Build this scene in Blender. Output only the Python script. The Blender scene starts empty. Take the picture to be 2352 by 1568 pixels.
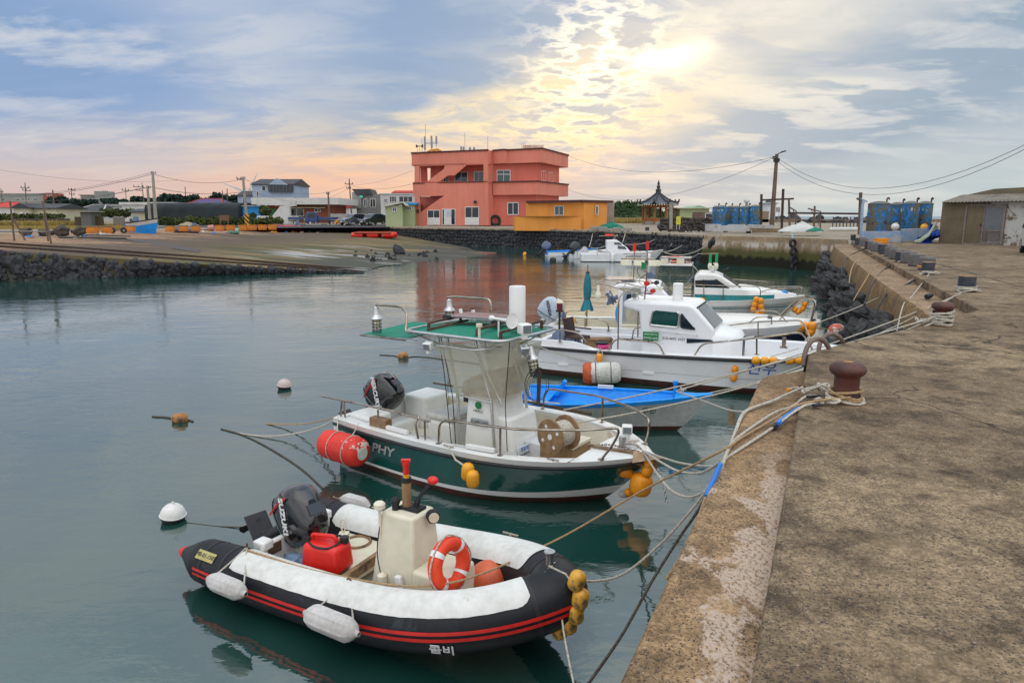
import bpy,bmesh,math,random
from math import sin,cos,pi,radians,atan2,sqrt,atan,exp
from mathutils import Vector,Matrix,noise as mnoise
SC = bpy.context.scene
COL = SC.collection
F,CX,CY,EYE = 1592.5,1176.0,784.0,1.6
PITCH = atan(287/1592.5)
CP,SP = cos(PITCH),sin(PITCH)
cam = bpy.data.cameras.new('camera'); camo = bpy.data.objects.new('camera',cam); COL.objects.link(camo)
camo.location = (0,0,EYE); camo.rotation_euler = (pi/2-PITCH,0,0)
cam.sensor_width = 36; cam.lens = 36*F/2352; cam.clip_start = .05; cam.clip_end = 20000
SC.camera = camo
SC.view_settings.view_transform = 'Standard'; SC.view_settings.look = 'None'
SC.view_settings.exposure = 0.18; SC.view_settings.gamma = 1.0
SC.cycles.max_bounces = 6; SC.cycles.transparent_max_bounces = 12
SC.cycles.use_adaptive_sampling = True
SC.cycles.use_denoising = True
def G(u,v,z=0.0):
 "point of the horizontal plane z seen at photo position (u, v)"
 dv = v-CY; h = EYE-z; Y = h*(F*CP-dv*SP)/(dv*CP+F*SP); d = Y*CP+h*SP
 return Vector(((u-CX)/F*d,Y,z))
def P(u,v,Y):
 "point at forward distance Y seen at photo position (u, v)"
 dv = v-CY; h = Y*(dv*CP+F*SP)/(F*CP-dv*SP); d = Y*CP+h*SP
 return Vector(((u-CX)/F*d,Y,EYE-h))
class NT:
 def __init__(s,tree): s.t = tree; s.n = tree.nodes; s.l = tree.links
 def new(s,typ,**kw):
  n = s.n.new(typ)
  for k,v in kw.items(): setattr(n,k,v)
  return n
 def put(s,sock,v):
  if isinstance(v,bpy.types.NodeSocket): s.l.new(v,sock)
  elif v is not None:
   if hasattr(sock,'default_value') and not isinstance(v,(int,float)) and len(v) == 3 and sock.type == 'RGBA': v = (*v,1)
   sock.default_value = v
 def m(s,op,a,b=None,c=None,clamp=False):
  n = s.new('ShaderNodeMath',operation=op,use_clamp=clamp)
  s.put(n.inputs[0],a)
  if b is not None: s.put(n.inputs[1],b)
  if c is not None: s.put(n.inputs[2],c)
  return n.outputs[0]
 def vm(s,op,a,b=None,scale=None):
  n = s.new('ShaderNodeVectorMath',operation=op); s.put(n.inputs[0],a)
  if b is not None: s.put(n.inputs[1],b)
  if scale is not None: s.put(n.inputs[3],scale)
  return n.outputs[0]
 def xyz(s,x,y,z):
  n = s.new('ShaderNodeCombineXYZ'); s.put(n.inputs[0],x); s.put(n.inputs[1],y); s.put(n.inputs[2],z); return n.outputs[0]
 def sep(s,v):
  n = s.new('ShaderNodeSeparateXYZ'); s.put(n.inputs[0],v); return n.outputs
 def mix(s,f,a,b,blend='MIX'):
  n = s.new('ShaderNodeMix',data_type='RGBA',blend_type=blend); s.put(n.inputs[0],f); s.put(n.inputs[6],a); s.put(n.inputs[7],b); return n.outputs[2]
 def noise(s,vec,scale,detail=4,rough=.55,dist=0.0,out=0):
  n = s.new('ShaderNodeTexNoise'); s.put(n.inputs['Vector'],vec); n.inputs['Scale'].default_value = scale
  n.inputs['Detail'].default_value = detail; n.inputs['Roughness'].default_value = rough; n.inputs['Distortion'].default_value = dist
  return n.outputs[out]
 def new_noise(s,vec,scale): return s.noise(vec,scale,3,.5,0,1)
 def vor(s,vec,scale,feature='F1',out=0,rnd=1.0):
  n = s.new('ShaderNodeTexVoronoi',feature=feature); s.put(n.inputs['Vector'],vec); n.inputs['Scale'].default_value = scale
  n.inputs['Randomness'].default_value = rnd
  return n.outputs[out]
 def ss(s,x,a,b):
  n = s.new('ShaderNodeMapRange',interpolation_type='SMOOTHSTEP'); s.put(n.inputs[0],x)
  n.inputs[1].default_value = a; n.inputs[2].default_value = b; return n.outputs[0]
 def bump(s,h,strength,dist=.01):
  n = s.new('ShaderNodeBump'); s.put(n.inputs['Height'],h); n.inputs['Strength'].default_value = strength; n.inputs['Distance'].default_value = dist
  return n.outputs[0]
def srgb(r,g,b):
 f = lambda c: (c/255/12.92) if c/255 <= .04045 else ((c/255+.055)/1.055)**2.4
 return (f(r),f(g),f(b))
W = bpy.data.worlds.new('World'); SC.world = W; W.use_nodes = True
SUN_AZ,SUN_EL = radians(11.5),radians(12.0)
def build_world():
 w = NT(W.node_tree); w.n.clear()
 tc = w.new('ShaderNodeTexCoord').outputs['Generated']
 X,Y,Z = w.sep(tc)
 az = w.m('MULTIPLY',w.m('ARCTAN2',X,Y),57.2958); el = w.m('MULTIPLY',w.m('ARCSINE',Z),57.2958)
 zz = w.m('ADD',w.m('MAXIMUM',Z,0.0),.16)
 q = w.xyz(w.m('DIVIDE',X,zz),w.m('DIVIDE',Y,zz),0.0)
 mp = w.new('ShaderNodeMapping'); w.put(mp.inputs[0],q); mp.inputs['Rotation'].default_value = (0,0,radians(38)); mp.inputs['Scale'].default_value = (.72,1.2,1)
 qs = mp.outputs[0]
 n1 = w.noise(qs,1.1,5,.5,.2); n2 = w.noise(qs,2.9,7,.56,.25); n3 = w.noise(q,6.0,6,.56,.15); nb = w.noise(q,.8,3,.5)
 g = lambda x0,y0,sx,sy,rot=0: gauss(x0,y0,sx,sy,rot)
 def gauss(x0,y0,sx,sy,rot):
  a = w.m('SUBTRACT',az,x0); b = w.m('SUBTRACT',el,y0); c_,s_ = cos(radians(rot)),sin(radians(rot))
  u_ = w.m('ADD',w.m('MULTIPLY',a,c_/sx),w.m('MULTIPLY',b,s_/sx)); v_ = w.m('SUBTRACT',w.m('MULTIPLY',b,c_/sy),w.m('MULTIPLY',a,s_/sy))
  return w.m('EXPONENT',w.m('MULTIPLY',w.m('ADD',w.m('MULTIPLY',u_,u_),w.m('MULTIPLY',v_,v_)),-1))
 side = w.ss(az,-30,30)
 lowc = w.mix(side,srgb(204,184,180),srgb(174,190,196)); midc = w.mix(side,srgb(180,190,207),srgb(184,192,200))
 base = w.mix(w.ss(el,.5,8),lowc,midc)
 base = w.mix(w.ss(el,17,45),base,w.mix(w.ss(n2,.42,.60),(.34,.66,.92),(.88,1.0,1.02)))
 base = w.mix(w.m('MULTIPLY',w.ss(n1,.45,.68),.45),base,srgb(222,220,216))
 warm = w.m('ADD',g(3,7.5,15,5.0,14),w.m('MULTIPLY',g(-10,4.6,18,3.4,6),1.0))
 warm = w.m('MULTIPLY',warm,w.m('ADD',w.m('MULTIPLY',n2,1.3),.35),clamp=True)
 wc = w.mix(w.ss(el,2.0,8.0),srgb(246,190,150),srgb(255,228,172))
 base = w.mix(w.m('MULTIPLY',warm,.80),base,wc)
 peach = w.m('MULTIPLY',g(-31,5.5,5,2.2,0),w.ss(n2,.42,.62)); base = w.mix(w.m('MULTIPLY',peach,.8),base,srgb(240,214,190))
 c1 = w.m('MULTIPLY',w.ss(w.m('ADD',w.m('MULTIPLY',w.m('SUBTRACT',n2,.5),7),w.m('ADD',w.m('SUBTRACT',el,11.6),w.m('MULTIPLY',az,-.42))),-2.2,0.7),w.ss(w.m('ADD',az,w.m('MULTIPLY',n2,8)),12.5,8.0))
 c1 = w.m('MULTIPLY',c1,w.m('ADD',w.m('MULTIPLY',w.ss(n2,.36,.60),.45),.50)); c1 = w.m('MULTIPLY',c1,w.ss(az,-24,-8))
 c2 = w.m('MULTIPLY',w.m('MULTIPLY',g(-34,11,13,5.5,-8),w.ss(n2,.36,.58)),1.5,clamp=True)
 c3 = w.m('MULTIPLY',g(28,8.5,19,3.4,17),w.ss(n2,.40,.55)); c3 = w.m('MULTIPLY',c3,1.9,clamp=True)
 c4 = w.m('MULTIPLY',g(-18,6.5,13,3.2,-6),w.ss(n2,.44,.60))
 blue = w.m('MAXIMUM',w.m('MAXIMUM',c1,c2),w.m('MAXIMUM',w.m('MULTIPLY',c3,.9),w.m('MULTIPLY',c4,.55)))
 base = w.mix(w.m('MULTIPLY',blue,.92),base,w.mix(side,srgb(124,154,194),srgb(128,154,178)))
 mott = w.m('MULTIPLY',w.m('MULTIPLY',w.ss(w.noise(qs,2.1,9,.66,.8),.47,.60),w.ss(el,2,7)),.5); base = w.mix(mott,base,w.mix(side,srgb(138,164,202),srgb(150,168,188)))
 pf = w.m('MULTIPLY',g(6,8.5,11,5,30),w.ss(n3,.48,.60)); base = w.mix(w.m('MULTIPLY',pf,.9),base,srgb(163,172,187))
 rim = w.m('MULTIPLY',g(6.5,12.5,5.5,4.0,50),w.m('MULTIPLY',w.ss(n3,.40,.49),w.ss(n3,.58,.49)))
 core = w.m('ADD',w.m('MULTIPLY',g(11.8,11.6,3.6,1.2,18),w.ss(n2,.36,.56)),w.m('MULTIPLY',rim,.8)); core = w.m('MULTIPLY',core,1.1,clamp=True)
 base = w.mix(core,base,(1.35,1.2,.9))
 wisps = w.m('MULTIPLY',g(22,13.5,16,4.5,14),w.ss(n1,.5,.66)); base = w.mix(w.m('MULTIPLY',wisps,.4),base,srgb(238,232,216))
 back = w.ss(Y,.25,-.45); bk = w.vm('SCALE',w.mix(w.ss(n1,.4,.6),(1.05,1.12,1.22),(1.5,1.46,1.40)),scale=w.m('ADD',.80,w.m('MULTIPLY',w.ss(el,15,75),.7))); base = w.mix(back,base,bk); base = w.mix(w.m('MULTIPLY',w.ss(el,48,75),.7),base,(2.0,2.05,2.1))  # unseen sky behind and overhead, brightened beyond nature as fill for the foreground
 base = w.mix(w.ss(Z,-.01,-.08),base,(.12,.13,.12))
 sky = w.new('ShaderNodeTexSky',sky_type='NISHITA'); sky.sun_disc = False; sky.sun_elevation = SUN_EL; sky.sun_rotation = SUN_AZ; sky.dust_density = 2.5
 nis = w.vm('SCALE',sky.outputs[0],scale=.06)
 base = w.mix(.95,nis,base)
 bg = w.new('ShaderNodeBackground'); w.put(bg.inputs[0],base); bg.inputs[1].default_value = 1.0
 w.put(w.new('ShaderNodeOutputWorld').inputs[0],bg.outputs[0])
build_world()
W.cycles.sampling_method = 'MANUAL'; W.cycles.sample_map_resolution = 512
sl = bpy.data.lights.new('sun','SUN'); so = bpy.data.objects.new('sun',sl); COL.objects.link(so)
sl.energy = .5; sl.angle = radians(180); sl.color = (1,.83,.62)
_d = Vector((sin(SUN_AZ)*cos(SUN_EL),cos(SUN_AZ)*cos(SUN_EL),sin(SUN_EL)))
so.rotation_euler = _d.to_track_quat('Z','Y').to_euler()
M = {}
def mat(name,c1,c2=None,rough=.6,metal=0.0,scale=6.0,bump=.15,bs=None,bd=.004,spec=.5,wear=None,ws=3.0,wt=(.6,.66),alpha=1.0,stretch=None,trans=0.0,coat=0.0,fine=.12):
 "procedural weathered surface: two tones by noise, fine grain, optional worn / rusty patches, bump"
 if name in M: return M[name]
 m = bpy.data.materials.new(name); m.use_nodes = True; w = NT(m.node_tree)
 b = w.n['Principled BSDF']
 tc = w.new('ShaderNodeTexCoord').outputs['Object']
 if stretch:
  mp = w.new('ShaderNodeMapping'); w.put(mp.inputs[0],tc); mp.inputs['Scale'].default_value = stretch; tc = mp.outputs[0]
 c2 = c2 or tuple(x*.78 for x in c1)
 n = w.noise(tc,scale,5,.6); col = w.mix(w.ss(n,.36,.66),c1,c2)
 if fine:
  nf = w.noise(tc,scale*9,3,.6); col = w.mix(fine,col,w.mix(w.ss(nf,.3,.7),(0,0,0),(1,1,1)),'OVERLAY')
 if wear:
  wn = w.noise(tc,ws,7,.7,.3); f = w.ss(wn,*wt); col = w.mix(f,col,wear)
 w.put(b.inputs['Base Color'],col)
 w.put(b.inputs['Roughness'],w.m('ADD',w.m('MULTIPLY',n,.25),max(0,rough-.12),clamp=True))
 b.inputs['Metallic'].default_value = metal; b.inputs['Specular IOR Level'].default_value = spec
 b.inputs['Alpha'].default_value = alpha; b.inputs['Transmission Weight'].default_value = trans; b.inputs['Coat Weight'].default_value = coat
 if bump: w.put(b.inputs['Normal'],w.bump(w.noise(tc,bs or scale*6,4,.6),bump,bd))
 M[name] = m; return m
def glassy(name,col,rough=.04,alpha=.35):
 if name in M: return M[name]
 m = bpy.data.materials.new(name); m.use_nodes = True; w = NT(m.node_tree); w.n.clear()
 tc = w.new('ShaderNodeTexCoord').outputs['Object']
 pr = w.new('ShaderNodeBsdfPrincipled'); w.put(pr.inputs['Base Color'],w.mix(w.noise(tc,5,4),col,tuple(x*.7 for x in col))); pr.inputs['Roughness'].default_value = rough
 tr = w.new('ShaderNodeBsdfTransparent'); tr.inputs[0].default_value = (*[min(1,.5+x) for x in col],1)
 mx = w.new('ShaderNodeMixShader'); w.put(mx.inputs[0],w.m('ADD',w.m('MULTIPLY',w.noise(tc,8,4),.3),alpha-.15,clamp=True)); w.put(mx.inputs[1],tr.outputs[0]); w.put(mx.inputs[2],pr.outputs[0])
 w.put(w.new('ShaderNodeOutputMaterial').inputs[0],mx.outputs[0]); M[name] = m; return m
def tag(o,label=None,cat=None,group=None,kind=None):
 if label: o['label'] = label
 if cat: o['category'] = cat
 if group: o['group'] = group
 if kind: o['kind'] = kind
 return o
def thing(name,label,cat,loc=(0,0,0),rz=0.0,group=None):
 o = bpy.data.objects.new(name,None); COL.objects.link(o); o.location = loc; o.rotation_euler = (0,0,rz); o.empty_display_size = .2
 return tag(o,label,cat,group)
def copy_tree(o,parent=None,loc=None,rz=None,label=None,rot=None,sc=None):
 c = o.copy(); COL.objects.link(c); c.parent = parent
 if loc is not None: c.location = loc
 if rz is not None: c.rotation_euler = (0,0,rz)
 if rot is not None: c.rotation_euler = rot
 if sc is not None: c.scale = (sc,sc,sc) if isinstance(sc,(int,float)) else sc
 if label: c['label'] = label
 for ch in [k for k in o.children]: copy_tree(ch,c)
 return c
def frame(d,up=Vector((0,0,1))):
 d = Vector(d).normalized()
 if abs(d.dot(up)) > .98: up = Vector((0,1,0))
 x = up.cross(d).normalized(); return x,d.cross(x).normalized(),d
class MB:
 def __init__(s): s.v = []; s.f = []; s.mi = []; s.k = 0
 def add(s,vs,fs,k=None):
  o = len(s.v); s.v += [tuple(x) for x in vs]; s.f += [tuple(i+o for i in f) for f in fs]; s.mi += [s.k if k is None else k]*len(fs); return s
 def box(s,c,d,rz=0.0,R=None,taper=1.0):
  vs = []
  for z in (-.5,.5):
   t = taper if z > 0 else 1.0
   for x,y in ((-.5,-.5),(.5,-.5),(.5,.5),(-.5,.5)): vs.append(Vector((x*d[0]*t,y*d[1]*t,z*d[2])))
  Rm = R if R is not None else Matrix.Rotation(rz,3,'Z')
  return s.add([Rm @ v+Vector(c) for v in vs],[(3,2,1,0),(4,5,6,7),(0,1,5,4),(1,2,6,5),(2,3,7,6),(3,0,4,7)])
 def bar(s,a,b,w,h=None):
  "rectangular bar from a to b"
  a = Vector(a); b = Vector(b); h = h or w; x,y,d = frame(b-a); vs = []
  for p in (a,b):
   for i,j in ((-1,-1),(1,-1),(1,1),(-1,1)): vs.append(p+x*(i*w/2)+y*(j*h/2))
  return s.add(vs,[(3,2,1,0),(4,5,6,7),(0,1,5,4),(1,2,6,5),(2,3,7,6),(3,0,4,7)])
 def grid(s,rows,closed=False,k=None,flip=False):
  n = len(rows[0]); vs = [p for r in rows for p in r]; fs = []
  for i in range(len(rows)-1):
   for j in range(n if closed else n-1):
    a = i*n+j; b = i*n+(j+1) % n; f = (a,b,b+n,a+n); fs.append(f[::-1] if flip else f)
  return s.add(vs,fs,k)
 def tube(s,pts,r,n=8,cap=True,closed=False,sx=1.0):
  pts = [Vector(p) for p in pts]; N = len(pts); rs = r if isinstance(r,(list,tuple)) else [r]*N
  rows = []; x = None
  for i,p in enumerate(pts):
   if closed: d = (pts[(i+1) % N]-pts[i-1])
   else: d = pts[min(i+1,N-1)]-pts[max(i-1,0)]
   if d.length < 1e-9: d = Vector((0,0,1))
   d.normalize()
   if x is None: x,y,_ = frame(d)
   else:
    x = (x-d*x.dot(d)); x = x.normalized() if x.length > 1e-6 else frame(d)[0]; y = d.cross(x)
   rows.append([p+(x*cos(2*pi*j/n)*sx+y*sin(2*pi*j/n))*rs[i] for j in range(n)])
  if closed: rows.append(rows[0])
  o = len(s.v); s.grid(rows,closed=True)
  if cap and not closed:
   s.f.append(tuple(o+j for j in range(n))[::-1]); s.f.append(tuple(o+(N-1)*n+j for j in range(n))); s.mi += [s.k,s.k]
  return s
 def cyl(s,a,b,r,r2=None,n=16): return s.tube([a,b],[r,r if r2 is None else r2],n)
 def lathe(s,prof,c=(0,0,0),n=20,axis=(0,0,1),cap=True,sx=1.0):
  x,y,d = frame(axis); c = Vector(c)
  rows = [[c+d*z+(x*cos(2*pi*j/n)*sx+y*sin(2*pi*j/n))*r for j in range(n)] for r,z in prof]
  o = len(s.v); s.grid(rows,closed=True)
  if cap:
   s.f.append(tuple(o+j for j in range(n))[::-1]); s.f.append(tuple(o+(len(rows)-1)*n+j for j in range(n))); s.mi += [s.k,s.k]
  return s
 def ball(s,c,r,n=16,m=10,sc=(1,1,1),R=None):
  rows = []
  for i in range(m+1):
   a = pi*i/m; row = []
   for j in range(n):
    v = Vector((sin(a)*cos(2*pi*j/n)*sc[0],sin(a)*sin(2*pi*j/n)*sc[1],-cos(a)*sc[2]))*max(r,1e-4)
    if i in (0,m): v = Vector((1e-4*cos(2*pi*j/n),1e-4*sin(2*pi*j/n),v.z))
    if R is not None: v = R @ v
    row.append(v+Vector(c))
   rows.append(row)
  return s.grid(rows,closed=True)
 def prism(s,poly,a,b,axis='z',org=(0,0,0)):
  "extrude 2d polygon between a and b; axis z: (x,y), y: (x,z), x: (y,z)"
  def mk(p,t): return Vector(org)+Vector((p[0],p[1],t) if axis == 'z' else (p[0],t,p[1]) if axis == 'y' else (t,p[0],p[1]))
  n = len(poly); o = len(s.v); s.v += [tuple(mk(p,a)) for p in poly]+[tuple(mk(p,b)) for p in poly]
  s.f.append(tuple(o+i for i in range(n))[::-1]); s.f.append(tuple(o+n+i for i in range(n)))
  for i in range(n): j = (i+1) % n; s.f.append((o+i,o+j,o+n+j,o+n+i))
  s.mi += [s.k]*(n+2); return s
 def quad(s,a,b,c,d): return s.add([a,b,c,d],[(0,1,2,3)])
 def slab(s,a,b,c,d,t):
  "quad a,b,c,d thickened along its normal by t"
  a,b,c,d = map(Vector,(a,b,c,d)); n = (b-a).cross(d-a).normalized()*t
  return s.add([a,b,c,d,a+n,b+n,c+n,d+n],[(3,2,1,0),(4,5,6,7),(0,1,5,4),(1,2,6,5),(2,3,7,6),(3,0,4,7)])
 def torus(s,c,R,r,n=24,m=10,axis=(0,0,1),sx=1.0):
  x,y,d = frame(axis); c = Vector(c); rows = []
  for i in range(n+1):
   a = 2*pi*i/n; e = x*cos(a)+y*sin(a)
   rows.append([c+e*(R+r*cos(2*pi*j/m))+d*(r*sx*sin(2*pi*j/m)) for j in range(m)])
  return s.grid(rows,closed=True)
 def build(s,name,m,parent=None,smooth=True,ang=35,bevel=0,loc=None,seg=2,fixn=True):
  me = bpy.data.meshes.new(name); vs = s.v
  if loc is not None: vs = [tuple(Vector(v)-Vector(loc)) for v in vs]
  me.from_pydata(vs,[],s.f)
  for mm in (m if isinstance(m,(list,tuple)) else [m]): me.materials.append(mm)
  if max(s.mi,default=0) > 0: me.polygons.foreach_set('material_index',s.mi)
  if fixn:
   bm = bmesh.new(); bm.from_mesh(me); bmesh.ops.remove_doubles(bm,verts=bm.verts,dist=1e-5); bmesh.ops.recalc_face_normals(bm,faces=bm.faces); bm.to_mesh(me); bm.free()
  if smooth: me.shade_smooth(); me.set_sharp_from_angle(angle=radians(ang))
  me.update(); o = bpy.data.objects.new(name,me); COL.objects.link(o)
  if parent: o.parent = parent
  if loc is not None: o.location = loc
  if bevel:
   bv = o.modifiers.new('bevel','BEVEL'); bv.width = bevel; bv.segments = seg; bv.limit_method = 'ANGLE'; bv.angle_limit = radians(40); bv.harden_normals = False
  return o
def text(s,size,m,parent,loc,rot,name='lettering',ext=.002,bold=.0,shear=0.0,sx=1.0):
 cu = bpy.data.curves.new('lettering','FONT'); cu.body = s; cu.size = size; cu.extrude = ext; cu.align_x = 'CENTER'; cu.align_y = 'CENTER'; cu.offset = bold; cu.shear = shear; cu.resolution_u = 3
 o = bpy.data.objects.new('lettering',cu); COL.objects.link(o); dg = bpy.context.evaluated_depsgraph_get(); dg.update()
 me = bpy.data.meshes.new_from_object(o.evaluated_get(dg)); bpy.data.objects.remove(o)
 o = bpy.data.objects.new(name,me); COL.objects.link(o); me.materials.clear(); me.materials.append(m); o.parent = parent; o.location = loc
 if isinstance(rot,Matrix): o.rotation_euler = rot.to_euler()
 else: o.rotation_euler = rot
 o.scale = (sx,1,1)
 return o
def facing(n,up=(0,0,1)):
 "rotation that lays lettering on a face with outward normal n"
 z = Vector(n).normalized(); x = Vector(up).cross(z).normalized(); y = z.cross(x); return Matrix((x,y,z)).transposed()
def sag(a,b,s,n=12):
 a = Vector(a); b = Vector(b); return [a.lerp(b,i/n)-Vector((0,0,s*4*(i/n)*(1-i/n))) for i in range(n+1)]
def spline(pts,n=6):
 pts = [Vector(p) for p in pts]; out = []
 for i in range(len(pts)-1):
  p0 = pts[max(i-1,0)]; p1 = pts[i]; p2 = pts[i+1]; p3 = pts[min(i+2,len(pts)-1)]
  for k in range(n):
   t = k/n; out.append(.5*((2*p1)+(p2-p0)*t+(2*p0-5*p1+4*p2-p3)*t*t+(3*p1-p0-3*p2+p3)*t**3))
 out.append(pts[-1]); return out
def arc_corner(pts,r,n=4):
 "polyline with rounded corners"
 pts = [Vector(p) for p in pts]; out = [pts[0]]
 for i in range(1,len(pts)-1):
  p = pts[i]; a = pts[i-1]-p; b = pts[i+1]-p; d = min(r,a.length*.45,b.length*.45); A = p+a.normalized()*d; B = p+b.normalized()*d
  for k in range(n+1):
   t = k/n; out.append(A*(1-t)**2+p*2*t*(1-t)+B*t*t)
 out.append(pts[-1]); return out
rnd = random.Random(7)
WZ = -2.2
# ==== setting materials
def ground_mat(name,c1,c2,dark,speck=60,stain=.5,patch=None,wet=None,rough=.85,sp_amt=.6,crack=False):
 "weathered concrete: broad stains, dark stone chips showing, optional pale patches"
 m = bpy.data.materials.new(name); m.use_nodes = True; w = NT(m.node_tree); b = w.n['Principled BSDF']
 pos = w.new('ShaderNodeNewGeometry').outputs['Position']
 n1 = w.noise(pos,.45,6,.62,.4); n2 = w.noise(pos,2.3,7,.65,.2); n3 = w.noise(pos,13,5,.7)
 col = w.mix(w.ss(n1,.36,.64),c1,c2)
 col = w.mix(w.m('MULTIPLY',w.ss(n2,.42,.68),stain),col,dark)
 nf = w.noise(pos,48,4,.75); col = w.mix(.62,col,w.mix(w.ss(n3,.3,.7),(.25,.25,.25),(.75,.75,.75)),'OVERLAY'); col = w.mix(.45,col,w.mix(w.ss(nf,.35,.65),(.2,.2,.2),(.8,.8,.8)),'OVERLAY')
 wp_ = w.new('ShaderNodeTexNoise'); w.put(wp_.inputs['Vector'],pos); wp_.inputs['Scale'].default_value = 55; pos0 = pos; pos = w.vm('ADD',pos,w.vm('SCALE',wp_.outputs[1],scale=.018))
 v = w.vor(pos,speck,'F1'); vc = w.vor(pos,speck,'F1',1); r = w.sep(vc)[0]; v2 = w.vor(pos,speck*.42,'F1'); r2 = w.sep(w.vor(pos,speck*.42,'F1',1))[1]; pos = pos0
 chips = w.m('MULTIPLY',w.m('LESS_THAN',v,.42),w.m('GREATER_THAN',r,.5)); chips = w.m('MAXIMUM',chips,w.m('MULTIPLY',w.m('LESS_THAN',v2,.26),w.m('GREATER_THAN',r2,.72))); chips = w.m('MULTIPLY',chips,w.m('MULTIPLY',w.ss(w.noise(pos,1.7,4),.3,.5),sp_amt))
 col = w.mix(chips,col,(.035,.033,.035))
 pale = w.m('MULTIPLY',w.m('LESS_THAN',v,.25),w.m('LESS_THAN',r,.12)); col = w.mix(w.m('MULTIPLY',pale,.5),col,(.5,.45,.4))
 if crack:
  wc = w.vm('ADD',pos,w.vm('SCALE',w.new_noise(pos,1.3),scale=.9)); e = w.vor(wc,.42,'DISTANCE_TO_EDGE'); cm = w.m('MULTIPLY',w.ss(e,.0085,.003),w.ss(w.noise(pos,.5,2),.42,.5)); col = w.mix(w.m('MULTIPLY',cm,.85),col,(.03,.024,.018))
  st_ = w.ss(w.noise(pos,.9,5,.6,.6),.60,.72); col = w.mix(w.m('MULTIPLY',st_,.6),col,(.05,.04,.03)); pl_ = w.ss(w.noise(w.vm('ADD',pos,(31,7,0)),1.1,6,.65,.4),.62,.72); col = w.mix(w.m('MULTIPLY',pl_,.45),col,(.48,.39,.29))
 if patch: col = patch(w,pos,col,n2)
 w.put(b.inputs['Base Color'],col); b.inputs['Roughness'].default_value = rough; b.inputs['Specular IOR Level'].default_value = .14
 h = w.m('ADD',w.m('MULTIPLY',n3,.6),w.m('ADD',w.m('MULTIPLY',w.m('MINIMUM',v,.4),.5),w.noise(pos,70,3)))
 w.put(b.inputs['Normal'],w.bump(h,.55,.008))
 if wet: wet(w,b,pos,col)
 M[name] = m; return m
def salt(w,pos,col,n2):
 "pale flaking skin on the low ledge, near the step"
 X,Y,Z = w.sep(pos)
 side = w.m('SUBTRACT',w.m('MULTIPLY',w.m('SUBTRACT',X,.834),.91),w.m('MULTIPLY',w.m('SUBTRACT',Y,2.17),.414))
 a = w.ss(side,-.36,-.05); run = w.m('MULTIPLY',w.ss(Y,5.2,4.2),1)
 st = w.new('ShaderNodeMapping'); w.put(st.inputs[0],pos); st.inputs['Rotation'].default_value = (0,0,radians(-24)); st.inputs['Scale'].default_value = (1.6,1,1)
 n = w.m('ADD',w.noise(st.outputs[0],2.1,2,.5),w.m('MULTIPLY',w.noise(st.outputs[0],11,7,.75),.42))
 f = w.m('MULTIPLY',w.ss(w.m('ADD',n,w.m('MULTIPLY',a,.24)),.885,.93),w.m('MULTIPLY',run,.85)); f = w.m('MULTIPLY',f,w.ss(w.noise(st.outputs[0],34,5,.7),.40,.52))
 return w.mix(f,col,w.mix(w.noise(pos,25,3),(.55,.45,.38),(.40,.30,.23)))
deckm = ground_mat('concrete deck',(.275,.200,.125),(.18,.127,.080),(.065,.047,.032),84,.9,sp_amt=.75,crack=True)
ledgem = ground_mat('concrete ledge',(.34,.222,.125),(.22,.14,.078),(.10,.066,.038),88,.7,patch=salt,sp_amt=.85)
def tide(w,pos,col,n2):
 Z = w.sep(pos)[2]; s = w.new('ShaderNodeMapping'); w.put(s.inputs[0],pos); s.inputs['Scale'].default_value = (1,1,.25)
 nn = w.noise(s.outputs[0],1.8,6,.65); z2 = w.m('ADD',Z,w.m('MULTIPLY',w.m('SUBTRACT',nn,.5),1.1))
 col = w.mix(w.m('MULTIPLY',w.m('MULTIPLY',w.ss(z2,-.15,-.45),w.ss(z2,-.85,-.55)),w.ss(nn,.4,.6)),col,(.42,.38,.33))
 col = w.mix(w.ss(z2,-.75,-1.15),col,(.075,.072,.028)); return w.mix(w.ss(z2,-1.35,-1.65),col,(.016,.015,.010))
wallm = ground_mat('tide stained concrete wall',(.30,.22,.14),(.20,.145,.09),(.13,.10,.07),30,.5,patch=tide)
ground_mat('concrete ledge plain',(.34,.235,.145),(.24,.16,.10),(.11,.08,.055),40,.6)
facem = ground_mat('rough concrete face',(.27,.17,.08),(.185,.115,.055),(.10,.075,.045),24,.7,patch=lambda w,pos,col,n2: w.mix(w.m('MULTIPLY',w.ss(w.sep(pos)[2],-.5,-1.3),.7),col,(.10,.085,.03)))  # base darkened in colour to shade the face against the ledge top; algae lower
def algae(w,pos,col,n2):
 X,Y,Z = w.sep(pos); s = w.new('ShaderNodeMapping'); w.put(s.inputs[0],pos); s.inputs['Rotation'].default_value = (0,0,radians(-20)); s.inputs['Scale'].default_value = (.22,1,1)
 nn = w.noise(s.outputs[0],.32,6,.62,.4); nz = w.m('ADD',Z,w.m('MULTIPLY',w.m('SUBTRACT',nn,.5),2.0))
 col = w.mix(w.m('MULTIPLY',w.ss(nz,-.2,-.62),.85),col,(.065,.05,.038))
 col = w.mix(w.ss(nz,-.75,-1.15),col,w.mix(w.ss(nn,.4,.6),(.075,.068,.026),(.19,.13,.062)))
 return w.mix(w.ss(nz,-1.55,-2.0),col,(.06,.06,.045))
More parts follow.
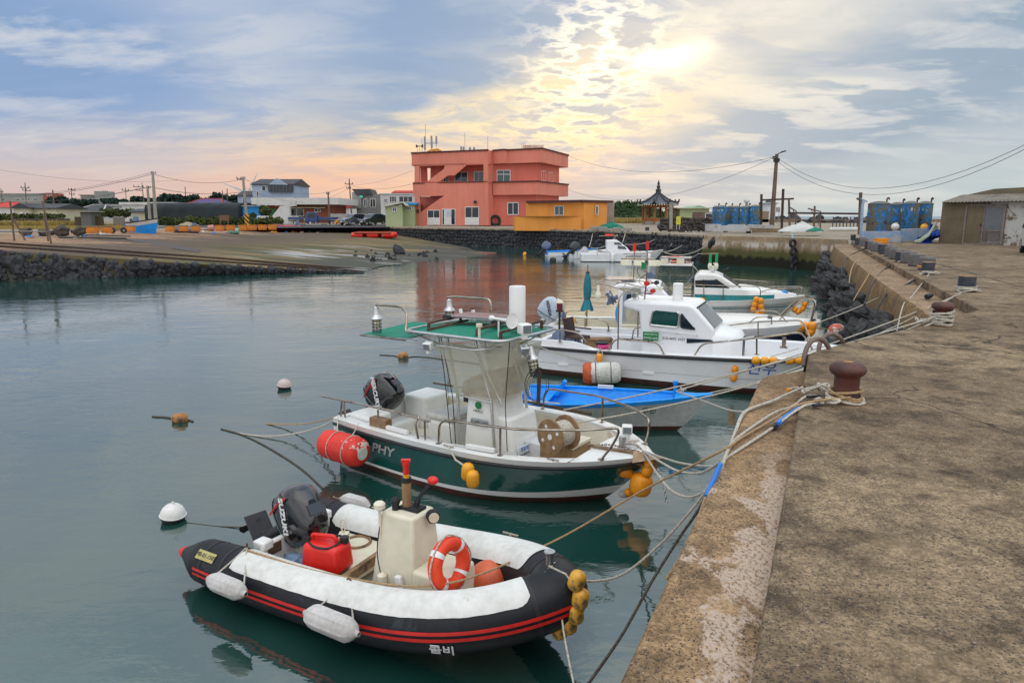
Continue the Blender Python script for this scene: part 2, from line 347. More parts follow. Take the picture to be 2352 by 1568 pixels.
def wetfilm(w,b,pos,col):
 s = w.new('ShaderNodeMapping'); w.put(s.inputs[0],pos); s.inputs['Rotation'].default_value = (0,0,radians(-20)); s.inputs['Scale'].default_value = (.25,1,1)
 f = w.m('MULTIPLY',w.ss(w.noise(s.outputs[0],.4,5,.6),.54,.62),w.ss(w.sep(pos)[2],-1.0,-1.45))
 w.put(b.inputs['Roughness'],w.m('SUBTRACT',.85,w.m('MULTIPLY',f,.75))); w.put(b.inputs['Specular IOR Level'],w.m('ADD',.3,w.m('MULTIPLY',f,.5)))
 bp = [n for n in w.n if n.type == 'BUMP'][0]; w.put(bp.inputs['Strength'],w.m('SUBTRACT',.55,w.m('MULTIPLY',f,.5)))
rampm = ground_mat('slipway concrete',(.40,.24,.135),(.27,.16,.09),(.12,.085,.055),14,.6,patch=algae,wet=wetfilm)
groundm = ground_mat('yard concrete',(.36,.30,.23),(.27,.225,.17),(.17,.15,.12),9,.5)
grassm = ground_mat('dry grass',(.36,.235,.06),(.17,.15,.04),(.10,.10,.035),5,.7,rough=1,sp_amt=.2)
asph = ground_mat('asphalt',(.075,.075,.08),(.055,.055,.06),(.04,.04,.04),20,.4)
mat('black basalt',(.045,.047,.054),(.014,.014,.017),.75,scale=2.2,bump=1,bs=7,bd=.10,wear=(.075,.065,.055),ws=2.0,wt=(.6,.72))
mat('mossy basalt',(.060,.060,.063),(.024,.024,.027),.8,scale=2.5,bump=1,bs=8,bd=.10,wear=(.085,.078,.03),ws=1.6,wt=(.52,.62))
mat('brown basalt',(.075,.058,.046),(.03,.026,.023),.85,scale=1.6,bump=.8,bs=7,bd=.03)
mat('rust',(.13,.045,.018),(.055,.022,.012),.8,scale=8,bump=.3)
mat('rubber',(.022,.022,.025),(.012,.012,.014),.7,scale=9,bump=.25)
mat('dark timber',(.06,.038,.03),(.03,.02,.017),.85,scale=9,stretch=(1,1,.2))
# ==== water
def build_water():
 m = bpy.data.materials.new('harbour water'); m.use_nodes = True; w = NT(m.node_tree); w.n.clear()
 pos = w.new('ShaderNodeNewGeometry').outputs['Position']; X,Y,Z = w.sep(pos)
 mp = w.new('ShaderNodeMapping'); w.put(mp.inputs[0],pos); mp.inputs['Scale'].default_value = (1,1.9,1); mp.inputs['Rotation'].default_value = (0,0,radians(12)); q = mp.outputs[0]
 big = w.noise(q,.55,2,.5,.3); mid = w.noise(q,2.4,3,.55,.5); fine = w.noise(q,9,3,.6,.4); gust = w.ss(w.noise(pos,.22,3,.5),.38,.66)
 h = w.m('ADD',w.m('MULTIPLY',big,.55),w.m('MULTIPLY',mid,w.m('ADD',.12,w.m('MULTIPLY',gust,.26)))); h = w.m('ADD',h,w.m('MULTIPLY',fine,w.m('ADD',.008,w.m('MULTIPLY',gust,.06))))
 nor = w.bump(h,1.0,.034)
 dif = w.new('ShaderNodeBsdfDiffuse'); w.put(dif.inputs[0],w.mix(w.ss(w.noise(pos,.12,3),.35,.65),(.008,.042,.035),(.015,.060,.050)))
 gl = w.new('ShaderNodeBsdfGlossy'); gl.inputs[0].default_value = (1,1,1,1); gl.inputs['Roughness'].default_value = .035; w.put(gl.inputs['Normal'],nor)
 fr = w.new('ShaderNodeFresnel'); fr.inputs[0].default_value = 2.4; w.put(fr.inputs['Normal'],nor)
 mx = w.new('ShaderNodeMixShader'); w.put(mx.inputs[0],fr.outputs[0]); w.put(mx.inputs[1],dif.outputs[0]); w.put(mx.inputs[2],gl.outputs[0])
 w.put(w.new('ShaderNodeOutputMaterial').inputs[0],mx.outputs[0])
 b = MB(); b.quad((-4000,-60,WZ),(4000,-60,WZ),(4000,175,WZ),(-4000,175,WZ)); tag(b.build('water',m),kind='structure')
 b = MB(); b.quad((-9000,175,WZ+.01),(9000,175,WZ+.01),(9000,16000,WZ+.01),(-9000,16000,WZ+.01)); tag(b.build('sea',mat('open sea',(.22,.27,.30),(.17,.22,.26),.75,scale=.01,bump=0,fine=0,stretch=(.2,1,1))),kind='structure')
build_water()
# ==== quay on the right
def V2(p): return (p[0],p[1])
LS = .4555
def upper(y): return .834+LS*(y-2.17)
deck_poly = [(upper(-4),-4),(3.50,8.03),(3.60,8.16),(4.51,8.98),(6.11,10.2),(7.13,11.15),(8.15,12.0),(11.2,19.4),(20.4,41.7),(22.6,46.6),(70,60),(70,-4)]
b = MB(); b.prism(deck_poly,-3.2,0.0); tag(b.build('quay',deckm,smooth=False,bevel=.022,seg=3),kind='structure')
b = MB()
def joint(a,c,wd=.012,n=26):
 a = Vector(a); c = Vector(c); d = (c-a).normalized(); s = Vector((-d.y,d.x,0)); L = []; R_ = []
 for i in range(n+1):
  p = a.lerp(c,i/n)+s*(mnoise.noise(Vector((i*.7,a.x,a.y)))*.03); ww = wd*(.5+abs(mnoise.noise(Vector((i*1.9,3,a.x)))))
  L.append(p+s*ww); R_.append(p-s*ww)
 b.grid([L,R_])
J = .004
joint(G(2000,775,J)*1,G(2380,797,J),.010); joint(G(2200,712,J),G(2400,716,J),.02)
joint(G(2030,573,J),G(2352,660,J),.03,40); joint(G(2028,572,J),G(2420,566,J),.03)
tag(b.build('crack',mat('crack filling',(.04,.033,.026),rough=1)),kind='structure')
lo = -.12
def off(y,d): return (upper(y)-d*cos(atan(LS)),y+d*sin(atan(LS)))
near_ledge = [(off(-4,.46)),off(2,.465),(2.60,7.12),(2.72,7.36),(2.86,7.48),(3.24,7.66),(3.31,7.62),(upper(-4)-.003,-4)]
b = MB(); b.prism(near_ledge[:6]+[(upper(7.6)+.05,7.6),(upper(-4)+.05,-4)],-3.2,lo); tag(b.build('quay_ledge',ledgem,smooth=False,bevel=.03,seg=3),kind='structure')
LZ = -.2
Bp = [G(2150,738,LZ),G(2110,707,LZ),G(2008,637,LZ),G(1924,569,LZ)]
Ap = [Vector((7.0,11.0,0)),Vector((8.2,12.0,0)),Vector((11.25,19.4,0)),Vector((20.5,41.7,0))]
Bp[3] = Vector((Ap[3].x-1.15,41.9,LZ)); Bp[2] = Vector(Bp[2])
b = MB(); B3 = Bp+[Vector((21.6,46.8,LZ))]; A3 = [Vector((p.x+.3,p.y,LZ)) for p in Ap]+[Vector((22.9,46.8,LZ))]
rows = [A3,B3,[Vector((p.x-.05,p.y+.0,LZ-.06)) for p in B3],[Vector((p.x-.26,p.y+.1,-1.35)) for p in B3],[Vector((p.x-.4,p.y+.2,-3)) for p in B3]]
def densify(r,k=14):
 o = []
 for i in range(len(r)-1):
  for j in range(k): o.append(r[i].lerp(r[i+1],j/k))
 return o+[r[-1]]
rows = [densify(r) for r in rows]; rows[3:3] = [[a.lerp(c,t) for a,c in zip(rows[2],rows[3])] for t in (.25,.5,.75)]
for i,r in enumerate(rows):
 for j,p in enumerate(r):
  if i > 0: p.x += mnoise.noise(p*1.3)*.06*(1 if i > 1 else .3); p.z += mnoise.noise(p*2+Vector((9,0,0)))*(.03 if i in (1,2) else 0)
b2 = MB(); b2.prism([(6.9,11.05),(8.3,12.1),(Bp[1].x+.1,Bp[1].y),(Bp[0].x,Bp[0].y+.02)],-3,LZ-.012); tag(b2.build('quay_wall',facem,smooth=False),kind='structure')
tag(MB().grid(rows[:2]).build('quay_ledge',M['concrete ledge plain'],ang=60),kind='structure'); tag(b.grid(rows[1:]).build('quay_wall',facem,ang=60),kind='structure')
b = MB(); fl = [Vector(x) for x in ((3.5,8.1,0),(4.51,9.0,0),(6.11,10.22,0),(7.2,11.2,0))]
rows = [densify([Vector((p.x-t*.05,p.y+t*.12,-.03-t)) for p in fl],8) for t in (0,.5,1,1.6,2.6)]
for r in rows[1:]:
 for p in r: p.y += mnoise.noise(p*1.5)*.08
tag(b.grid(rows).build('quay_wall',facem,ang=60),kind='structure')
# ==== far harbour walls and the yard behind
zt = .05
wall_px = [(1615,541),(1500,535.3),(1400,531),(1250,527),(1120,525),(1000,523.6),(870,521.8),(740,521.3),(600,521.5)]
foot_px = [602,597,592,582,577,555,535,531,529.5]
WT = [G(u,v,zt) for u,v in wall_px]
WF = []
for (u,v),p in zip(wall_px,WT):
 fv = foot_px[wall_px.index((u,v))]; q = P(u,fv,p.y); WF.append(Vector((p.x,p.y-.12,min(-.45,q.z))) if fv < 590 else Vector((p.x,p.y-.25,-2.6)))
PC = [Vector((22.55,46.9,zt)),G(1780,544.5,zt),WT[0]]
b = MB(); top = densify(PC,10); rows = [[p+Vector((.6,1.1,0)) for p in top],top,[p+Vector((-.03,-.05,-.08)) for p in top],[p+Vector((-.1,-.18,-1.2)) for p in top],[p+Vector((-.25,-.45,-3)) for p in top]]
pier = b.grid(rows).build('harbour_wall',wallm,ang=50); tag(pier,'brown tide stained concrete harbour wall with green weed band and hanging tyres','harbour wall')
def zback(x,y): return .30+max(0,(y-112))*.011*(1 if x < 12 else .12) if y > 100 else zt
front = [Vector((75,60.0,zt))]+[PC[0]+Vector((.4,.5,0)),PC[1]+Vector((.5,.9,0))]+[p+Vector((.3,.6,0)) for p in WT]
SHL = [(600,523.5,.0),(430,527,0.05),(200,531.5,.03),(0,536,.02),(-300,541,0.0)]
front += [G(u,v,z) for u,v,z in SHL]+[Vector((-120,42,0))]
b = MB(); rows = [front]
for yy in (1,2,3,4,5):
 r = []
 for i,p in enumerate(front):
  Yt = {1: 112,2: 128,3: 160,4: 230,5: 420}[yy]; right = p.x > 14
  if right: Yt = min(Yt,150)
  Yt = max(Yt,p.y+yy*1.5); q = Vector((p.x*(Yt/p.y) if not right else p.x*1.0+(Yt-p.y)*.42,Yt,0)); q.z = zback(q.x,Yt) if Yt > 100 else p.z
  r.append(q)
 rows.append(r)
tag(b.grid(rows).build('ground',groundm),kind='structure')
def stone_mesh(seed,sub=1,flat=.75):
 r_ = random.Random(seed); bm = bmesh.new(); bmesh.ops.create_icosphere(bm,subdivisions=sub,radius=1); o = Vector((r_.random()*50,0,0)); pl = []
 for _ in range(9 if sub < 3 else 15):
  n = Vector((r_.gauss(0,1),r_.gauss(0,1),r_.gauss(0,1))).normalized(); pl.append((n,r_.uniform(.55,.86)))
 for v in bm.verts:
  p = v.co.copy()
  for n,d in pl:
   k = p.dot(n)-d
   if k > 0: p -= n*k*flat
  p *= 1+.20*mnoise.noise(p*1.6+o)+.07*mnoise.noise(p*4+o)+(.05*mnoise.noise(p*9+o) if sub > 2 else 0); v.co = p
 out = ([v.co.copy() for v in bm.verts],[tuple(x.index for x in f.verts) for f in bm.faces]); bm.free(); return out
stones = [stone_mesh(i) for i in range(14)]
def stone_wall(name,T,Fo,m,size,label,cat,seed=1,top_strip=None,depth=.22,cover=0):
 r_ = random.Random(seed); b = MB(); b.grid([[p+Vector((.05,.12,-.02)) for p in T],[p+Vector((.02,.1,0)) for p in Fo]])
 seg = [0]
 for i in range(len(T)-1): seg.append(seg[-1]+(T[i+1]-T[i]).length)
 L = seg[-1]; hmax = max((t-f).length for t,f in zip(T,Fo)); nrow = max(2,int(hmax/size))
 for k in range(nrow+1):
  x = r_.random()*size
  while x < L:
   i = max(j for j in range(len(seg)) if seg[j] <= x); i = min(i,len(T)-2); t = (x-seg[i])/(seg[i+1]-seg[i]); pt = T[i].lerp(T[i+1],t); pf = Fo[i].lerp(Fo[i+1],t)
   hh = (pt.z-pf.z); zz = k*size*.82+r_.uniform(-.2,.2)*size
   if zz < hh-size*.25:
    tt = (zz+size*.4)/max(hh,.01); c = pt.lerp(pf,tt); vs,fs = stones[r_.randrange(14)]; R = Matrix.Rotation(r_.random()*6.3,3,'Y') @ Matrix.Rotation(r_.random()*6.3,3,'X'); s = size*r_.uniform(.48,.68); d = (T[i+1]-T[i]).normalized(); ndir = Vector((d.y,-d.x,0)); ndir = ndir if ndir.y < 0 else -ndir
    out = []
    for v in vs:
     q = R @ v; out.append(c+d*(q.x*s*1.12)+Vector((0,0,q.z*s*.86))+ndir*(q.y*s*.55-.02))
    b.add(out,fs)
   x += size*r_.uniform(.8,1.25)
 o = b.build(name,m,ang=32,fixn=False); return tag(o,label,cat)
stone_wall('stone_wall',WT,WF,M['black basalt'],.52,'long black basalt sea wall under the salmon and orange buildings','sea wall',3)
b = MB(); cp = [p+Vector((-.05,-.12,.02)) for p in WT]; b.grid([[p+Vector((.9,1.3,0)) for p in WT],cp,[p-Vector((0,0,.17)) for p in cp],[p+Vector((.2,.4,-.17)) for p in cp]]); cpo = b.build('coping',groundm); tag(cpo,kind='structure')
# ==== slipway shore on the left
ST = [(-520,[(720,-2.5),(680,-.45),(590,-.1),(548,.02)]),(-250,[(676,-2.5),(578,-.40),(560,-.1),(541,0.0)]),(0,[(658,-2.5),(576,-.42),(556,-.15),(536,.02)]),(200,[(652,-2.5),(589,-.85),(560,-.45),(531.5,.03)]),
      (430,[(643,-2.5),(605,-1.35),(567,-.8),(527,.05)]),(600,[(637,-2.5),(614.5,-1.78),(566,-1.0),(529.5,-.5)]),(740,[(634,-2.5),(622,-2.05),(566,-1.25),(531,-.55)]),
      (830,[(634,-2.5),(627,-2.2),(567,-1.4),(533,-.65)]),(870,[(620,-2.5),(612,-2.15),(566,-1.5),(535,-.9)]),(950,[(609,-2.5),(603,-2.2),(572,-1.7),(545,-1.3)]),(1050,[(600,-2.5),(595,-2.2),(578,-1.9),(561,-1.65)]),(1140,[(590,-2.6),(585,-2.3),(580,-2.15),(575,-2.05)])]
rows = []
for u,pts in ST:
 r = [G(u,v,z) for v,z in pts]
 if u >= 600:
  k = min(range(len(WF)),key=lambda i: abs(wall_px[i][0]-u)); i0 = max(i for i in range(len(wall_px)) if wall_px[i][0] >= u); i1 = min(i0+1,len(wall_px)-1)
  t = 0 if i0 == i1 else (wall_px[i0][0]-u)/(wall_px[i0][0]-wall_px[i1][0]); q = WF[i0].lerp(WF[i1],t); r[3] = Vector((q.x+.1,q.y+.2,q.z+.05))
 rows.append(r)
rows[0] = [p+Vector((-45,-4,0)) for p in rows[1]]
SROWS = rows
def resample(rows,k,axis=0):
 out = []
 for i in range(len(rows)-1):
  for j in range(k): out.append([a.lerp(c,j/k) for a,c in zip(rows[i],rows[i+1])])
 return out+[rows[-1]]
R1 = resample(rows,8); R2 = [densify(r,8) for r in R1]
for r in R2:
 for j,p in enumerate(r):
  if j > 8: p.z += mnoise.noise(p*.25)*.05
SHORE = R2
tag(MB().grid(R2).build('slipway',rampm,ang=60),kind='structure')
def shore_z(x,y):
 "height of the shore under (x, y): nearest node"
 best = min((p for r in SHORE[::2] for p in r[::2]),key=lambda p: (p.x-x)**2+(p.y-y)**2); return best.z
def pix_v(p): h = EYE-p.z; return CY+F*(h*CP-p.y*SP)/(p.y*CP+h*SP)
def on_shore(u,v,z0=-.2):
 "point of the shore seen at (u, v)"
 i = max(j for j in range(1,len(ST)) if ST[j][0] <= max(u,-249)); i2 = min(i+1,len(ST)-1); q = clip_((u-ST[i][0])/max(1,ST[i2][0]-ST[i][0])); col = [SROWS[i][k].lerp(SROWS[i2][k],q) for k in range(4)]
 if v < pix_v(col[3]): return G(u,v,.05 if u < 600 else col[3].z)
 for k in range(3):
  if pix_v(col[k+1]) <= v:
   lo_,hi_ = 0.0,1.0
   for _ in range(24):
    t = (lo_+hi_)/2
    if pix_v(col[k].lerp(col[k+1],t)) > v: lo_ = t
    else: hi_ = t
   return G(u,v,col[k].lerp(col[k+1],t).z)
 return G(u,v,col[0].z)
def clip_(x): return max(0.0,min(1.0,x))
b = MB()
def railpath(pts): return [on_shore(u,v,z)+Vector((0,0,.06)) for u,v,z in pts]
rails = [[(-120,555,-.2),(0,560.5,-.25),(200,573.5,-.6),(430,590,-1.1),(600,603,-1.5),(760,616,-1.9),(850,622,-2.15)],[(-120,563,-.2),(0,568,-.3),(200,581.5,-.7),(430,598,-1.2),(600,609.5,-1.6),(740,619,-2.),(830,626,-2.2)]]
for rr in rails:
 pts = railpath(rr)
 for i in range(len(pts)-1): b.bar(pts[i],pts[i+1],.11,.16)
tag(b.build('launching_rail',M['dark timber']),'pair of long dark launching rails running down the slipway into the water','rails')
b = MB(); e = [on_shore(287,551),on_shore(340,560),on_shore(400,572),on_shore(454,581)]; f = [on_shore(310,549),on_shore(370,557),on_shore(420,567),on_shore(462,577)]
b.grid([[p+Vector((0,0,.03)) for p in e],[p+Vector((0,0,.03)) for p in f]]); tag(b.build('drain_channel',mat('wet drain',(.05,.032,.026),rough=.6)),kind='structure')
rock_meshes = []
for i in range(10):
 vs,fs = stone_mesh(100+i,4,.96); b = MB(); b.add(vs,fs); o = b.build('rock',M['black basalt'],ang=20); rock_meshes.append(o.data); bpy.data.objects.remove(o)
rock_moss = [m.copy() for m in rock_meshes[:6]]
for m in rock_moss: m.materials[0] = M['mossy basalt']
mat('grey basalt',(.074,.073,.076),(.018,.018,.020),.75,scale=1.8,bump=1,bs=7,bd=.10,wear=(.075,.055,.04),ws=1.6,wt=(.56,.66))
rock_grey = [m.copy() for m in rock_meshes]
for m in rock_grey: m.materials[0] = M['grey basalt']
rock_brown = [m.copy() for m in rock_meshes[:5]]
for m in rock_brown: m.materials[0] = M['brown basalt']
def rock(p,s,label,group,r_,ms=rock_meshes,name='rock',cat='rock',fl=.75):
 o = bpy.data.objects.new(name,r_.choice(ms)); COL.objects.link(o); o.location = p; o.rotation_euler = (r_.random()*6.3,r_.random()*6.3,r_.random()*6.3)
 o.scale = (s*r_.uniform(.8,1.3),s*r_.uniform(.7,1.1),s*r_.uniform(fl*.8,fl*1.1)); return tag(o,label,cat,group)
r_ = random.Random(5)
for k in range(92):
 u = r_.uniform(-140,800); t = r_.random()**.8; row = SHORE[min(len(SHORE)-1,max(0,int((u+520)/1660*len(SHORE))))]
 i = max(j for j in range(len(ST)) if ST[j][0] <= u); i2 = min(i+1,len(ST)-1); q = (u-ST[i][0])/max(1,ST[i2][0]-ST[i][0]); lowp = rows[i][0].lerp(rows[i2][0],q); hi = rows[i][1].lerp(rows[i2][1],q)
 p = lowp.lerp(hi,t*.93); s = r_.uniform(.28,.50)*(1.15 if u < 350 else .7); p.z = max(p.z-.05,-2.35)
 rock(p,s,'black basalt rock in the bank between slipway edge and water','black rocks of the slipway bank',r_)
b = MB()
for k in range(900):
 u = r_.uniform(-200,830); i = max(j for j in range(len(ST)) if ST[j][0] <= u); i2 = min(i+1,len(ST)-1); q = (u-ST[i][0])/max(1,ST[i2][0]-ST[i][0]); lowp = rows[i][0].lerp(rows[i2][0],q); hi = rows[i][1].lerp(rows[i2][1],q)
 p = lowp.lerp(hi,r_.random()*.95); vs,fs = stones[r_.randrange(14)]; R = Matrix.Rotation(r_.random()*6,3,'X') @ Matrix.Rotation(r_.random()*6,3,'Z'); s_ = r_.uniform(.12,.30)
 b.add([p+(R @ v)*s_ for v in vs],fs)
tag(b.build('rubble',M['black basalt'],ang=30,fixn=False),kind='stuff')
for k in range(34):
 u = r_.uniform(800,1010); p = on_shore(u,572+(u-800)*.02+r_.uniform(3,26),-2)
 if p.z > -2.45: rock(p-Vector((0,0,.02)),r_.uniform(.16,.36),'dark rubble stone lying on the spit at the ramp foot','rubble stones at the ramp foot',r_,fl=.5)
rock(on_shore(915,583,-1.9)+Vector((0,0,.3)),.75,'single larger dark rock on the end of the rubble spit',None,r_)
for (u,v,s,l) in [(61,540,.58,'leftmost dark boulder on the shore, behind the drying frame'),(101,539.5,.48,'rounded brown boulder in the middle of the boulder row'),(118,538,.32,'smaller boulder wedged between two bigger ones'),(144,540,.72,'biggest dark boulder with sloping right side'),(185,538.5,.62,'smooth grey boulder beside the first orange kerb'),(169,535,.30,'low boulder half hidden behind the smooth grey boulder')]:
 p = G(u,v,.0); o = rock(p+Vector((0,0,s*.38)),s,l,None,r_,ms=rock_brown,name='boulder',cat='boulder',fl=.8); o.rotation_euler = (r_.uniform(-.2,.2),r_.uniform(-.2,.2),r_.random()*.8); o.scale = (s*1.15,s*.85,s*.78)
WL = [G(1938,790,WZ),G(1905,738,WZ),G(1882,695,WZ),G(1869,655,WZ),G(1885,626,WZ)]
for k in range(190):
 t = r_.random()**1.2; i = min(3,int(t*4)); a = B3[i].lerp(B3[i+1],t*4-i); wl = WL[i].lerp(WL[i+1],t*4-i); q = r_.random()
 hi = Vector((a.x-.30,a.y+.1,-.80)); p = hi.lerp(Vector((wl.x+.1,wl.y,-2.35)),q)
 o = rock(p,r_.uniform(.21,.40),'long dark basalt boulder in the slope below the quay','basalt boulders below the right quay',r_,ms=rock_grey+rock_moss[:1] if q < .75 else rock_moss+rock_grey[:2],fl=.7)
 o.rotation_euler = (r_.uniform(-.3,.3),radians(28)+r_.uniform(-.3,.3),radians(-25)+r_.uniform(-.4,.4)); o.scale = (o.scale[0]*1.45,o.scale[1]*.95,o.scale[2])
b = MB(); dr = lambda z: [Vector((p.x+.25,p.y,z)) for p in B3]; b.grid([dr(-.9),[Vector((w_.x+.5,w_.y,-2.55)) for w_ in WL]]); tag(b.build('rubble_core',M['black basalt']),kind='structure')
for k in range(16):
 t = k/15; p = Vector((upper(2+6*t)-.62-r_.random()*.2,2.3+5.2*t+r_.uniform(-.2,.2),-1.95-r_.random()*.35))
 rock(p,r_.uniform(.22,.36),'barnacled rock at the foot of the near ledge','rocks at the foot of the near ledge',r_,ms=rock_moss)
for k in range(9):
 p = Vector((5.4+1.9*r_.random(),0,0)); p.y = 10.0+(p.x-5.4)*.85+r_.random()*.8; p.z = -2.2+r_.random()*.6
 rock(p,r_.uniform(.22,.4),'dark rock under the corner of the near quay','rocks under the near quay corner',r_,ms=rock_meshes)
def sheet(name,pts,m,z=None,kind='structure'):
 b = MB(); b.add(pts,[tuple(range(len(pts)))]); return tag(b.build(name,m),kind=kind)
def gy(u,Y,dz=0):
 x = (u-CX)/F*Y*1.0; return Vector((x,Y,zback(x,Y)+dz))
sheet('road',[gy(-400,66,.012),gy(130,72,.012),gy(480,93,.012),gy(900,100,.012),gy(900,109,.012),gy(470,104,.012),gy(140,80,.012),gy(-400,73,.012)],asph)
sheet('grass_patch',[gy(-400,74,.008),gy(140,82,.008),gy(345,95,.008),gy(350,106,.008),gy(-400,106,.008)],grassm)
def tufts(name,area,n,h,m,seed,wd=.05):
 r_ = random.Random(seed); b = MB()
 for _ in range(n):
  p = area(r_); a = r_.random()*6.3
  for k in range(3):
   a2 = a+k*2.1; d = Vector((cos(a2),sin(a2),0)); hh = h*r_.uniform(.5,1.2); t = p+d*hh*.5*r_.random()+Vector((0,0,hh)); s = Vector((-d.y,d.x,0))*wd
   b.add([p-s,p+s,t],[(0,1,2)])
 return tag(b.build(name,m,smooth=False,fixn=False),kind='stuff')
mat('straw',(.42,.29,.085),(.25,.2,.06),.95,scale=.5,bump=0); mat('green grass',(.10,.12,.03),(.06,.085,.022),.95,scale=.5,bump=0)
tufts('dry_grass',lambda r: gy(r.uniform(-60,345),r.uniform(82,104)),5000,.32,M['straw'],2,.07)
tufts('dry_grass',lambda r: gy(r.uniform(-60,250),r.uniform(100,106)),1500,.7,M['straw'],3,.08)
# ==== boats
def clip(x,a,b): return max(a,min(b,x))
mat('gelcoat',(.76,.76,.745),(.69,.69,.67),.3,scale=1.2,bump=.03,wear=(.42,.33,.24),ws=2.6,wt=(.70,.78),coat=.3,fine=.05)
mat('cream gelcoat',(.70,.65,.52),(.61,.56,.43),.4,scale=1.3,bump=.05,wear=(.36,.22,.11),ws=3.1,wt=(.68,.76),fine=.06)
mat('clean white paint',(.78,.79,.81),(.71,.72,.74),.35,scale=1,bump=.04,wear=(.45,.43,.40),ws=2,wt=(.66,.8),fine=.04)
mat('grey hull',(.50,.51,.50),(.42,.43,.42),.4,scale=.9,bump=.04,wear=(.28,.24,.18),ws=1.6,wt=(.6,.75))
mat('green hull',(.004,.088,.074),(.003,.068,.060),.14,scale=1.6,bump=.02,wear=(.02,.10,.09),ws=3,wt=(.62,.8),coat=.6,fine=.05)
mat('bottom red',(.075,.016,.012),(.035,.012,.010),.6,scale=2.5,bump=.2,wear=(.03,.028,.012),ws=3,wt=(.5,.6))
mat('navy paint',(.012,.018,.055),(.010,.014,.04),.3,scale=1.5,bump=.05)
mat('teal paint',(.008,.20,.21),(.006,.16,.17),.35,scale=1.5,bump=.05)
mat('bright blue paint',(.004,.30,.86),(.003,.25,.76),.45,scale=1.1,bump=.08,wear=(.04,.38,.86),ws=4,wt=(.55,.68))
mat('hypalon',(.014,.016,.020),(.009,.010,.013),.5,scale=1.8,bump=.12,spec=.3,wear=(.04,.055,.06),ws=2.4,wt=(.55,.75))
mat('white skin',(.68,.68,.655),(.58,.58,.55),.8,scale=1.4,bump=.25,bs=120,bd=.002,wear=(.44,.38,.28),ws=3.6,wt=(.60,.76))
mat('red vinyl',(.62,.018,.012),(.5,.014,.010),.5,scale=2,bump=.1)
mat('red plastic',(.72,.018,.010),(.6,.012,.008),.35,scale=1.5,bump=.04)
mat('orange ring',(.80,.055,.012),(.7,.045,.010),.55,scale=3,bump=.15)
mat('steel',(.42,.37,.31),(.26,.21,.165),.25,metal=1,scale=5,bump=.05,wear=(.13,.055,.025),ws=7,wt=(.60,.70))
mat('alloy',(.6,.6,.6),(.5,.5,.5),.4,metal=1,scale=5,bump=.05)
mat('black gloss',(.008,.008,.011),(.006,.006,.008),.15,scale=2,bump=.02,coat=.7,fine=.03)
mat('black rubber',(.015,.015,.018),(.010,.010,.012),.6,scale=4,bump=.1)
mat('float yellow',(.80,.37,.012),(.70,.29,.010),.5,scale=4,bump=.1,wear=(.30,.16,.03),ws=5,wt=(.58,.72))
mat('float orange',(.86,.33,.008),(.76,.26,.006),.45,scale=4,bump=.08,wear=(.35,.13,.02),ws=5,wt=(.6,.72))
mat('fender grey',(.52,.50,.49),(.42,.40,.385),.7,scale=3,bump=.12,wear=(.32,.29,.25),ws=4.5,wt=(.56,.78))
mat('rope white',(.56,.52,.45),(.30,.27,.22),.9,scale=60,bump=.8,bs=160,bd=.003)
mat('rope tan',(.42,.28,.15),(.26,.17,.09),.9,scale=50,bump=.8,bs=160,bd=.003)
mat('rope dark',(.075,.062,.045),(.035,.03,.022),.9,scale=40,bump=.8,bs=120,bd=.003)
mat('hose black',(.012,.012,.014),rough=.6); mat('hose blue',(.01,.18,.62),(.01,.14,.5),.5)
mat('green canvas',(.0,.185,.115),(.0,.15,.095),.8,scale=2,bump=.3,bs=200,bd=.001)
mat('wood',(.34,.21,.10),(.22,.13,.06),.7,scale=5,stretch=(1,1,.15),bump=.3)
mat('brown timber',(.10,.055,.03),(.06,.035,.022),.8,scale=7,bump=.3)
mat('plywood',(.28,.17,.085),(.20,.12,.06),.8,scale=8,bump=.3,wear=(.10,.06,.035),ws=5,wt=(.55,.65))
mat('vinyl seat',(.52,.52,.49),(.46,.46,.43),.5,scale=2,bump=.08)
mat('white plastic',(.75,.75,.74),(.70,.70,.69),.35,scale=2,bump=.03,fine=.03)
mat('tarp slate',(.13,.17,.26),(.085,.115,.18),.6,scale=3,bump=.6,bs=9,bd=.02)
mat('tarp teal',(.01,.19,.25),(.008,.13,.18),.7,scale=5,bump=.6,bs=14,bd=.02,stretch=(1,1,.3))
mat('letter black',(.02,.02,.025),bump=0); mat('letter white',(.75,.75,.75),bump=0); mat('letter blue',(.02,.10,.5),bump=0); mat('letter silver',(.55,.57,.58),(.5,.5,.52),.3,metal=.4,bump=0)
mat('sign green',(.005,.19,.055),(.004,.16,.045),.5,bump=0); mat('plate yellow',(.42,.38,.15),(.34,.30,.11),.6,bump=0); mat('plate grey',(.34,.37,.40),(.28,.31,.34),.6,bump=0)
mat('net blue',(.015,.09,.55),(.01,.06,.4),.6)
mat('solar',(.20,.19,.21),(.15,.145,.165),.4,scale=2,bump=0,coat=.6)  # panel colour lightened to carry the sky's reflection
mat('lamp glass',(.75,.72,.55),(.65,.62,.48),.1,spec=.8,bump=0)
mat('cardboard',(.30,.19,.10),(.24,.15,.08),.85); mat('cover dark',(.05,.065,.075),(.035,.045,.055),.6,scale=2,bump=.4,bs=6,bd=.02)
glassy('tinted glass',(.02,.09,.085),.04,.82); glassy('dark glass',(.02,.03,.045),.04,.9); glassy('clear vinyl',(.60,.56,.44),.25,.58); glassy('grey glass',(.20,.23,.25),.05,.72); glassy('brown vinyl',(.20,.14,.07),.25,.7)
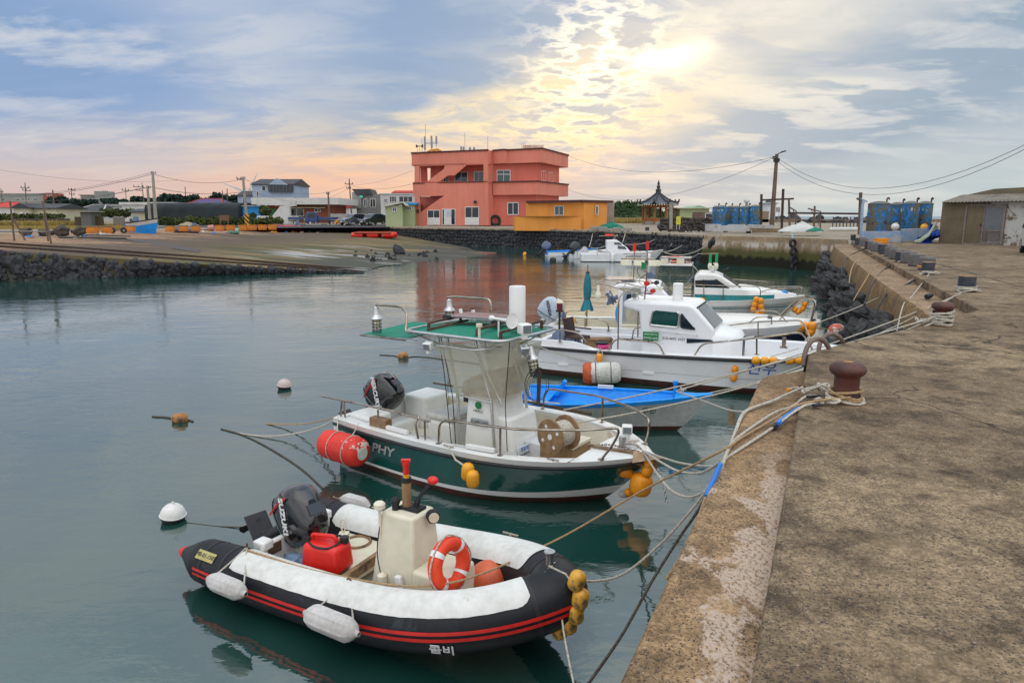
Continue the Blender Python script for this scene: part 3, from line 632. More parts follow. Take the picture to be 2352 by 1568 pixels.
class Boat:
 def __init__(s,name,label,cat,x,y,th,L=5,B=2,s0=.7,s1=.9,rake=.7,tm=.4,pb=2.5,st=.12,wr=.9,z=WZ,group=None):
  s.root = thing(name,label,cat,(x,y,z),th,group); s.x,s.y,s.th,s.zw = x,y,th,z
  s.L,s.B,s.s0,s.s1,s.rake,s.tm,s.pb,s.st,s.wr = L,B,s0,s1,rake,tm,pb,st,wr
 def inv(s,p):
  dx,dy = p[0]-s.x,p[1]-s.y; c_,s_ = cos(s.th),sin(s.th); return Vector((dx*c_+dy*s_,-dx*s_+dy*c_,p[2]-s.zw))
 def at(s,u,v,z): return s.inv(G(u,v,z+s.zw))
 def aty(s,u,v,yl):
  a = P(u,v,5); b = P(u,v,6); ya = s.inv(a).y; yb = s.inv(b).y; t = (yl-ya)/(yb-ya); return s.inv(a.lerp(b,t) if 0 <= t <= 1 else a+(b-a)*t)
 def prof(s,pts,yl): return [(q.x,q.z) for q in (s.aty(u,v,yl) for u,v in pts)]
 def world(s,p): return s.root.matrix_basis @ Vector(p)
 def f(s,t,pb): a = clip((t-s.tm)/(1-s.tm),0,1); return (1-a**pb)*(1-s.st*clip(1-t/s.tm,0,1)**2)
 def sz(s,t): return s.s0+(s.s1-s.s0)*t*t
 def b(s,t): return s.B/2*s.f(t,s.pb)
 def pt(s,t,z,side):
  S = s.sz(t); w = s.B/2*s.wr*s.f(t,s.pb*.8); q = z/S
  if z >= 0: y = w+(s.b(t)-w)*q**1.2; x = t*(s.L-s.rake*(1-min(1,q)**.85))
  else: y = w*max(0,1+z/.45)**.6; x = t*(s.L-s.rake-abs(z)*1.2)
  return Vector((x,side*max(y,.0),z))
 def ts(s,n=40): return [1-(1-i/n)**1.6 for i in range(n+1)]
 def sheer(s,t,side,up=0,inset=0): p = s.pt(t,s.sz(t),side); p.y -= side*min(inset,abs(p.y)); p.z += up; return p
 def xsheer(s,x): return clip(x/s.L,0,1)
 def hull(s,bands,trans=True,stripes=()):
  "bands: (name, material, ztop(t), zbottom(t), rows, proud)"
  T = s.ts()
  for name,m,zt_,zb_,n,pr in bands:
   b = MB()
   for side in (-1,1):
    rows = []
    for i in range(n+1):
     r = []
     for t in T: z = zt_(t)+(zb_(t)-zt_(t))*i/n; p = s.pt(t,z,side); p.y += side*pr; r.append(p)
     rows.append(r)
    b.grid(rows,flip=side > 0)
    if trans and side < 0:
     b.grid([[r[0],Vector((r[0].x,-r[0].y,r[0].z))] for r in rows])
   b.build(name,m,s.root,ang=50)
 def deck(s,m,gw=.2,fl=.15,td=.8,tr=.12,lm=None,x0=0,lip=.02):
  "gunwale cap, foredeck, inner liner and cockpit floor"
  def low(t,side):
   p = s.sheer(t,side,0,gw); x = min(p.x,s.L*td-.15); t2 = x/(s.L-s.rake*(1-(fl/s.sz(t))**.85)); y = min(abs(p.y)*.94,max(.02,abs(s.pt(min(t2,1),fl,side).y)-.10)); return Vector((x,side*y,fl))
  T = [t for t in s.ts(48) if t <= td]+[td]; T2 = [td+(1-td)*i/12 for i in range(13)]; b = MB(); l = MB()
  for side in (-1,1):
   b.grid([[s.sheer(t,side,lip) for t in T],[s.sheer(t,side,lip+.012,gw*.5) for t in T],[s.sheer(t,side,lip,gw) for t in T],[s.sheer(t,side,lip-.05,gw) for t in T]])
   l.grid([[s.sheer(t,side,lip-.05,gw) for t in T],[low(t,side) for t in T]])
  b.grid([[s.sheer(t,-1,lip) for t in T2],[Vector((s.sheer(t,1).x,0,s.sz(t)+lip+.03)) for t in T2],[s.sheer(t,1,lip) for t in T2]])
  e1 = s.sheer(td,-1,lip-.05,gw); e2 = s.sheer(td,1,lip-.05,gw)
  l.grid([[e1,e2],[low(td,-1),low(td,1)]])
  a = s.sheer(0,-1,lip,gw); c = s.sheer(0,1,lip,gw)
  b.box((tr/2+x0,0,(a.z+fl)/2),(tr,2*abs(s.sheer(0,1).y),a.z-fl))
  fl_r = [[low(t,sd) for t in T] for sd in (-1,1)]
  l.grid(fl_r)
  b.build('gunwale',m,s.root,ang=40); return l.build('cockpit',lm or m,s.root,ang=40)
 def rubrail(s,m,r=.03,dz=0.0,name='rub_rail'):
  b = MB()
  for side in (-1,1): b.tube([s.sheer(t,side,dz)+Vector((0,side*.008,0)) for t in s.ts(40)],r,6)
  b.build(name,m,s.root)
 def rail(s,pts,r=.014,m=None,name='handrail',posts=()):
  b = MB(); b.tube(arc_corner(pts,.16,5),r,8)
  for a,c in posts: b.tube([a,c],r*.95,8); b.cyl(Vector(c)-Vector((0,0,.0)),Vector(c)+Vector((0,0,.012)),r*2.6)
  for e in (pts[0],pts[-1]): b.cyl(e,Vector(e)+Vector((0,0,.012)),r*2.6)
  return b.build(name,m or M['steel'],s.root)
 def side_rail(s,side,ts_,h,inset=.1,close=True,posts=()):
  P_ = [s.sheer(t,side,h,inset) for t in ts_]
  if close: P_ = [s.sheer(ts_[0],side,.02,inset)]+P_+[s.sheer(ts_[-1],side,.02,inset)]
  return s.rail(P_,posts=[(s.sheer(t,side,h,inset),s.sheer(t,side,.02,inset)) for t in posts])
def se(n_,a,b,e=3.2):
 out = []
 for i in range(n_):
  th = 2*pi*i/n_; c_,s_ = cos(th),sin(th); out.append((a*math.copysign(abs(c_)**(2/e),c_),b*math.copysign(abs(s_)**(2/e),s_)))
 return out
def outboard(boat,loc,tilt,sc,mcowl,mleg,words=None,wm=None,stripe=None,cover=False,steer=0.0):
 "outboard motor: clamp + leg as the part, cowling, propeller and lettering under it"
 R = Matrix.Rotation(steer,3,'Z') @ Matrix.Rotation(tilt,3,'Y'); b = MB()
 b.box((0.02,0,-.05),(.14,.26,.30)); b.tube([(-.10,0,.12),(-.16,0,-.25),(-.2,0,-.62)],[.14,.12,.10],12,sx=.7)
 b.box((-.28,0,-.62),(.56,.28,.022)); b.box((-.16,0,-.48),(.26,.15,.03)); b.tube([(.02,0,-.74),(-.12,0,-.76),(-.32,0,-.76),(-.44,0,-.76)],[.015,.065,.07,.045],10)
 b.prism([(-.04,-.60),(-.34,-.60),(-.30,-.80),(-.16,-1.0),(-.08,-.98)],-.014,.014,'y')
 for k in (-1,1): b.cyl((.02,k*.10,-.1),(.14,k*.10,-.16),.016)
 o = b.build('outboard_motor',mleg,boat.root,bevel=.012); o.location = loc; o.rotation_euler = R.to_euler(); o.scale = (sc,)*3
 c = MB(); rows = []
 for z,a,w_,xo in [(.02,.17,.12,-.16),(.10,.27,.165,-.15),(.16,.315,.185,-.14),(.34,.335,.195,-.12),(.50,.325,.185,-.10),(.60,.28,.165,-.09),(.665,.19,.12,-.08),(.69,.08,.05,-.08)]:
  rows.append([Vector((xo+x,y,z)) for x,y in se(28,a,w_)])
 c.grid(rows,closed=True); n0 = len(c.v); c.add([(-.16,0,.0)],[]); c.box((-.05,0,.685),(.12,.16,.025))
 cw = c.build('cowling',mcowl,o,ang=50)
 if not cover:
  p = MB()
  for k in range(3):
   Rm = Matrix.Rotation(2*pi*k/3,3,'X'); p.add([Rm @ Vector(q)+Vector((-.47,0,-.76)) for q in ((.02,-.03,.03),(-.02,.04,.03),(-.03,.06,.15),(.0,.0,.17),(.03,-.06,.14))],[(0,1,2,3,4)])
  p.tube([(-.42,0,-.76),(-.53,0,-.76)],[.045,.03],10); p.build('propeller',mleg,o)
  g = MB(); rows = [[Vector((xo+x*1.01,y*1.01,z)) for x,y in se(28,a,w_)] for z,a,w_,xo in [(.145,.31,.183,-.14),(.165,.316,.187,-.14)]]
  g.grid(rows,closed=True); g.build('cowling_seam',M['alloy'] if mcowl is M['black gloss'] else M['letter black'],o)
 if words:
  d = R.inverted() @ Vector((.22,0,-1)); d.y = 0; d.normalize()
  for sd in (-1,1):
   z = Vector((0,sd,0)); y = z.cross(d); text(words,.118,wm,o,(-.16,sd*.200,.37),Matrix((d,y,z)).transposed(),name='lettering',ext=.004,bold=.004)
 if stripe:
  g = MB(); g.tube([(-.30,-.19,.10),(-.315,-.197,.3),(-.30,-.192,.54)],.008,6); g.tube([(-.285,-.19,.10),(-.295,-.197,.3),(-.285,-.192,.54)],.003,6); g.build('stripe',stripe,o)
 return o
def floatbuoy(name,label,cat,p,r,ln,axis=(0,0,1),m=None,group=None,n=16):
 m = m or M['float yellow']; p = Vector(p); b = MB(); h = ln/2
 b.lathe([(r*.12,-h),(r*.45,-h*.97),(r*.8,-h*.8),(r*.98,-h*.5),(r,0),(r*.98,h*.5),(r*.8,h*.8),(r*.45,h*.97),(r*.12,h)],(0,0,0),n,axis)
 o = b.build(name,m,ang=60); o.location = p; return tag(o,label,cat,group)
def rope(name,label,pts,r,m,cat='rope',group=None,n=6,twist=False):
 b = MB(); b.tube(pts,r,n); p0 = Vector(pts[0]); o = b.build(name,m,loc=p0); return tag(o,label,cat,group)
# ==== inflatable boat in the foreground
RB = Boat('inflatable_boat','black and white rigid inflatable boat with red stripes, cream console and tilted outboard','inflatable boat',-2.881,7.346,-.521,L=4.013)
def rib_center(t,side):
 L,r,yc,zb,pb = 4.013,.25,.67,.36,3.2
 a = clip((t-.5)/.5,0,1); return Vector((t*(L-r)+.02,side*yc*(1-a**pb)**.8,.25+zb*t**3.2))
RT = [i/40*.8 for i in range(40)]+[.8+.2*(1-(1-i/30)**2.2) for i in range(31)]
def rib_ring(t,side,i):
 c = rib_center(t,side); j = RT.index(t); t0 = RT[max(0,j-1)]; t1 = RT[min(len(RT)-1,j+1)]; d = (rib_center(t1,side)-rib_center(t0,side))
 if t >= .9999: d = Vector((0,-side,0))
 d.normalize(); up = Vector((0,0,1)); n = d.cross(up) if side < 0 else up.cross(d); n.normalize(); up = n.cross(d) if side < 0 else d.cross(n); return c,n,up.normalized()
RIBR = .25
def rib_pt(t,side,phi,dr=0.0):
 c,n,up = rib_ring(t,side,0); r = RIBR*(1-.10*max(0,1-t*8)) + dr; return c+n*(sin(phi)*r)+up*(cos(phi)*r)
def rib_strip(b,side,t0,t1,ph0,ph1,dr,k=10,rag=0):
 T = [t for t in RT if t0 <= t <= t1]; rows = []
 for i,t in enumerate(T):
  e = (0,0)
  if rag:
   s0_ = (t-t0)*4.0; s1_ = (t1-t)*4.0; q = min(1,max(0.0,s0_/.16)); q2 = min(1,max(.0,s1_/.10)); c0 = 1-sqrt(max(0,1-(1-q)**2)); c1 = 1-sqrt(max(0,1-(1-q2)**2)); mid = (ph0+ph1)/2
   w_ = max(c0,c1); e = ((mid-ph0)*w_*.55,(ph1-mid)*w_*.55); e = (e[0],e[1]+.03*mnoise.noise(Vector((t*30,side,0))))
  a = ph0+e[0]; c = ph1-e[1]; rows.append([rib_pt(t,side,a+(c-a)*j/k,dr) for j in range(k+1)])
 b.grid(rows)
def rib_strip2(b,side,t0,t1):
 c0 = [rib_pt(t0,side,2*pi*j/28,.004) for j in range(28)]; c1 = [rib_pt(t1,side,2*pi*j/28,.004) for j in range(28)]; L_ = (c1[0]-c0[0]).length; k = min(1,.035/max(L_,.01)); b.grid([c0,[p.lerp(q,k) for p,q in zip(c0,c1)]],closed=True)
b = MB()
for side in (-1,1):
 rows = [[rib_pt(t,side,2*pi*j/28) for j in range(28)] for t in RT]; b.grid(rows,closed=True)
 c,n,up = rib_ring(0,side,0); cone = []
 for q,dx in ((.9,0),(.86,-.03),(.70,-.12),(.45,-.24),(.28,-.33)): cone.append([c+Vector((dx,0,0))+n*(sin(2*pi*j/28)*RIBR*q)+up*(cos(2*pi*j/28)*RIBR*q) for j in range(28)])
 b.grid(cone,closed=True)
b.build('tube',M['hypalon'],RB.root,ang=60)
for side in (-1,1):
 for tt_ in (.05,.12,.955): b = MB(); i_ = min(range(len(RT)),key=lambda i: abs(RT[i]-tt_)); rib_strip2(b,side,RT[i_],RT[min(i_+1,len(RT)-1)]); b.build('tube_seam',M['black rubber'],RB.root)
for side in (-1,1):
 c = rib_center(0,side); b = MB(); b.lathe([(.072,0),(.06,.05),(.035,.10),(.008,.125)],c+Vector((-.325,0,0)),16,(-1,0,0)); b.build('tube_tip',M['red vinyl'],RB.root)
for side,t0,t1 in ((-1,.14,.96),(1,.17,.92)):
 b = MB(); rib_strip(b,side,t0,t1,-1.15,.92,.006,rag=1); b.build('white_panel',M['white skin'],RB.root,ang=60,fixn=True)
for side in (-1,1):
 b = MB(); rib_strip(b,side,0.005,1,1.34,1.46,.005,3); rib_strip(b,side,0.005,1,1.56,1.68,.005,3); b.build('red_stripe',M['red vinyl'],RB.root,ang=60)
b = MB(); rows = []
for t in [x for x in RT if x >= .12]:
 a = rib_center(t,-1); c = rib_center(t,1); rows.append([a+Vector((0,.1,-.14)),Vector((a.x,0,a.z-.20)),c+Vector((0,-.1,-.14))])
b.grid(rows); b.build('floor',M['cream gelcoat'],RB.root)
b = MB(); b.box((.62,0,.28),(.07,.98,.40)); b.box((.60,-.42,.47),(.16,.14,.10)); b.box((.60,.42,.47),(.16,.14,.10)); b.build('transom',M['gelcoat'],RB.root,bevel=.02)
b = MB(); b.box((.66,-.33,.40),(.012,.17,.11)); b.build('motor_pad',M['brown timber'],RB.root)
b = MB(); b.box((1.28,.18,.26),(.66,.62,.14)); b.build('stern_locker',M['cream gelcoat'],RB.root,bevel=.03)
b = MB(); b.torus((1.22,.30,.335),.14,.018,20,6); b.build('locker_recess',M['plywood'],RB.root)
b = MB(); b.bar((1.62,-.52,.30),(1.62,.50,.34),.05,.10); b.bar((1.0,-.2,.22),(1.62,-.2,.22),.04,.05); b.build('wooden_beam',M['plywood'],RB.root)
b = MB(); b.prism([(1.70,.12),(1.86,.12),(1.84,.50),(1.74,.46)],-.50,-.46,'y'); b.build('plank',M['plywood'],RB.root,bevel=.004)
b = MB(); x0,x1 = 1.86,2.42
def slopebox(b,q0,q1,z0,z1):
 "q = (xmin,xmax,ymin,ymax) at z0 and z1"
 vs = [(q[i],q[j],z) for q,z in ((q0,z0),(q1,z1)) for i,j in ((0,2),(1,2),(1,3),(0,3))]; b.add(vs,[(3,2,1,0),(4,5,6,7),(0,1,5,4),(1,2,6,5),(2,3,7,6),(3,0,4,7)])
slopebox(b,(1.90,2.46,-.32,.20),(2.02,2.40,-.22,.12),.08,1.07); slopebox(b,(2.44,2.86,-.315,.19),(2.42,2.82,-.29,.17),.08,.60)
b.build('console',M['cream gelcoat'],RB.root,bevel=.03,seg=3)
b = MB(); b.box((2.30,-.315,.42),(.07,.05,.22),R=Matrix.Rotation(-.12,3,'Y')); b.build('console_bracket',M['white plastic'],RB.root,bevel=.012)
b = MB(); b.lathe([(.01,-.10),(.04,-.08),(.05,0),(.045,.07),(.01,.10)],(2.10,-.325,.42),12); b.build('console_cap',M['cream gelcoat'],RB.root)
b = MB(); b.tube(spline([(2.03,-.25,.95),(2.03,-.30,.70),(2.09,-.335,.52),(2.13,-.335,.33),(2.30,-.335,.2),(2.32,-.33,.08)]),.006,5); b.build('cable',M['hose black'],RB.root)
b = MB(); b.tube([(2.03,-.245,.86),(2.03,-.245,1.10)],.014,8); b.lathe([(.03,0),(.055,.012),(.055,.055),(.04,.07)],(2.03,-.245,1.10),14); b.build('antenna',M['cream gelcoat'],RB.root)
for nm,p,r,m in (('round_lamp',(2.44,.02,1.03),.062,'black rubber'),):
 b = MB(); b.cyl(p,Vector(p)+Vector((.05,-.04,.0)),r,n=18); lo_ = b.build(nm,M[m],RB.root); b = MB(); b.cyl(Vector(p)+Vector((.045,-.036,0)),Vector(p)+Vector((.058,-.046,0)),r*.8,n=18); b.build('lens',M['lamp glass'],lo_)
b = MB(); b.cyl((2.12,-.12,1.07),(2.12,-.12,1.13),.035); b.ball((2.12,-.12,1.15),.045,12,8); lo_ = b.build('compass',M['black rubber'],RB.root)
b = MB(); b.tube(spline([(2.28,-.02,1.07),(2.30,.0,1.17),(2.36,.05,1.27),(2.40,.08,1.33)]),[.028]*6+[.02]*12+[.018],8); b.box((2.25,-.03,1.085),(.22,.14,.03)); lv = b.build('throttle_lever',M['black rubber'],RB.root)
b = MB(); b.ball((2.41,.085,1.345),.05,14,10,sc=(1.1,1,.8)); b.build('knob',M['red plastic'],lv)
hp = thing('hand_pump','wooden cylinder hand pump with red handle standing on the cream console','hand pump',RB.world((2.20,-.05,1.07)))
b = MB(); b.cyl((0,0,0),(0,0,.36),.052,n=16); b.build('barrel',M['wood'],hp); b = MB(); b.cyl((0,0,.36),(0,0,.42),.057,n=16); b.build('collar',M['black rubber'],hp)
b = MB(); b.cyl((0,0,.42),(0,0,.46),.032); b.build('neck',M['float yellow'],hp)
b = MB(); b.lathe([(.028,.46),(.036,.50),(.03,.54),(.04,.60),(.036,.63)],(0,0,0),12); b.box((0,0,.645),(.10,.05,.03)); b.build('handle',M['red plastic'],hp); hp.scale = (.85,.85,.74)
OB1 = outboard(RB,(.56,.0,.36),radians(50),.98,M['black gloss'],M['black rubber'],'SUZUKI',M['letter white'],M['red vinyl'],steer=radians(-12))
b = MB(); b.tube(spline([(.62,.0,.55),(.8,-.05,.5),(1.02,-.08,.42)]),.025,8); b.build('tiller',M['black rubber'],RB.root)
b = MB(); b.lathe([(.032,0),(.032,.17),(.036,.18),(.048,.20),(.048,.215)],RB.aty(1262,1318,.06),16); b.tube([RB.aty(1262,1305,.0)+Vector((0,-.09,0)),RB.aty(1262,1305,.0)+Vector((0,.11,0))],.012); b.build('mooring_post',M['alloy'],RB.root)
for (u,v,z) in ((1013,1362,.55),(1173,1232,.62),(968,1200,.50)):
 p = RB.at(u,v,z); b = MB(); b.tube([p+Vector((-.09,0,.03)),p+Vector((.09,0,.03))],.010); b.cyl(p-Vector((0,0,.02)),p+Vector((0,0,.035)),.016); b.build('cleat',M['steel'],RB.root)
b = MB(); b.torus(RB.at(802,1335,.53),.03,.007,12,6,(0,1,0)); b.build('eye',M['rust'],RB.root); b = MB(); b.torus(RB.at(567,1256,.52),.035,.008,12,6,(1,1,0)); b.build('eye',M['rust'],RB.root)
pp = RB.root
def on_tube(t,side,phi,dr=.006):
 p = rib_pt(t,side,phi,dr); c = rib_center(t,side); return p,(p-c).normalized()
i0 = min(range(len(RT)),key=lambda i: abs(RT[i]-.055)); p,n = on_tube(RT[i0],-1,.75,.012)
rb_rot = facing(n); b = MB(); b.box((0,0,0),(.26,.095,.006),R=rb_rot); pl = b.build('number_plate',M['plate yellow'],RB.root); pl.location = p
text('MB-01-1505',.058,M['letter black'],pl,n*.006,rb_rot,ext=.001)
i0 = min(range(len(RT)),key=lambda i: abs(RT[i]-.80)); p,n = on_tube(RT[i0],-1,1.98,.012); text('콤비',.12,M['letter white'],RB.root,p,facing(n),ext=.002,bold=.002)
def jerry():
 o = thing('fuel_can','red plastic fuel can with black hose in the stern of the inflatable','fuel can',RB.world((1.30,-.22,.30)),RB.th+radians(8))
 b = MB(); b.box((0,0,.15),(.46,.30,.28),taper=.9); b.build('tank',M['red plastic'],o,bevel=.05,seg=3)
 b = MB(); b.tube(arc_corner([(-.16,-.02,.28),(-.16,-.02,.345),(.10,.0,.36),(.12,.0,.28)],.04),.020,8); b.build('handle',M['red plastic'],o)
 b = MB(); b.cyl((.17,.06,.28),(.17,.06,.34),.045); b.build('cap',M['black rubber'],o)
 b = MB(); b.tube(spline([(-.19,-.06,.29),(-.05,-.14,.285),(.10,-.12,.285),(.16,-.02,.31),(.12,.08,.33),(-.02,.1,.30)]),.011,6); b.box((-.2,-.06,.30),(.08,.05,.05)); b.build('hose',M['black rubber'],o)
jerry()
def lifering(name,label,loc,R,rad=.26,thick=.075):
 o = thing(name,label,'life ring',loc); o.rotation_euler = R.to_euler()
 b = MB(); b.torus((0,0,0),rad,thick,36,14); b.build('ring',M['orange ring'],o)
 for k in range(4):
  a = pi/4+k*pi/2; b = MB(); b.torus((rad*cos(a),rad*sin(a),0),thick*1.03,.012,20,5,(-sin(a),cos(a),0)); b2 = MB()
  rows = [[Vector((cos(a+da)*(rad+thick*1.05*cos(2*pi*j/16)),sin(a+da)*(rad+thick*1.05*cos(2*pi*j/16)),thick*1.05*sin(2*pi*j/16))) for j in range(16)] for da in (-.11,.11)]
  b2.grid(rows,closed=True); b2.build('white_band',M['white plastic'],o)
 b = MB(); pts = []
 for k in range(4):
  a = pi/4+k*pi/2
  for q in (0,.5): aa = a+q*pi/2; rr = rad+thick*(1.05 if q == 0 else 1.35); pts.append((rr*cos(aa),rr*sin(aa),.02))
 b.tube(spline(pts+[pts[0]],5),.008,6); b.build('grab_line',M['rope white'],o); return o
rc = RB.world(RB.aty(1032,1296,-.20)); Rr = facing((RB.root.matrix_basis.to_3x3() @ Vector((1,-.12,.16))).normalized()); lifering('life_ring','orange life ring with white bands leaning on the console seat',rc,Rr,.185,.066)
b = MB(); b.ball((0,0,0),.19,24,16,sc=(1,1,.95)); b.cyl((.1,0,.13),(.16,0,.19),.03); o = b.build('ball_buoy',mat('faded orange vinyl',(.62,.12,.04),(.52,.09,.035),.5,scale=3,bump=.15)); o.location = RB.world(RB.at(1122,1330,.36)); tag(o,'faded orange ball buoy lying in the bow of the inflatable boat','ball buoy')
def netball(c,r):
 b = MB()
 for k in range(9):
  a = pi*k/9; b.torus(c,r,.005,28,4,(cos(a),sin(a),.25)); b.torus(Vector(c)+Vector((0,0,r*cos(pi*(k+1)/10))),r*sin(pi*(k+1)/10),.005,24,4)
 return b
bb = netball((0,0,0),.13); bb.ball((0,0,0),.095,16,10); o = bb.build('net_basket',M['net blue']); o.location = RB.world((1.72,-.38,.22)); tag(o,'round blue mesh basket beside the wooden plank in the inflatable','basket')
b = MB(); rr_ = random.Random(3)
for k in range(7): b.tube(spline([(rr_.uniform(-.22,.22),rr_.uniform(-.12,.12),rr_.uniform(0,.05)) for _ in range(4)]),.035,6)
o = b.build('blue_cloth',mat('pale blue cloth',(.22,.33,.48),(.12,.2,.33),.9,bump=.5)); o.location = RB.world((.92,-.18,.24)); tag(o,'crumpled pale blue cloth behind the red fuel can','cloth')
b = MB(); b.box((0,0,.09),(.10,.10,.18)); b.tube(spline([(0,0,.18),(.03,0,.27),(0,0,.34),(-.03,0,.27),(0,0,.18)]),.008,6); o = b.build('water_bottle',M['lamp glass'],bevel=.02); o.location = RB.world((1.20,.12,.33)); tag(o,'clear bottle with wire loop standing behind the fuel can','bottle')
def fender(label,c,axis,ln,r,hang=(),group='grey fenders on the inflatable boat'):
 c = Vector(c); o = thing('boat_fender',label,'fender',c,group=group); b = MB(); n = 48; h = ln/2; a = Vector(axis).normalized(); x,y,d = frame(a); rows = []
 for rr,z in [(.02,-h),(.03,-h+.03),(.055,-h+.05),(r*.8,-h+.08),(r,-h+.13),(r,0),(r,h-.13),(r*.8,h-.08),(.055,h-.05),(.03,h-.03),(.02,h)]:
  rows.append([d*z+(x*cos(2*pi*j/n)+y*sin(2*pi*j/n))*(rr*(1+(.07 if j % 8 < 2 else 0)*(rr > .07))) for j in range(n)])
 b.grid(rows,closed=True); b.build('body',M['fender grey'],o,ang=25)
 for p,q in hang: b = MB(); b.tube(sag(Vector(p)-c,Vector(q)-c,.01,5),.008,6); b.build('lanyard',M['rope white'],o)
 return o
def rel(u,v,z): return RB.world(RB.at(u,v,z))
c1 = RB.world(RB.aty(520,1345,-1.06)); ax = RB.root.matrix_basis.to_3x3() @ Vector((1,-.02,.0)); e1 = rel(567,1256,.53)
fender('grubby grey ribbed fender hanging by the stern cone of the inflatable',c1,ax,.56,.086,[(c1-ax*.24,e1),(c1+ax*.24,e1)])
c2 = RB.world(RB.aty(760,1430,-1.06)); e2 = rel(802,1335,.53)
fender('cleaner grey ribbed fender hanging amidships on the inflatable',c2,ax,.64,.098,[(c2-ax*.27,e2),(c2+ax*.27,e2)])
c3 = RB.world((1.35,1.02,.36)); fender('grey fender lying along the far tube beside the console',c3,ax,.55,.09,[(c3-ax*.25,RB.world((1.0,.8,.5)))])
c3 = RB.world((.55,1.0,.38)); fender('grey fender on the far tube behind the black outboard',c3,ax,.5,.09,[(c3-ax*.25,RB.world((.4,.8,.5)))])
for k,(u,v,l) in enumerate([(1325,1333,'top one of the grimy yellow floats hanging at the bow of the inflatable'),(1333,1374,'second grimy yellow float down the string at the inflatable bow'),(1322,1408,'third grimy yellow float down the string at the inflatable bow'),(1305,1432,'fourth yellow float down the string, just above the water'),(1283,1444,'lowest yellow float at the inflatable bow, touching the water')]):
 p = RB.world(RB.aty(u,v,-.12)); floatbuoy('net_float',l,'float',p,.070,.175,(.35-.2*k,.1,1),group='yellow floats at the inflatable bow',m=mat('grimy float',(.72,.38,.03),(.5,.25,.03),.4,scale=5,bump=.15,wear=(.12,.09,.04),ws=6,wt=(.5,.62)))
rope('rope','thin white line threading the floats at the inflatable bow',[RB.world(RB.aty(u,v,-.13)) for u,v in ((1262,1300),(1300,1318),(1318,1345),(1322,1392),(1312,1425),(1290,1450))],.008,M['rope white'])
# ==== green fishing boat
TB = Boat('fishing_boat','dark green hulled fishing boat with green canopy, black outboard and yellow bow floats','fishing boat',-2.168,11.397,-.619,4.915,2.498,.675,.752,.723,.414,3.346)
g0 = lambda t: .125+.16*t**3; g1 = lambda t: .085+.04*t**3
TB.hull([('topside',M['green hull'],lambda t: TB.sz(t)-.07,g0,8,0),('white_stripe',M['gelcoat'],g0,g1,2,.004),('hull_bottom',M['bottom red'],g1,lambda t: -.35,5,0),('sheer_strake',M['gelcoat'],lambda t: TB.sz(t)+.02,lambda t: TB.sz(t)-.07,2,.004)])
b = MB()
for side in (-1,1): b.tube([TB.pt(t,TB.sz(t)-.075,side)+Vector((0,side*.012,0)) for t in TB.ts(44)],.026,6)
b.build('rub_rail',M['black rubber'],TB.root)
TB.deck(M['gelcoat'],.20,.26,.84,.10,M['cream gelcoat'])
tr = TB.root
b = MB(); b.box((.36,.66,.46),(.52,.62,.68)); b.box((.36,-.66,.44),(.50,.50,.60)); b.box((.30,0,.28),(.36,.8,.34)); b.build('stern_seat',M['gelcoat'],tr,bevel=.06,seg=3)
b = MB(); b.box((1.50,.02,.42),(.52,.66,.60)); b.build('leaning_seat',M['gelcoat'],tr,bevel=.07,seg=3)
b = MB(); b.box((1.50,.02,.76),(.54,.68,.09)); b.build('seat_cushion',M['vinyl seat'],tr,bevel=.03,seg=3)
b = MB(); b.cyl((1.0,-.35,.13),(1.0,-.35,.16),.2,n=24); b.build('deck_hatch',M['cream gelcoat'],tr)
b = MB(); slopebox(b,(2.02,2.74,-.40,.40),(2.12,2.60,-.37,.37),.10,1.24); slopebox(b,(2.60,3.00,-.36,.36),(2.60,2.86,-.34,.34),.10,.98); b.build('console',M['gelcoat'],tr,bevel=.05,seg=3)
b = MB(); b.box((2.74+.16,-.02,.66),(.02,.5,.5),R=Matrix.Rotation(-.26,3,'Y')); b.build('console_door',M['white plastic'],tr,bevel=.015)
b = MB(); b.box((2.05,0,1.18),(.12,.60,.18)); b.tube(spline([(1.98,.12,1.1),(1.95,.24,1.0),(1.98,.12,.88),(2.0,-.02,1.0),(1.98,.12,1.1)]),.014,6); b.build('dashboard',M['black rubber'],tr)
pc = Vector((2.37,-.407,.86)); b = MB(); b.box((0,0,0),(.30,.006,.10)); pl = b.build('number_plate',M['plate grey'],tr); pl.location = pc; text('01-MB-1923',.064,M['letter black'],pl,(0,-.005,0),facing((0,-1,0)),ext=.001)
text('1903CC',.055,M['letter black'],tr,(2.33,-.392,1.02),facing((0,-1,0)),ext=.001,shear=.3)
b = MB(); b.lathe([(.055,0),(.055,.006)],(2.34,-.392,1.11),18,(0,-1,0),sx=1.0); b.build('badge',M['sign green'],tr)
sg = MB(); sg.box((0,0,0),(.02,.34,.17)); sgo = sg.build('name_sign',mat('sign white',(.62,.68,.74),bump=0),tr); sgo.location = (3.02,-.17,.50); sgo.rotation_euler = (0,-.05,0)
text('트로피호',.068,M['letter blue'],sgo,(.013,0,.035),facing((1,0,0)),ext=.001); text('010-3693-0202',.052,M['letter black'],sgo,(.013,0,-.038),facing((1,0,0)),ext=.001)
def tt(u,v,y): return TB.aty(u,v,y)
top = [Vector((1.33,-.75,2.15)),Vector((3.0,-.72,2.16)),Vector((3.12,0,2.17)),Vector((2.98,.72,2.16)),Vector((1.2,.75,2.15)),Vector((1.2,0,2.15))]
loop = arc_corner([(1.2,0,2.15),(1.22,-.76,2.15),(3.02,-.74,2.16),(3.02,.74,2.16),(1.22,.76,2.15),(1.2,0,2.15)],.25,6)
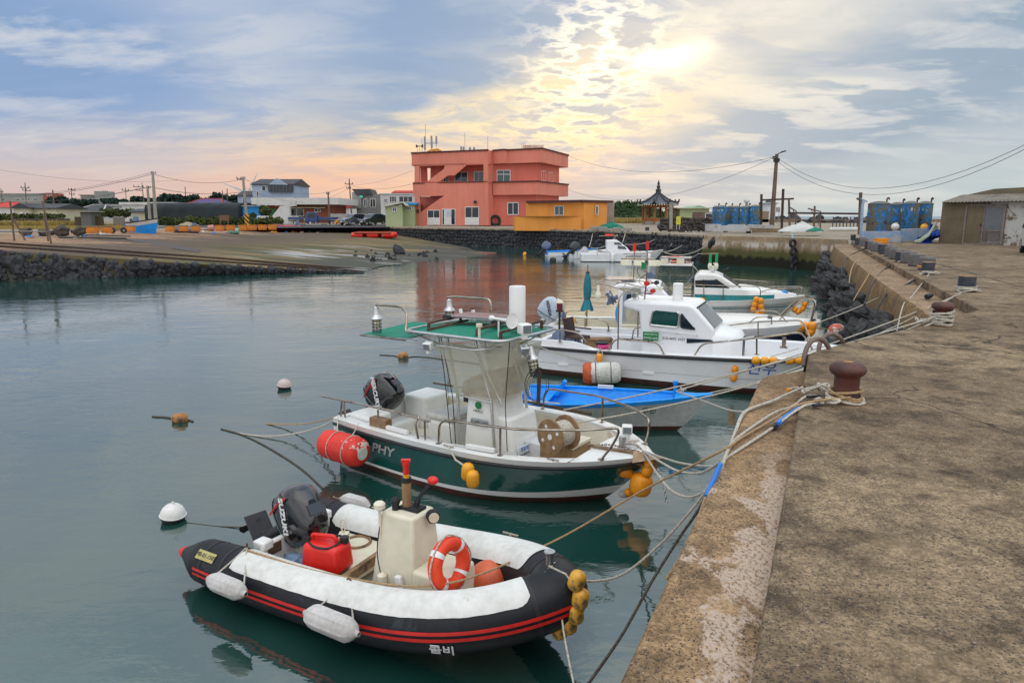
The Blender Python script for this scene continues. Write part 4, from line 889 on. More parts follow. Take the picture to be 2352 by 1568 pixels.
b = MB(); n_ = len(loop); cc = Vector((2.1,0,2.185)); b.grid([[cc+(p-cc)*k+Vector((0,0,-.03*k*k+.0)) for p in loop] for k in (.05,.35,.7,.985)]); cn = b.build('canopy',M['green canvas'],tr)
b = MB(); b.tube(loop,.020,8); low = [Vector(p)+Vector((.0,0,-.16)) for p in arc_corner([(1.25,-.70,2.15),(2.55,-.72,2.15),(2.85,-.5,2.2)],.2)]; b.tube(low,.014,8)
low = [Vector(p)+Vector((.0,0,-.16)) for p in arc_corner([(1.25,.70,2.15),(2.55,.72,2.15),(2.85,.5,2.2)],.2)]; b.tube(low,.014,8)
for sd in (-1,1):
 b.tube([(2.72,sd*.46,.12),(2.60,sd*.42,1.2),(2.30,sd*.42,2.12)],.022,8); b.tube([(2.06,sd*.46,.12),(1.98,sd*.42,1.2),(1.78,sd*.42,2.12)],.022,8)
 b.tube([(1.90,sd*.42,1.96),(2.36,sd*.42,1.94)],.018,8); b.tube([(2.34,sd*.42,1.9),(2.72,sd*.36,1.22),(2.74,sd*.36,1.14)],.018,8)
 b.tube([(1.98,sd*.43,1.22),(2.62,sd*.43,1.2)],.016,8); b.tube([(1.3,sd*.68,2.13),(1.8,sd*.42,1.9)],.012,6); b.tube([(2.9,sd*.68,2.13),(2.5,sd*.42,1.9)],.012,6)
b.build('canopy_frame',M['alloy'],tr)
b = MB(); b.grid([[(1.60,-.50,2.0),(1.98,-.45,1.22)],[(2.02,-.47,2.0),(2.2,-.44,1.21)],[(2.45,-.46,1.98),(2.60,-.43,1.20)],[(2.92,-.40,2.0),(2.74,-.35,1.25)],[(3.0,0,2.02),(2.82,0,1.26)],[(2.92,.40,2.0),(2.74,.35,1.25)],[(2.45,.46,1.98),(2.60,.43,1.2)],[(1.60,.5,2.0),(1.98,.45,1.22)]]); b.build('spray_curtain',M['clear vinyl'],tr,ang=40)
b = MB(); b.grid([[(2.02,-.38,1.25),(2.05,-.38,1.42)],[(2.60,-.35,1.24),(2.45,-.35,1.62)],[(2.78,0,1.27),(2.66,0,1.66)],[(2.60,.35,1.24),(2.45,.35,1.62)]]); b.build('windscreen',M['brown vinyl'],tr,ang=60)
A = [tt(828,769,-.45),Vector((1.28,-.64,2.02)),Vector((1.25,.5,2.04)),tt(960,745,.30)]
b = MB(); b.slab(A[0],A[1],A[2],Vector((A[0].x+.35,.42,2.05)),.008); b.build('stern_awning',M['green canvas'],tr)
b = MB(); b.tube([A[0],(1.4,-.66,1.99)],.016,8); b.tube([A[0]+Vector((.35,.87,.1)),(1.3,.5,2.05)],.012,8); b.tube([A[0],A[0]+Vector((.35,.87,.1))],.01,6); b.build('awning_pole',M['steel'],tr)
b = MB(); b.bar(tt(982,757,-.55),tt(1075,735,.3),.035,.03)
for (u1,v1,u2,v2,y1,y2) in ((1096,756,1215,727,-.5,.5),(985,757,1062,740,-.45,.35),(1150,762,1260,738,-.5,.6)):
 p = Vector((tt(u1,v1,y1).x,y1,2.24)); q = Vector((tt(u1,v1,y1).x-.05,y2,2.26)); b.bar(p,q,.04,.03); b.box(p-Vector((0,0,.06)),(.035,.035,.13)); b.box(q-Vector((0,0,.06)),(.035,.035,.13))
b.build('roof_bar',M['brown timber'],tr)
b = MB(); b.box((1.9,.28,2.30),(.95,.52,.03),R=Matrix.Rotation(-.03,3,'Y')); so_ = b.build('solar_panel',M['solar'],tr,bevel=.006); b = MB()
for xx,yy in ((1.42,.02),(2.36,.02),(2.36,.5)): b.box((xx,yy,2.27),(.16,.06,.08))
b.build('panel_foot',M['black rubber'],so_,bevel=.02)
b = MB(); b.lathe([(.12,0),(.122,.02),(.118,.06),(.118,.56),(.11,.575),(.02,.58)],(2.72,.05,2.25),28); b.build('radar_reflector',M['white plastic'],tr)
b = MB(); b.lathe([(.035,0),(.04,.04),(.018,.09),(.02,.25),(.03,.36),(.06,.44),(.105,.47)],(2.55,-.36,2.40),20,(.95,-.25,.02),cap=False); b.lathe([(.10,.462),(.02,.40)],(2.55,-.36,2.40),20,(.95,-.25,.02)); b.cyl((2.72,-.4,2.16),(2.72,-.4,2.38),.014); b.build('horn',M['white plastic'],tr)
b = MB(); b.lathe([(.02,0),(.02,.10),(.045,.11),(.045,.15)],(2.55,-.62,2.20),14); b.cyl((2.55,-.62,2.1),(2.55,-.62,2.24),.018); b.build('antenna',M['cream gelcoat'],tr)
def navlight(p,par,m=None):
 p = Vector(p); b = MB(); b.cyl(p-Vector((0,0,.26)),p,.016); b.lathe([(.05,0),(.06,.01),(.06,.02)],p,16); o = b.build('navigation_light',M['black rubber'],par); b = MB(); b.lathe([(.042,.02),(.046,.13)],p,16); b.build('lens',m or M['red plastic'],o)
 b = MB(); b.lathe([(.06,.13),(.055,.15),(.03,.175),(.01,.18)],p,16); b.build('lid',M['cream gelcoat'],o)
navlight((3.08,.62,2.42),tr,mat('dark red lens',(.15,.01,.015),bump=0))
def spotlight(p,d,par,m=None,s=1.0):
 p = Vector(p); x,y,z = frame(d); R = Matrix((x,y,z)).transposed(); b = MB(); b.box(p,(.17*s,.15*s,.16*s),R=R); b.cyl(p-Vector((0,0,.16*s)),p-Vector((0,0,.06*s)),.05*s,n=14); o = b.build('spotlight',m or M['white plastic'],par,bevel=.02*s)
 b = MB(); b.box(p+z*.082*s,(.13*s,.11*s,.01),R=R); b.build('lens',M['grey glass'],o)
spotlight((3.12,-.35,2.30),(1,-.5,0),tr,s=.95); spotlight((3.14,-.40,2.02),(1,-.6,-.4),tr,M['alloy'],.75); spotlight((1.75,-.78,1.98),(.2,-1,-.2),tr,M['white plastic'],.75)
def cagelamp(top,par,sc=1.0,ax=(0,0,-1)):
 "bulb in a wire cage under a metal shade, hanging along ax from top"
 top = Vector(top); b = MB(); b.lathe([(.02,0),(.045,.02),(.05,.13),(.055,.14),(.10,.19),(.10,.20)],top,18,ax,cap=False); o = b.build('deck_lamp',M['alloy'],par)
 b = MB(); b.lathe([(.02,.15),(.05,.22),(.055,.27),(.035,.33),(.01,.35)],top,14,ax); b.build('bulb',M['lamp glass'],o)
 x,y,d = frame(ax); b = MB()
 for k in range(8): a = 2*pi*k/8; e = (x*cos(a)+y*sin(a))*.068; b.tube([top+e+d*.2,top+e+d*.42],.005,4)
 for z in (.23,.28,.33,.38,.42): b.torus(top+d*z,.068,.005,16,4,ax)
 b.build('cage',M['black rubber'],o); o.scale = (1,1,1); return o
p1 = tt(864,703,-.5); cagelamp(p1,tr); b = MB(); b.tube(arc_corner([p1+Vector((0,0,.02)),p1+Vector((.55,.02,.03)),(1.20,-.62,2.34),(1.24,-.72,2.12),(1.4,-.74,2.13)],.18,5),.018,8); b.build('lamp_arm',M['steel'],tr)
p2 = tt(1032,686,.75); cagelamp(p2,tr); b = MB(); b.tube(arc_corner([p2+Vector((-.05,0,.02)),p2+Vector((.08,.03,.04)),(1.7,.76,2.5),(1.72,.76,2.16)],.1,4),.018,8); b.build('lamp_arm',M['steel'],tr)
cagelamp((3.05,-.12,2.02),tr,ax=(.25,0,-1)); b = MB(); b.torus((3.10,.0,1.45),.24,.006,28,5,(.95,-.2,.1)); b.torus((3.08,.02,1.42),.20,.004,28,5,(.95,-.2,.1)); b.tube([(3.06,-.1,1.98),(3.1,0,1.7)],.01,5)
for k in range(9): b.tube([Vector((3.10,-.22+.055*k,1.62-abs(k-4)*.02)),Vector((3.07,-.22+.055*k,1.28+abs(k-4)*.02))],.002,4)
b.build('landing_net',M['black rubber'],tr)
b = MB()
for xx,yy in ((1.4,.74),(1.15,.72)): b.cyl((xx,yy,2.14),(xx-.05,yy,2.30),.03,n=12)
b.build('rod_holder',M['white plastic'],tr)
b = MB(); b.tube([(1.70,-.46,2.1),(1.95,-.5,1.2),(2.02,-.5,.1)],.007,5); b.tube([(1.66,-.46,2.1),(1.80,-.5,1.5),(1.96,-.52,.2)],.007,5); b.tube([(2.92,-.42,2.1),(2.86,-.44,1.2),(2.92,-.45,.1)],.007,5); b.build('cable',M['hose black'],tr)
def sh(t,side,h,ins=.1): return TB.sheer(t,side,h,ins)
TB.rail([tt(742,910,-1.02),tt(965,957,-1.08),Vector((1.80,-1.15,.95)),Vector((1.86,-1.15,.70))],posts=[(tt(785,920,-1.04),Vector((.06,-1.0,.69))),(Vector((1.0,-1.09,.98)),Vector((1.0,-1.09,.69)))],r=.016)
TB.rail([Vector((.16,-1.0,.69)),Vector((.16,-1.0,.98)),Vector((.35,-1.03,.99))],r=.016)
TB.rail([Vector((1.50,-1.15,1.03)),Vector((2.05,-1.14,1.00))],posts=[(Vector((1.98,-1.14,1.0)),Vector((1.98,-1.14,.70)))],r=.014)
TB.rail([sh(.455,-1,.02),sh(.46,-1,.38),sh(.7,-1,.40),sh(.86,-1,.42,.06),sh(.94,-1,.44,.0)+Vector((0,0,0)),sh(.925,-1,.22,.02),sh(.90,-1,.02,.06)],posts=[(sh(.66,-1,.40),sh(.66,-1,.02))],r=.017)
TB.rail([sh(.50,1,.02),sh(.51,1,.38),sh(.72,1,.42),sh(.88,1,.42,.05),sh(.96,1,.40,.0),sh(.955,1,.2,.0),sh(.94,1,.02,.03)],posts=[(sh(.74,1,.42),sh(.74,1,.02))],r=.017)
TB.rail([sh(.10,1,.02),sh(.11,1,.40),sh(.34,1,.40),sh(.36,1,.02)],r=.016)
b = MB(); b.tube([sh(.30,1,.14,.16),sh(.70,1,.12,.14)],.02,8); b.tube([sh(.05,1,.2,.16),sh(.30,1,.2,.2)],.016,8); b.build('boat_hook',M['brown timber'],tr)
b = MB(); b.tube([sh(.22,-1,.07,.17),sh(.46,-1,.05,.15)],.013,8); b.tube([sh(.50,-1,.05,.13),sh(.70,-1,.05,.16)],.013,8); b.build('aluminium_pole',M['alloy'],tr)
for t in (.24,.55): b = MB(); b.bar(sh(t,-1,.07,.13),sh(t+.09,-1,.07,.13),.06,.06); b.build('hook_handle',M['white plastic'],tr,bevel=.01)
b = MB(); p = sh(.20,-1,.09,.18); b.box(p,(.34,.14,.15)); b.build('wooden_box',M['plywood'],tr,bevel=.008)
for t,ins in ((.50,.05),(.80,.05)):
 p = sh(t,-1,.045,ins); b = MB(); b.tube([p-Vector((.09,0,0)),p+Vector((.09,0,0))],.009); b.cyl(p-Vector((0,0,.03)),p,.014); b.build('cleat',M['steel'],tr)
b = MB(); b.cyl((4.45,.02,.76),(4.45,.02,.93),.05,n=16); b.tube([(4.36,.02,.86),(4.54,.02,.86)],.01); b.build('bollard',M['alloy'],tr)
b = MB(); b.bar((4.05,-.22,.80),(4.85,-.12,.80),.05,.03); b.add([Vector(q) for q in ((4.70,-.16,.84),(5.10,-.10,.80),(4.98,-.10,.60),(4.70,-.02,.74),(4.75,-.30,.72))],[(0,1,2),(0,3,2),(0,4,2),(0,1,3),(0,1,4)]); b.build('anchor',mat('anchor metal',(.30,.22,.15),(.2,.13,.08),.5,metal=.7,bump=.2),tr,smooth=False)
def chain(pts,m,name,r=.006,ln=.035,parent=None):
 b = MB(); pts = spline(pts,6); acc = []; d = 0
 for i in range(len(pts)-1):
  seg = (pts[i+1]-pts[i]); acc.append((pts[i],seg))
 tot = sum(s.length for _,s in acc); n = int(tot/(ln*1.25)); k = 0
 for j in range(n):
  t = j*ln*1.25; q = 0
  for p,s in acc:
   if q+s.length >= t: c = p+s*((t-q)/s.length); dd = s.normalized(); break
   q += s.length
  x,y,z = frame(dd); nx = x if j % 2 else y; b.torus(c,ln*.42,r,8,4,nx)
 return b.build(name,m,parent)
chain([(4.1,-.25,.80),(4.3,-.1,.82),(4.55,-.05,.80),(4.8,-.12,.82)],M['rust'],'anchor_chain',parent=tr); chain([(4.92,-.10,.68),(4.88,-.14,.45),(4.94,-.1,.30)],M['alloy'],'anchor_chain',parent=tr); chain([(4.95,-.05,.68),(5.08,-.05,.45),(5.12,-.02,.15)],M['alloy'],'anchor_chain',parent=tr)
spotlight((4.32,.42,.90),(.5,-1,0),tr,s=.85)
b = MB(); b.cyl((3.92,.70,.62),(3.93,.715,.62),.10,n=20); b.build('speaker_cover',M['cream gelcoat'],tr)
OB2 = outboard(TB,(-.14,.0,.52),radians(40),1.0,M['black gloss'],M['black rubber'],'MERCURY',M['letter white'],M['red vinyl'],steer=radians(4))
def hull_text(bt,s,size,u,v,m,zl,sx=1.0,shear=0.0,bold=0.0,side=-1,proud=.012):
 t = .3
 q = bt.at(u,v,zl); t = clip(q.x/bt.L,.02,.95); p = bt.pt(t,zl,side); p2 = bt.pt(min(1,t+.03),zl,side); p3 = bt.pt(t,zl+.05,side); n = (p2-p).cross(p3-p); n = n if n.y*side > 0 else -n; n.normalize(); return text(s,size,m,bt.root,p+n*proud,facing(n),ext=.001,sx=sx,shear=shear,bold=bold)
hull_text(TB,'PHY',.21,878,1036,M['letter silver'],.42,sx=1.25,shear=.35,bold=.006)
def drumfloat(label,name,c,axis,ln,r,m,mend,straps,sm):
 c = Vector(c); o = thing(name,label,'drum float',c); x,y,d = frame(axis); n = 28; h = ln/2; b = MB(); rows = []
 for rr,z in [(r*.42,-h),(r*.75,-h+.02),(r*.93,-h+.07),(r*1.0,-h+.15),(r*.99,-h*.3),(r*1.01,h*.2),(r,h-.15),(r*.93,h-.07),(r*.75,h-.02),(r*.42,h)]:
  rows.append([d*z+(x*cos(2*pi*j/n)+y*sin(2*pi*j/n))*(rr*(1+.03*mnoise.noise(Vector((j*.9,z*7,r*9))))) for j in range(n)])
 b.grid(rows,closed=True); b.build('skin',m,o,ang=60)
 for sgn in (-1,1): b = MB(); b.lathe([(r*.46,0),(r*.40,.012),(.001,.015)],d*(sgn*h*.985),20,d*sgn); b.build('end_cap',mend,o)
 for z in straps: b = MB(); b.torus(d*z,r*1.02,.008,28,5,axis); b.build('strap',sm,o)
 return o
mat('torn red tarp',(.68,.028,.014),(.55,.02,.012),.55,scale=2,bump=.35,bs=16,bd=.02,wear=(.60,.50,.44),ws=4.2,wt=(.60,.615)); mat('pale foam',(.50,.60,.52),(.42,.5,.44),.8,scale=8)
ax2 = TB.root.matrix_basis.to_3x3() @ Vector((1,0,-.02)); dc = TB.world(TB.aty(788,1028,-1.44)); drumfloat('torn red drum float hanging at the stern of the green boat','drum_float',dc,ax2,.84,.222,M['torn red tarp'],M['pale foam'],(-.12,.2),M['rope white'])
for dx,t in ((-.12,.01),(.2,.12)):
 a_ = dc+ax2*dx+Vector((0,0,.22)); e_ = TB.world(sh(t,-1,.03,.06)); rope('rope','lashing rope holding the red drum float, '+('aft one' if dx < 0 else 'forward one'),sag(a_,e_,.01,4),.009,M['rope white'])
p = TB.world(TB.aty(1086,1100,-1.38)); e_ = TB.world(sh(.50,-1,.045,.05))
floatbuoy('net_float','front one of two yellow floats hanging amidships on the green hull','float',p,.085,.24,(0,0,1),M['float yellow'],'yellow floats amidships on the green boat'); floatbuoy('net_float','rear one of two yellow floats hanging amidships on the green hull','float',p+Vector((-.07,.08,.07)),.085,.24,(.1,0,1),M['float yellow'],'yellow floats amidships on the green boat')
rope('rope','short knotted rope carrying the two yellow floats amidships',[e_,e_.lerp(p,.4)+Vector((-.03,-.03,0)),p+Vector((0,0,.1))],.014,M['rope white'])
for (u,v,r,ln,ax_,l) in [(1472,1112,.145,.31,(.2,0,1),'largest yellow ball float hanging under the green bow'),(1438,1084,.078,.19,(1,0,-.2),'yellow float lying sideways left of the largest ball float'),(1487,1079,.075,.18,(.3,.2,1),'yellow float directly above the largest ball float'),(1490,1063,.065,.17,(.2,0,1),'highest yellow float tucked under the green boat bow tip'),(1446,1130,.055,.14,(1,.2,0),'small yellow float below left of the largest ball float')]:
 floatbuoy('net_float',l,'float',TB.world(TB.aty(u,v,-.12)),r,ln,ax_,M['float orange'],'yellow floats at the green boat bow')
floatbuoy('net_float','small grey float on the line below the green bow','float',TB.world(TB.aty(1434,1134,-.05)),.05,.15,(1,0,0),M['fender grey'])
rl = thing('rope_reel','wooden cable reel wound with white rope on the green boat','reel',TB.world(TB.aty(1283,1036,-.32)),TB.th-radians(12))
for yy in (-.16,.16):
 b = MB(); b.cyl((0,yy-.012,.24),(0,yy+.012,.24),.24,n=32); fo = b.build('flange',M['plywood'],rl)
 b = MB()
 for k in range(4): a = k*pi/2+.5; b.cyl((.15*cos(a),yy-.016,.24+.15*sin(a)),(.15*cos(a),yy+.016,.24+.15*sin(a)),.025,n=10); b.build('hole',M['letter white'],fo); b = MB()
 b.cyl((0,yy-.018,.24),(0,yy+.018,.24),.04,n=12); b.build('hole',M['letter white'],fo)
b = MB()
for k in range(12): b.torus((0,-.137+k*.025,.24),.16,.016,26,6,(0,1,0))
b.build('wound_rope',M['rope white'],rl)
cb = thing('white_box','white printed carton with brown taped corner before the console','box',TB.world((3.20,.22,.20)),TB.th); b = MB(); b.box((0,0,.20),(.5,.62,.40)); b.build('carton',mat('printed carton',(.62,.64,.68),(.55,.57,.60),.6,wear=(.08,.13,.4),ws=11,wt=(.68,.70)),cb,bevel=.006); b = MB(); b.box((.12,-.312,.2),(.2,.004,.4)); b.box((.253,-.2,.34),(.004,.18,.08)); b.build('tape',M['cardboard'],cb)
cb = thing('wooden_crate','brown crate with pale lid behind the rope reel','crate',TB.world((3.62,.10,.26)),TB.th); b = MB(); b.box((0,0,.20),(.34,.5,.40)); b.build('crate_body',M['cardboard'],cb,bevel=.006); b = MB(); b.box((0,0,.42),(.36,.52,.04)); b.build('lid',M['cream gelcoat'],cb)
b = MB(); b.lathe([(.11,0),(.115,.02),(.115,.26),(.11,.28),(.02,.29)],(0,0,0),18); o = b.build('green_canister',M['tarp slate']); o.location = TB.world((1.72,-.62,.12)); tag(o,'squat canister on the cockpit floor behind the green boat console','canister')
# ==== small blue and white boat
BB = Boat('rowing_boat','small open boat, bright blue inside and white outside, moored behind the green boat','rowing boat',-.875,13.172,-.284,4.605,1.524,.445,.695,.588,.331,1.9,wr=.78)
BB.hull([('topside',M['grey hull'],lambda t: BB.sz(t)-.05,lambda t: .09,6,0),('sheer_strake',M['bright blue paint'],lambda t: BB.sz(t)+.02,lambda t: BB.sz(t)-.05,2,.006),('hull_bottom',M['bottom red'],lambda t: .09,lambda t: -.3,4,0)])
BB.deck(M['bright blue paint'],.07,.14,.86,.08,M['bright blue paint']); br = BB.root
b = MB()
for x in (.9,1.5): b.box((x,0,.34),(.22,BB.b(x/4.6)*1.8,.03))
b.box((2.2,.0,.22),(.7,1.1,.04)); b.build('thwart',M['bright blue paint'],br)
b = MB(); b.prism([(1.62,.34),(1.72,.34),(1.86,.62),(1.80,.66)],.50,.66,'y'); b.build('oar_block',M['bright blue paint'],br,bevel=.01)
b = MB(); b.cyl((3.95,.12,.55),(3.95,.12,.86),.035,n=12); b.cyl((3.95,.12,.84),(3.95,.12,.88),.05,n=12); b.build('mooring_post',M['bright blue paint'],br)
b = MB(); q = BB.aty(1391,888,.55); b.box(q,(.30,.04,.07)); b.build('name_board',M['white plastic'],br,bevel=.005)
hull_text(BB,'우진',.15,1512,957-30,M['letter black'],.42,sx=1.0)
b = MB(); b.lathe([(.09,0),(.11,.20),(.115,.2)],(0,0,0),16); o = b.build('bucket',M['navy paint']); o.location = BB.world((3.05,.12,.16)); tag(o,'dark blue bucket in the bow of the small blue boat','bucket')
b = MB(); b.bar((0,0,0),(.02,0,.62),.07,.03); o = b.build('wooden_stake',M['brown timber']); o.location = BB.world(BB.at(1236,930,.42)); tag(o,'short upright brown stake at the side of the small blue boat','stake')
rope('rope','grey pole lying lengthwise across the thwarts of the blue boat',[BB.world((.3,-.1,.38)),BB.world((1.9,-.25,.40))],.018,M['alloy'],'pole')
# ==== large white fishing boat
WB = Boat('fishing_boat','large white fishing boat with wheelhouse, black rub rail and green registration sign','fishing boat',.847,17.749,-.419,7.564,2.66,.697,.927,.805,.606,2.955)
WB.hull([('topside',M['clean white paint'],lambda t: WB.sz(t)-.04,lambda t: .30+.06*t,6,0),('lower_topside',M['clean white paint'],lambda t: .30+.06*t,lambda t: .14,3,.022),('hull_bottom',M['bottom red'],lambda t: .14,lambda t: -.35,4,.01),('sheer_strake',M['clean white paint'],lambda t: WB.sz(t)+.02,lambda t: WB.sz(t)-.04,2,.004)])
WB.deck(M['clean white paint'],.30,.36,.90,.12); WB.rubrail(M['black rubber'],.042,-.02); wr_ = WB.root
for x in (1.0,3.2): b = MB(); p = WB.pt(x/7.56,.30,-1); b.box(p+Vector((0,-.02,0)),(.26,.03,.07)); b.build('hull_fitting',M['clean white paint'],wr_,bevel=.01)
for sd in (-1,1):
 b = MB(); T = [i/30*.24 for i in range(31)]; h = lambda t: .17*(1-max(0,(t-.15)/.09)**1.3)
 b.grid([[WB.sheer(t,sd,.02,.02) for t in T],[WB.sheer(t,sd,max(.03,h(t)),.05) for t in T],[WB.sheer(t,sd,max(.03,h(t)),.16) for t in T],[WB.sheer(t,sd,.0,.18) for t in T]]); b.build('bulwark',M['clean white paint'],wr_)
Y0 = .78
def zone(pts,y): return WB.prof(pts,y)
side = zone([(1431,693.5),(1436,690),(1584,700),(1596,707),(1641,758),(1668,763),(1687,773),(1690,786),(1686,799),(1600,806),(1474,790),(1468,716),(1432,707)],-Y0)
b = MB(); zb = .60
sd2 = [(x,max(z,zb)) for x,z in side]; b.prism(sd2[:5]+[(sd2[4][0]+.02,zb),(sd2[10][0],zb)]+sd2[11:],-Y0,Y0,'y'); b.build('wheelhouse',M['clean white paint'],wr_,bevel=.09,seg=4)
x_a = sd2[4][0]-.25; x_b = sd2[7][0]; b = MB(); rows = []
for k in range(9):
 t = k/8; x = x_a+(x_b-x_a)*t; zt2 = sd2[4][1]-.02-(sd2[4][1]-sd2[7][1]-.14)*t**1.2; wy = Y0*(1-.30*t**3)
 rows.append([(x,-wy,.5),(x,-wy,zt2-.10),(x,-wy*.85,zt2-.02),(x,0,zt2+.03),(x,wy*.85,zt2-.02),(x,wy,zt2-.10),(x,wy,.5)])
rows.append([(x_b+.10,-.30,.5),(x_b+.10,-.3,zt2-.14),(x_b+.08,-.28,zt2-.12),(x_b+.09,0,zt2-.10),(x_b+.08,.28,zt2-.12),(x_b+.10,.3,zt2-.14),(x_b+.10,.3,.5)])
b.grid(rows); b.build('trunk_cabin',M['clean white paint'],wr_,ang=55)
b = MB(); b.box(((side[10][0]+side[5][0])/2+.1,0,.56),(side[5][0]-side[10][0]+.3,2*Y0+.55,.30)); b.build('deckhouse_base',M['clean white paint'],wr_,bevel=.05,seg=3)
def side_panel(bt,pts,y,name,m,parent,off=.006,th=.008,frame_m=None,fw=.03):
 pr = bt.prof(pts,y); s = -1 if y < 0 else 1
 for sg in (1,-1):
  b = MB(); b.prism(pr,sg*(y+s*off),sg*(y+s*(off+th)),'y'); o = b.build(name,m,parent,smooth=False)
  if frame_m:
   b = MB(); pts3 = [Vector((x,sg*(y+s*(off+th)),z)) for x,z in pr]; b.tube(arc_corner(pts3+[pts3[0],pts3[1]],.06,4)[1:-1],fw*.5,6,closed=False); b.build('frame',frame_m,o)
side_panel(WB,[(1500,712),(1562,718),(1558,752),(1493,746)],-Y0,'window',M['tinted glass'],wr_,frame_m=M['alloy'],fw=.05)
side_panel(WB,[(1565.5,719),(1598,757),(1563.5,752.5)],-Y0,'window',M['dark glass'],wr_,frame_m=M['black rubber'],fw=.03)
side_panel(WB,[(1577,777),(1632,780),(1640,784),(1577.4,788)],-Y0,'side_light',M['dark glass'],wr_,off=.006)
fa = sd2[3]; fb = sd2[4]; dx_,dz_ = fb[0]-fa[0],fb[1]-fa[1]; nx_,nz_ = -dz_,dx_; ln_ = sqrt(nx_**2+nz_**2); nx_,nz_ = nx_/ln_,nz_/ln_
b = MB()
def wq(t,y): return Vector((fa[0]+dx_*t+nx_*.012,y,fa[1]+dz_*t+nz_*.012))
b.slab(wq(.97,-.66),wq(.97,.66),wq(.10,.58),wq(.10,-.58),.006); b.build('windscreen',M['grey glass'],wr_,smooth=False)
b = MB(); b.tube([wq(.05,-.64),wq(.05,.64)],.022,6); b.build('windscreen_frame',M['black rubber'],wr_)
q = WB.aty(1676,768,0); b = MB(); b.box((q.x-.02,0,q.z+.015),(.42,.55,.03),R=Matrix.Rotation(.18,3,'Y')); b.build('hatch',M['grey glass'],wr_,bevel=.02)
for (a,c) in (((1533-33,759),(1552,765)),((1556,765.5),(1600,770))):
 b = MB(); p1_ = WB.aty(*a,-Y0-.05); p2_ = WB.aty(*c,-Y0-.05); b.tube([p1_,p2_],.013); b.cyl(p1_,p1_+Vector((0,.05,0)),.012); b.cyl(p2_,p2_+Vector((0,.05,0)),.012); b.build('grab_rail',M['alloy'],wr_)
p = WB.aty(1494.5,772,-Y0-.12); b = MB(); b.box((0,0,0),(.36,.012,.20)); sgo = b.build('registration_sign',M['sign green'],wr_); sgo.location = p
text('0010010-6497104',.052,M['letter white'],sgo,(0,-.008,.045),facing((0,-1,0)),ext=.001,sx=.80); text('연안복합(1.88톤)',.058,M['letter white'],sgo,(0,-.008,-.045),facing((0,-1,0)),ext=.001,sx=.85)
text('010-4692 4322',.085,M['letter black'],wr_,WB.aty(1547,778,-Y0-.004)+Vector((0,-.005,0)),facing((0,-1,0)),ext=.001,shear=.12)
text('010-4692 4322',.085,M['letter black'],wr_,WB.aty(1547,778,-Y0-.004)*1+Vector((0,2*Y0+.014,0)),facing((0,1,0)),ext=.001,shear=.12)
hull_text(WB,'진우',.34,1765,848,M['letter blue'],.60,shear=.1)
b = MB(); b.lathe([(.118,0),(.12,.02),(.118,.50),(.10,.515),(.02,.52)],WB.aty(1556,700,-.1),24); b.build('radar_reflector',M['white plastic'],wr_)
mp_ = WB.aty(1479,703,-.3); b = MB(); b.tube([mp_,mp_+Vector((.05,0,.80))],.018,8); b.tube([mp_+Vector((-.4,.1,.62)),mp_+Vector((.35,-.05,.55))],.012,6); b.build('mast',M['steel'],wr_)
for dx,dz,r,m_ in ((.07,.55,.06,'red plastic'),(.22,.38,.055,'red vinyl'),(.30,.58,.05,'letter black'),(.16,.74,.085,'tarp slate'),(-.02,.98,.055,'sign green'),(.40,.44,.05,'lamp glass')):
 b = MB(); c = mp_+Vector((dx,-.08,dz)); b.cyl(c-Vector((0,.06,0)),c+Vector((0,.06,0)),r,n=16) if m_ != 'sign green' else b.cyl(c-Vector((0,0,.09)),c+Vector((0,0,.06)),r,n=14); b.tube([c,mp_+Vector((.03,0,dz-.08))],.008,5); b.build('signal_lamp',M[m_],wr_)
b = MB(); b.tube(spline([mp_,mp_+Vector((-.15,.0,.25)),mp_+Vector((.1,-.1,.4)),mp_+Vector((-.12,-.1,.6)),mp_+Vector((.1,0,.8))]),.007,5); b.tube(spline([mp_+Vector((.05,0,.8)),mp_+Vector((-.2,.1,.9)),mp_+Vector((-.15,.1,.7)),mp_+Vector((.15,0,.6)),mp_+Vector((.35,0,.45))]),.007,5); b.build('cable',M['hose black'],wr_)
spotlight(WB.aty(1458,678,-.45),(0,-1,0),wr_,M['alloy'],.8)
L1 = WB.aty(1419,803,-.95); L2 = WB.aty(1421.6,676,-.95); L3 = WB.aty(1434,662,-.95); fr1 = WB.aty(1370,648,-.6); fr2 = WB.aty(1478,679,-.6); fr3 = WB.aty(1387,640,.5); fr4 = WB.aty(1480,660,.6)
b = MB(); b.tube(arc_corner([L1,L2,L3+Vector((.25,.3,.05))],.2),.018,8); b.tube([WB.aty(1465,774,.5),WB.aty(1466,702,.5)],.018,8); b.tube([fr2,fr1,fr3,fr4],.015,8); b.tube([fr1.lerp(fr2,.55),fr3.lerp(fr4,.55)],.013,6); b.tube([L3,fr1.lerp(fr2,.5)],.013,6); b.build('lamp_frame',M['steel'],wr_)
b = MB(); c = WB.aty(1374,672,-.5); b.lathe([(.02,0),(.035,.03),(.035,.12),(.06,.18),(.075,.25),(.05,.32),(.01,.34)],c+Vector((0,0,.17)),16,(0,0,-1)); b.build('lamp_bulb',M['lamp glass'],wr_)
def wp(u,v,y): return WB.aty(u,v,y)
yn = -1.22
def st_(u,v): return WB.aty(u,v,yn)
WB.rail([st_(1399,802),st_(1412,778),st_(1511,786),st_(1525,813)],r=.020); WB.rail([st_(1594,818),st_(1612,789),st_(1734,777),WB.aty(1842,762,-.75),WB.aty(1866.5,803,-.45)],r=.020,posts=[(WB.aty(1738,777,-1.1),WB.aty(1738,814,-1.1))])
WB.rail([st_(1215,756),st_(1290,757),st_(1330,764),st_(1347,786)],r=.019,posts=[(st_(1286,757),st_(1286,784))])
yf = 1.05
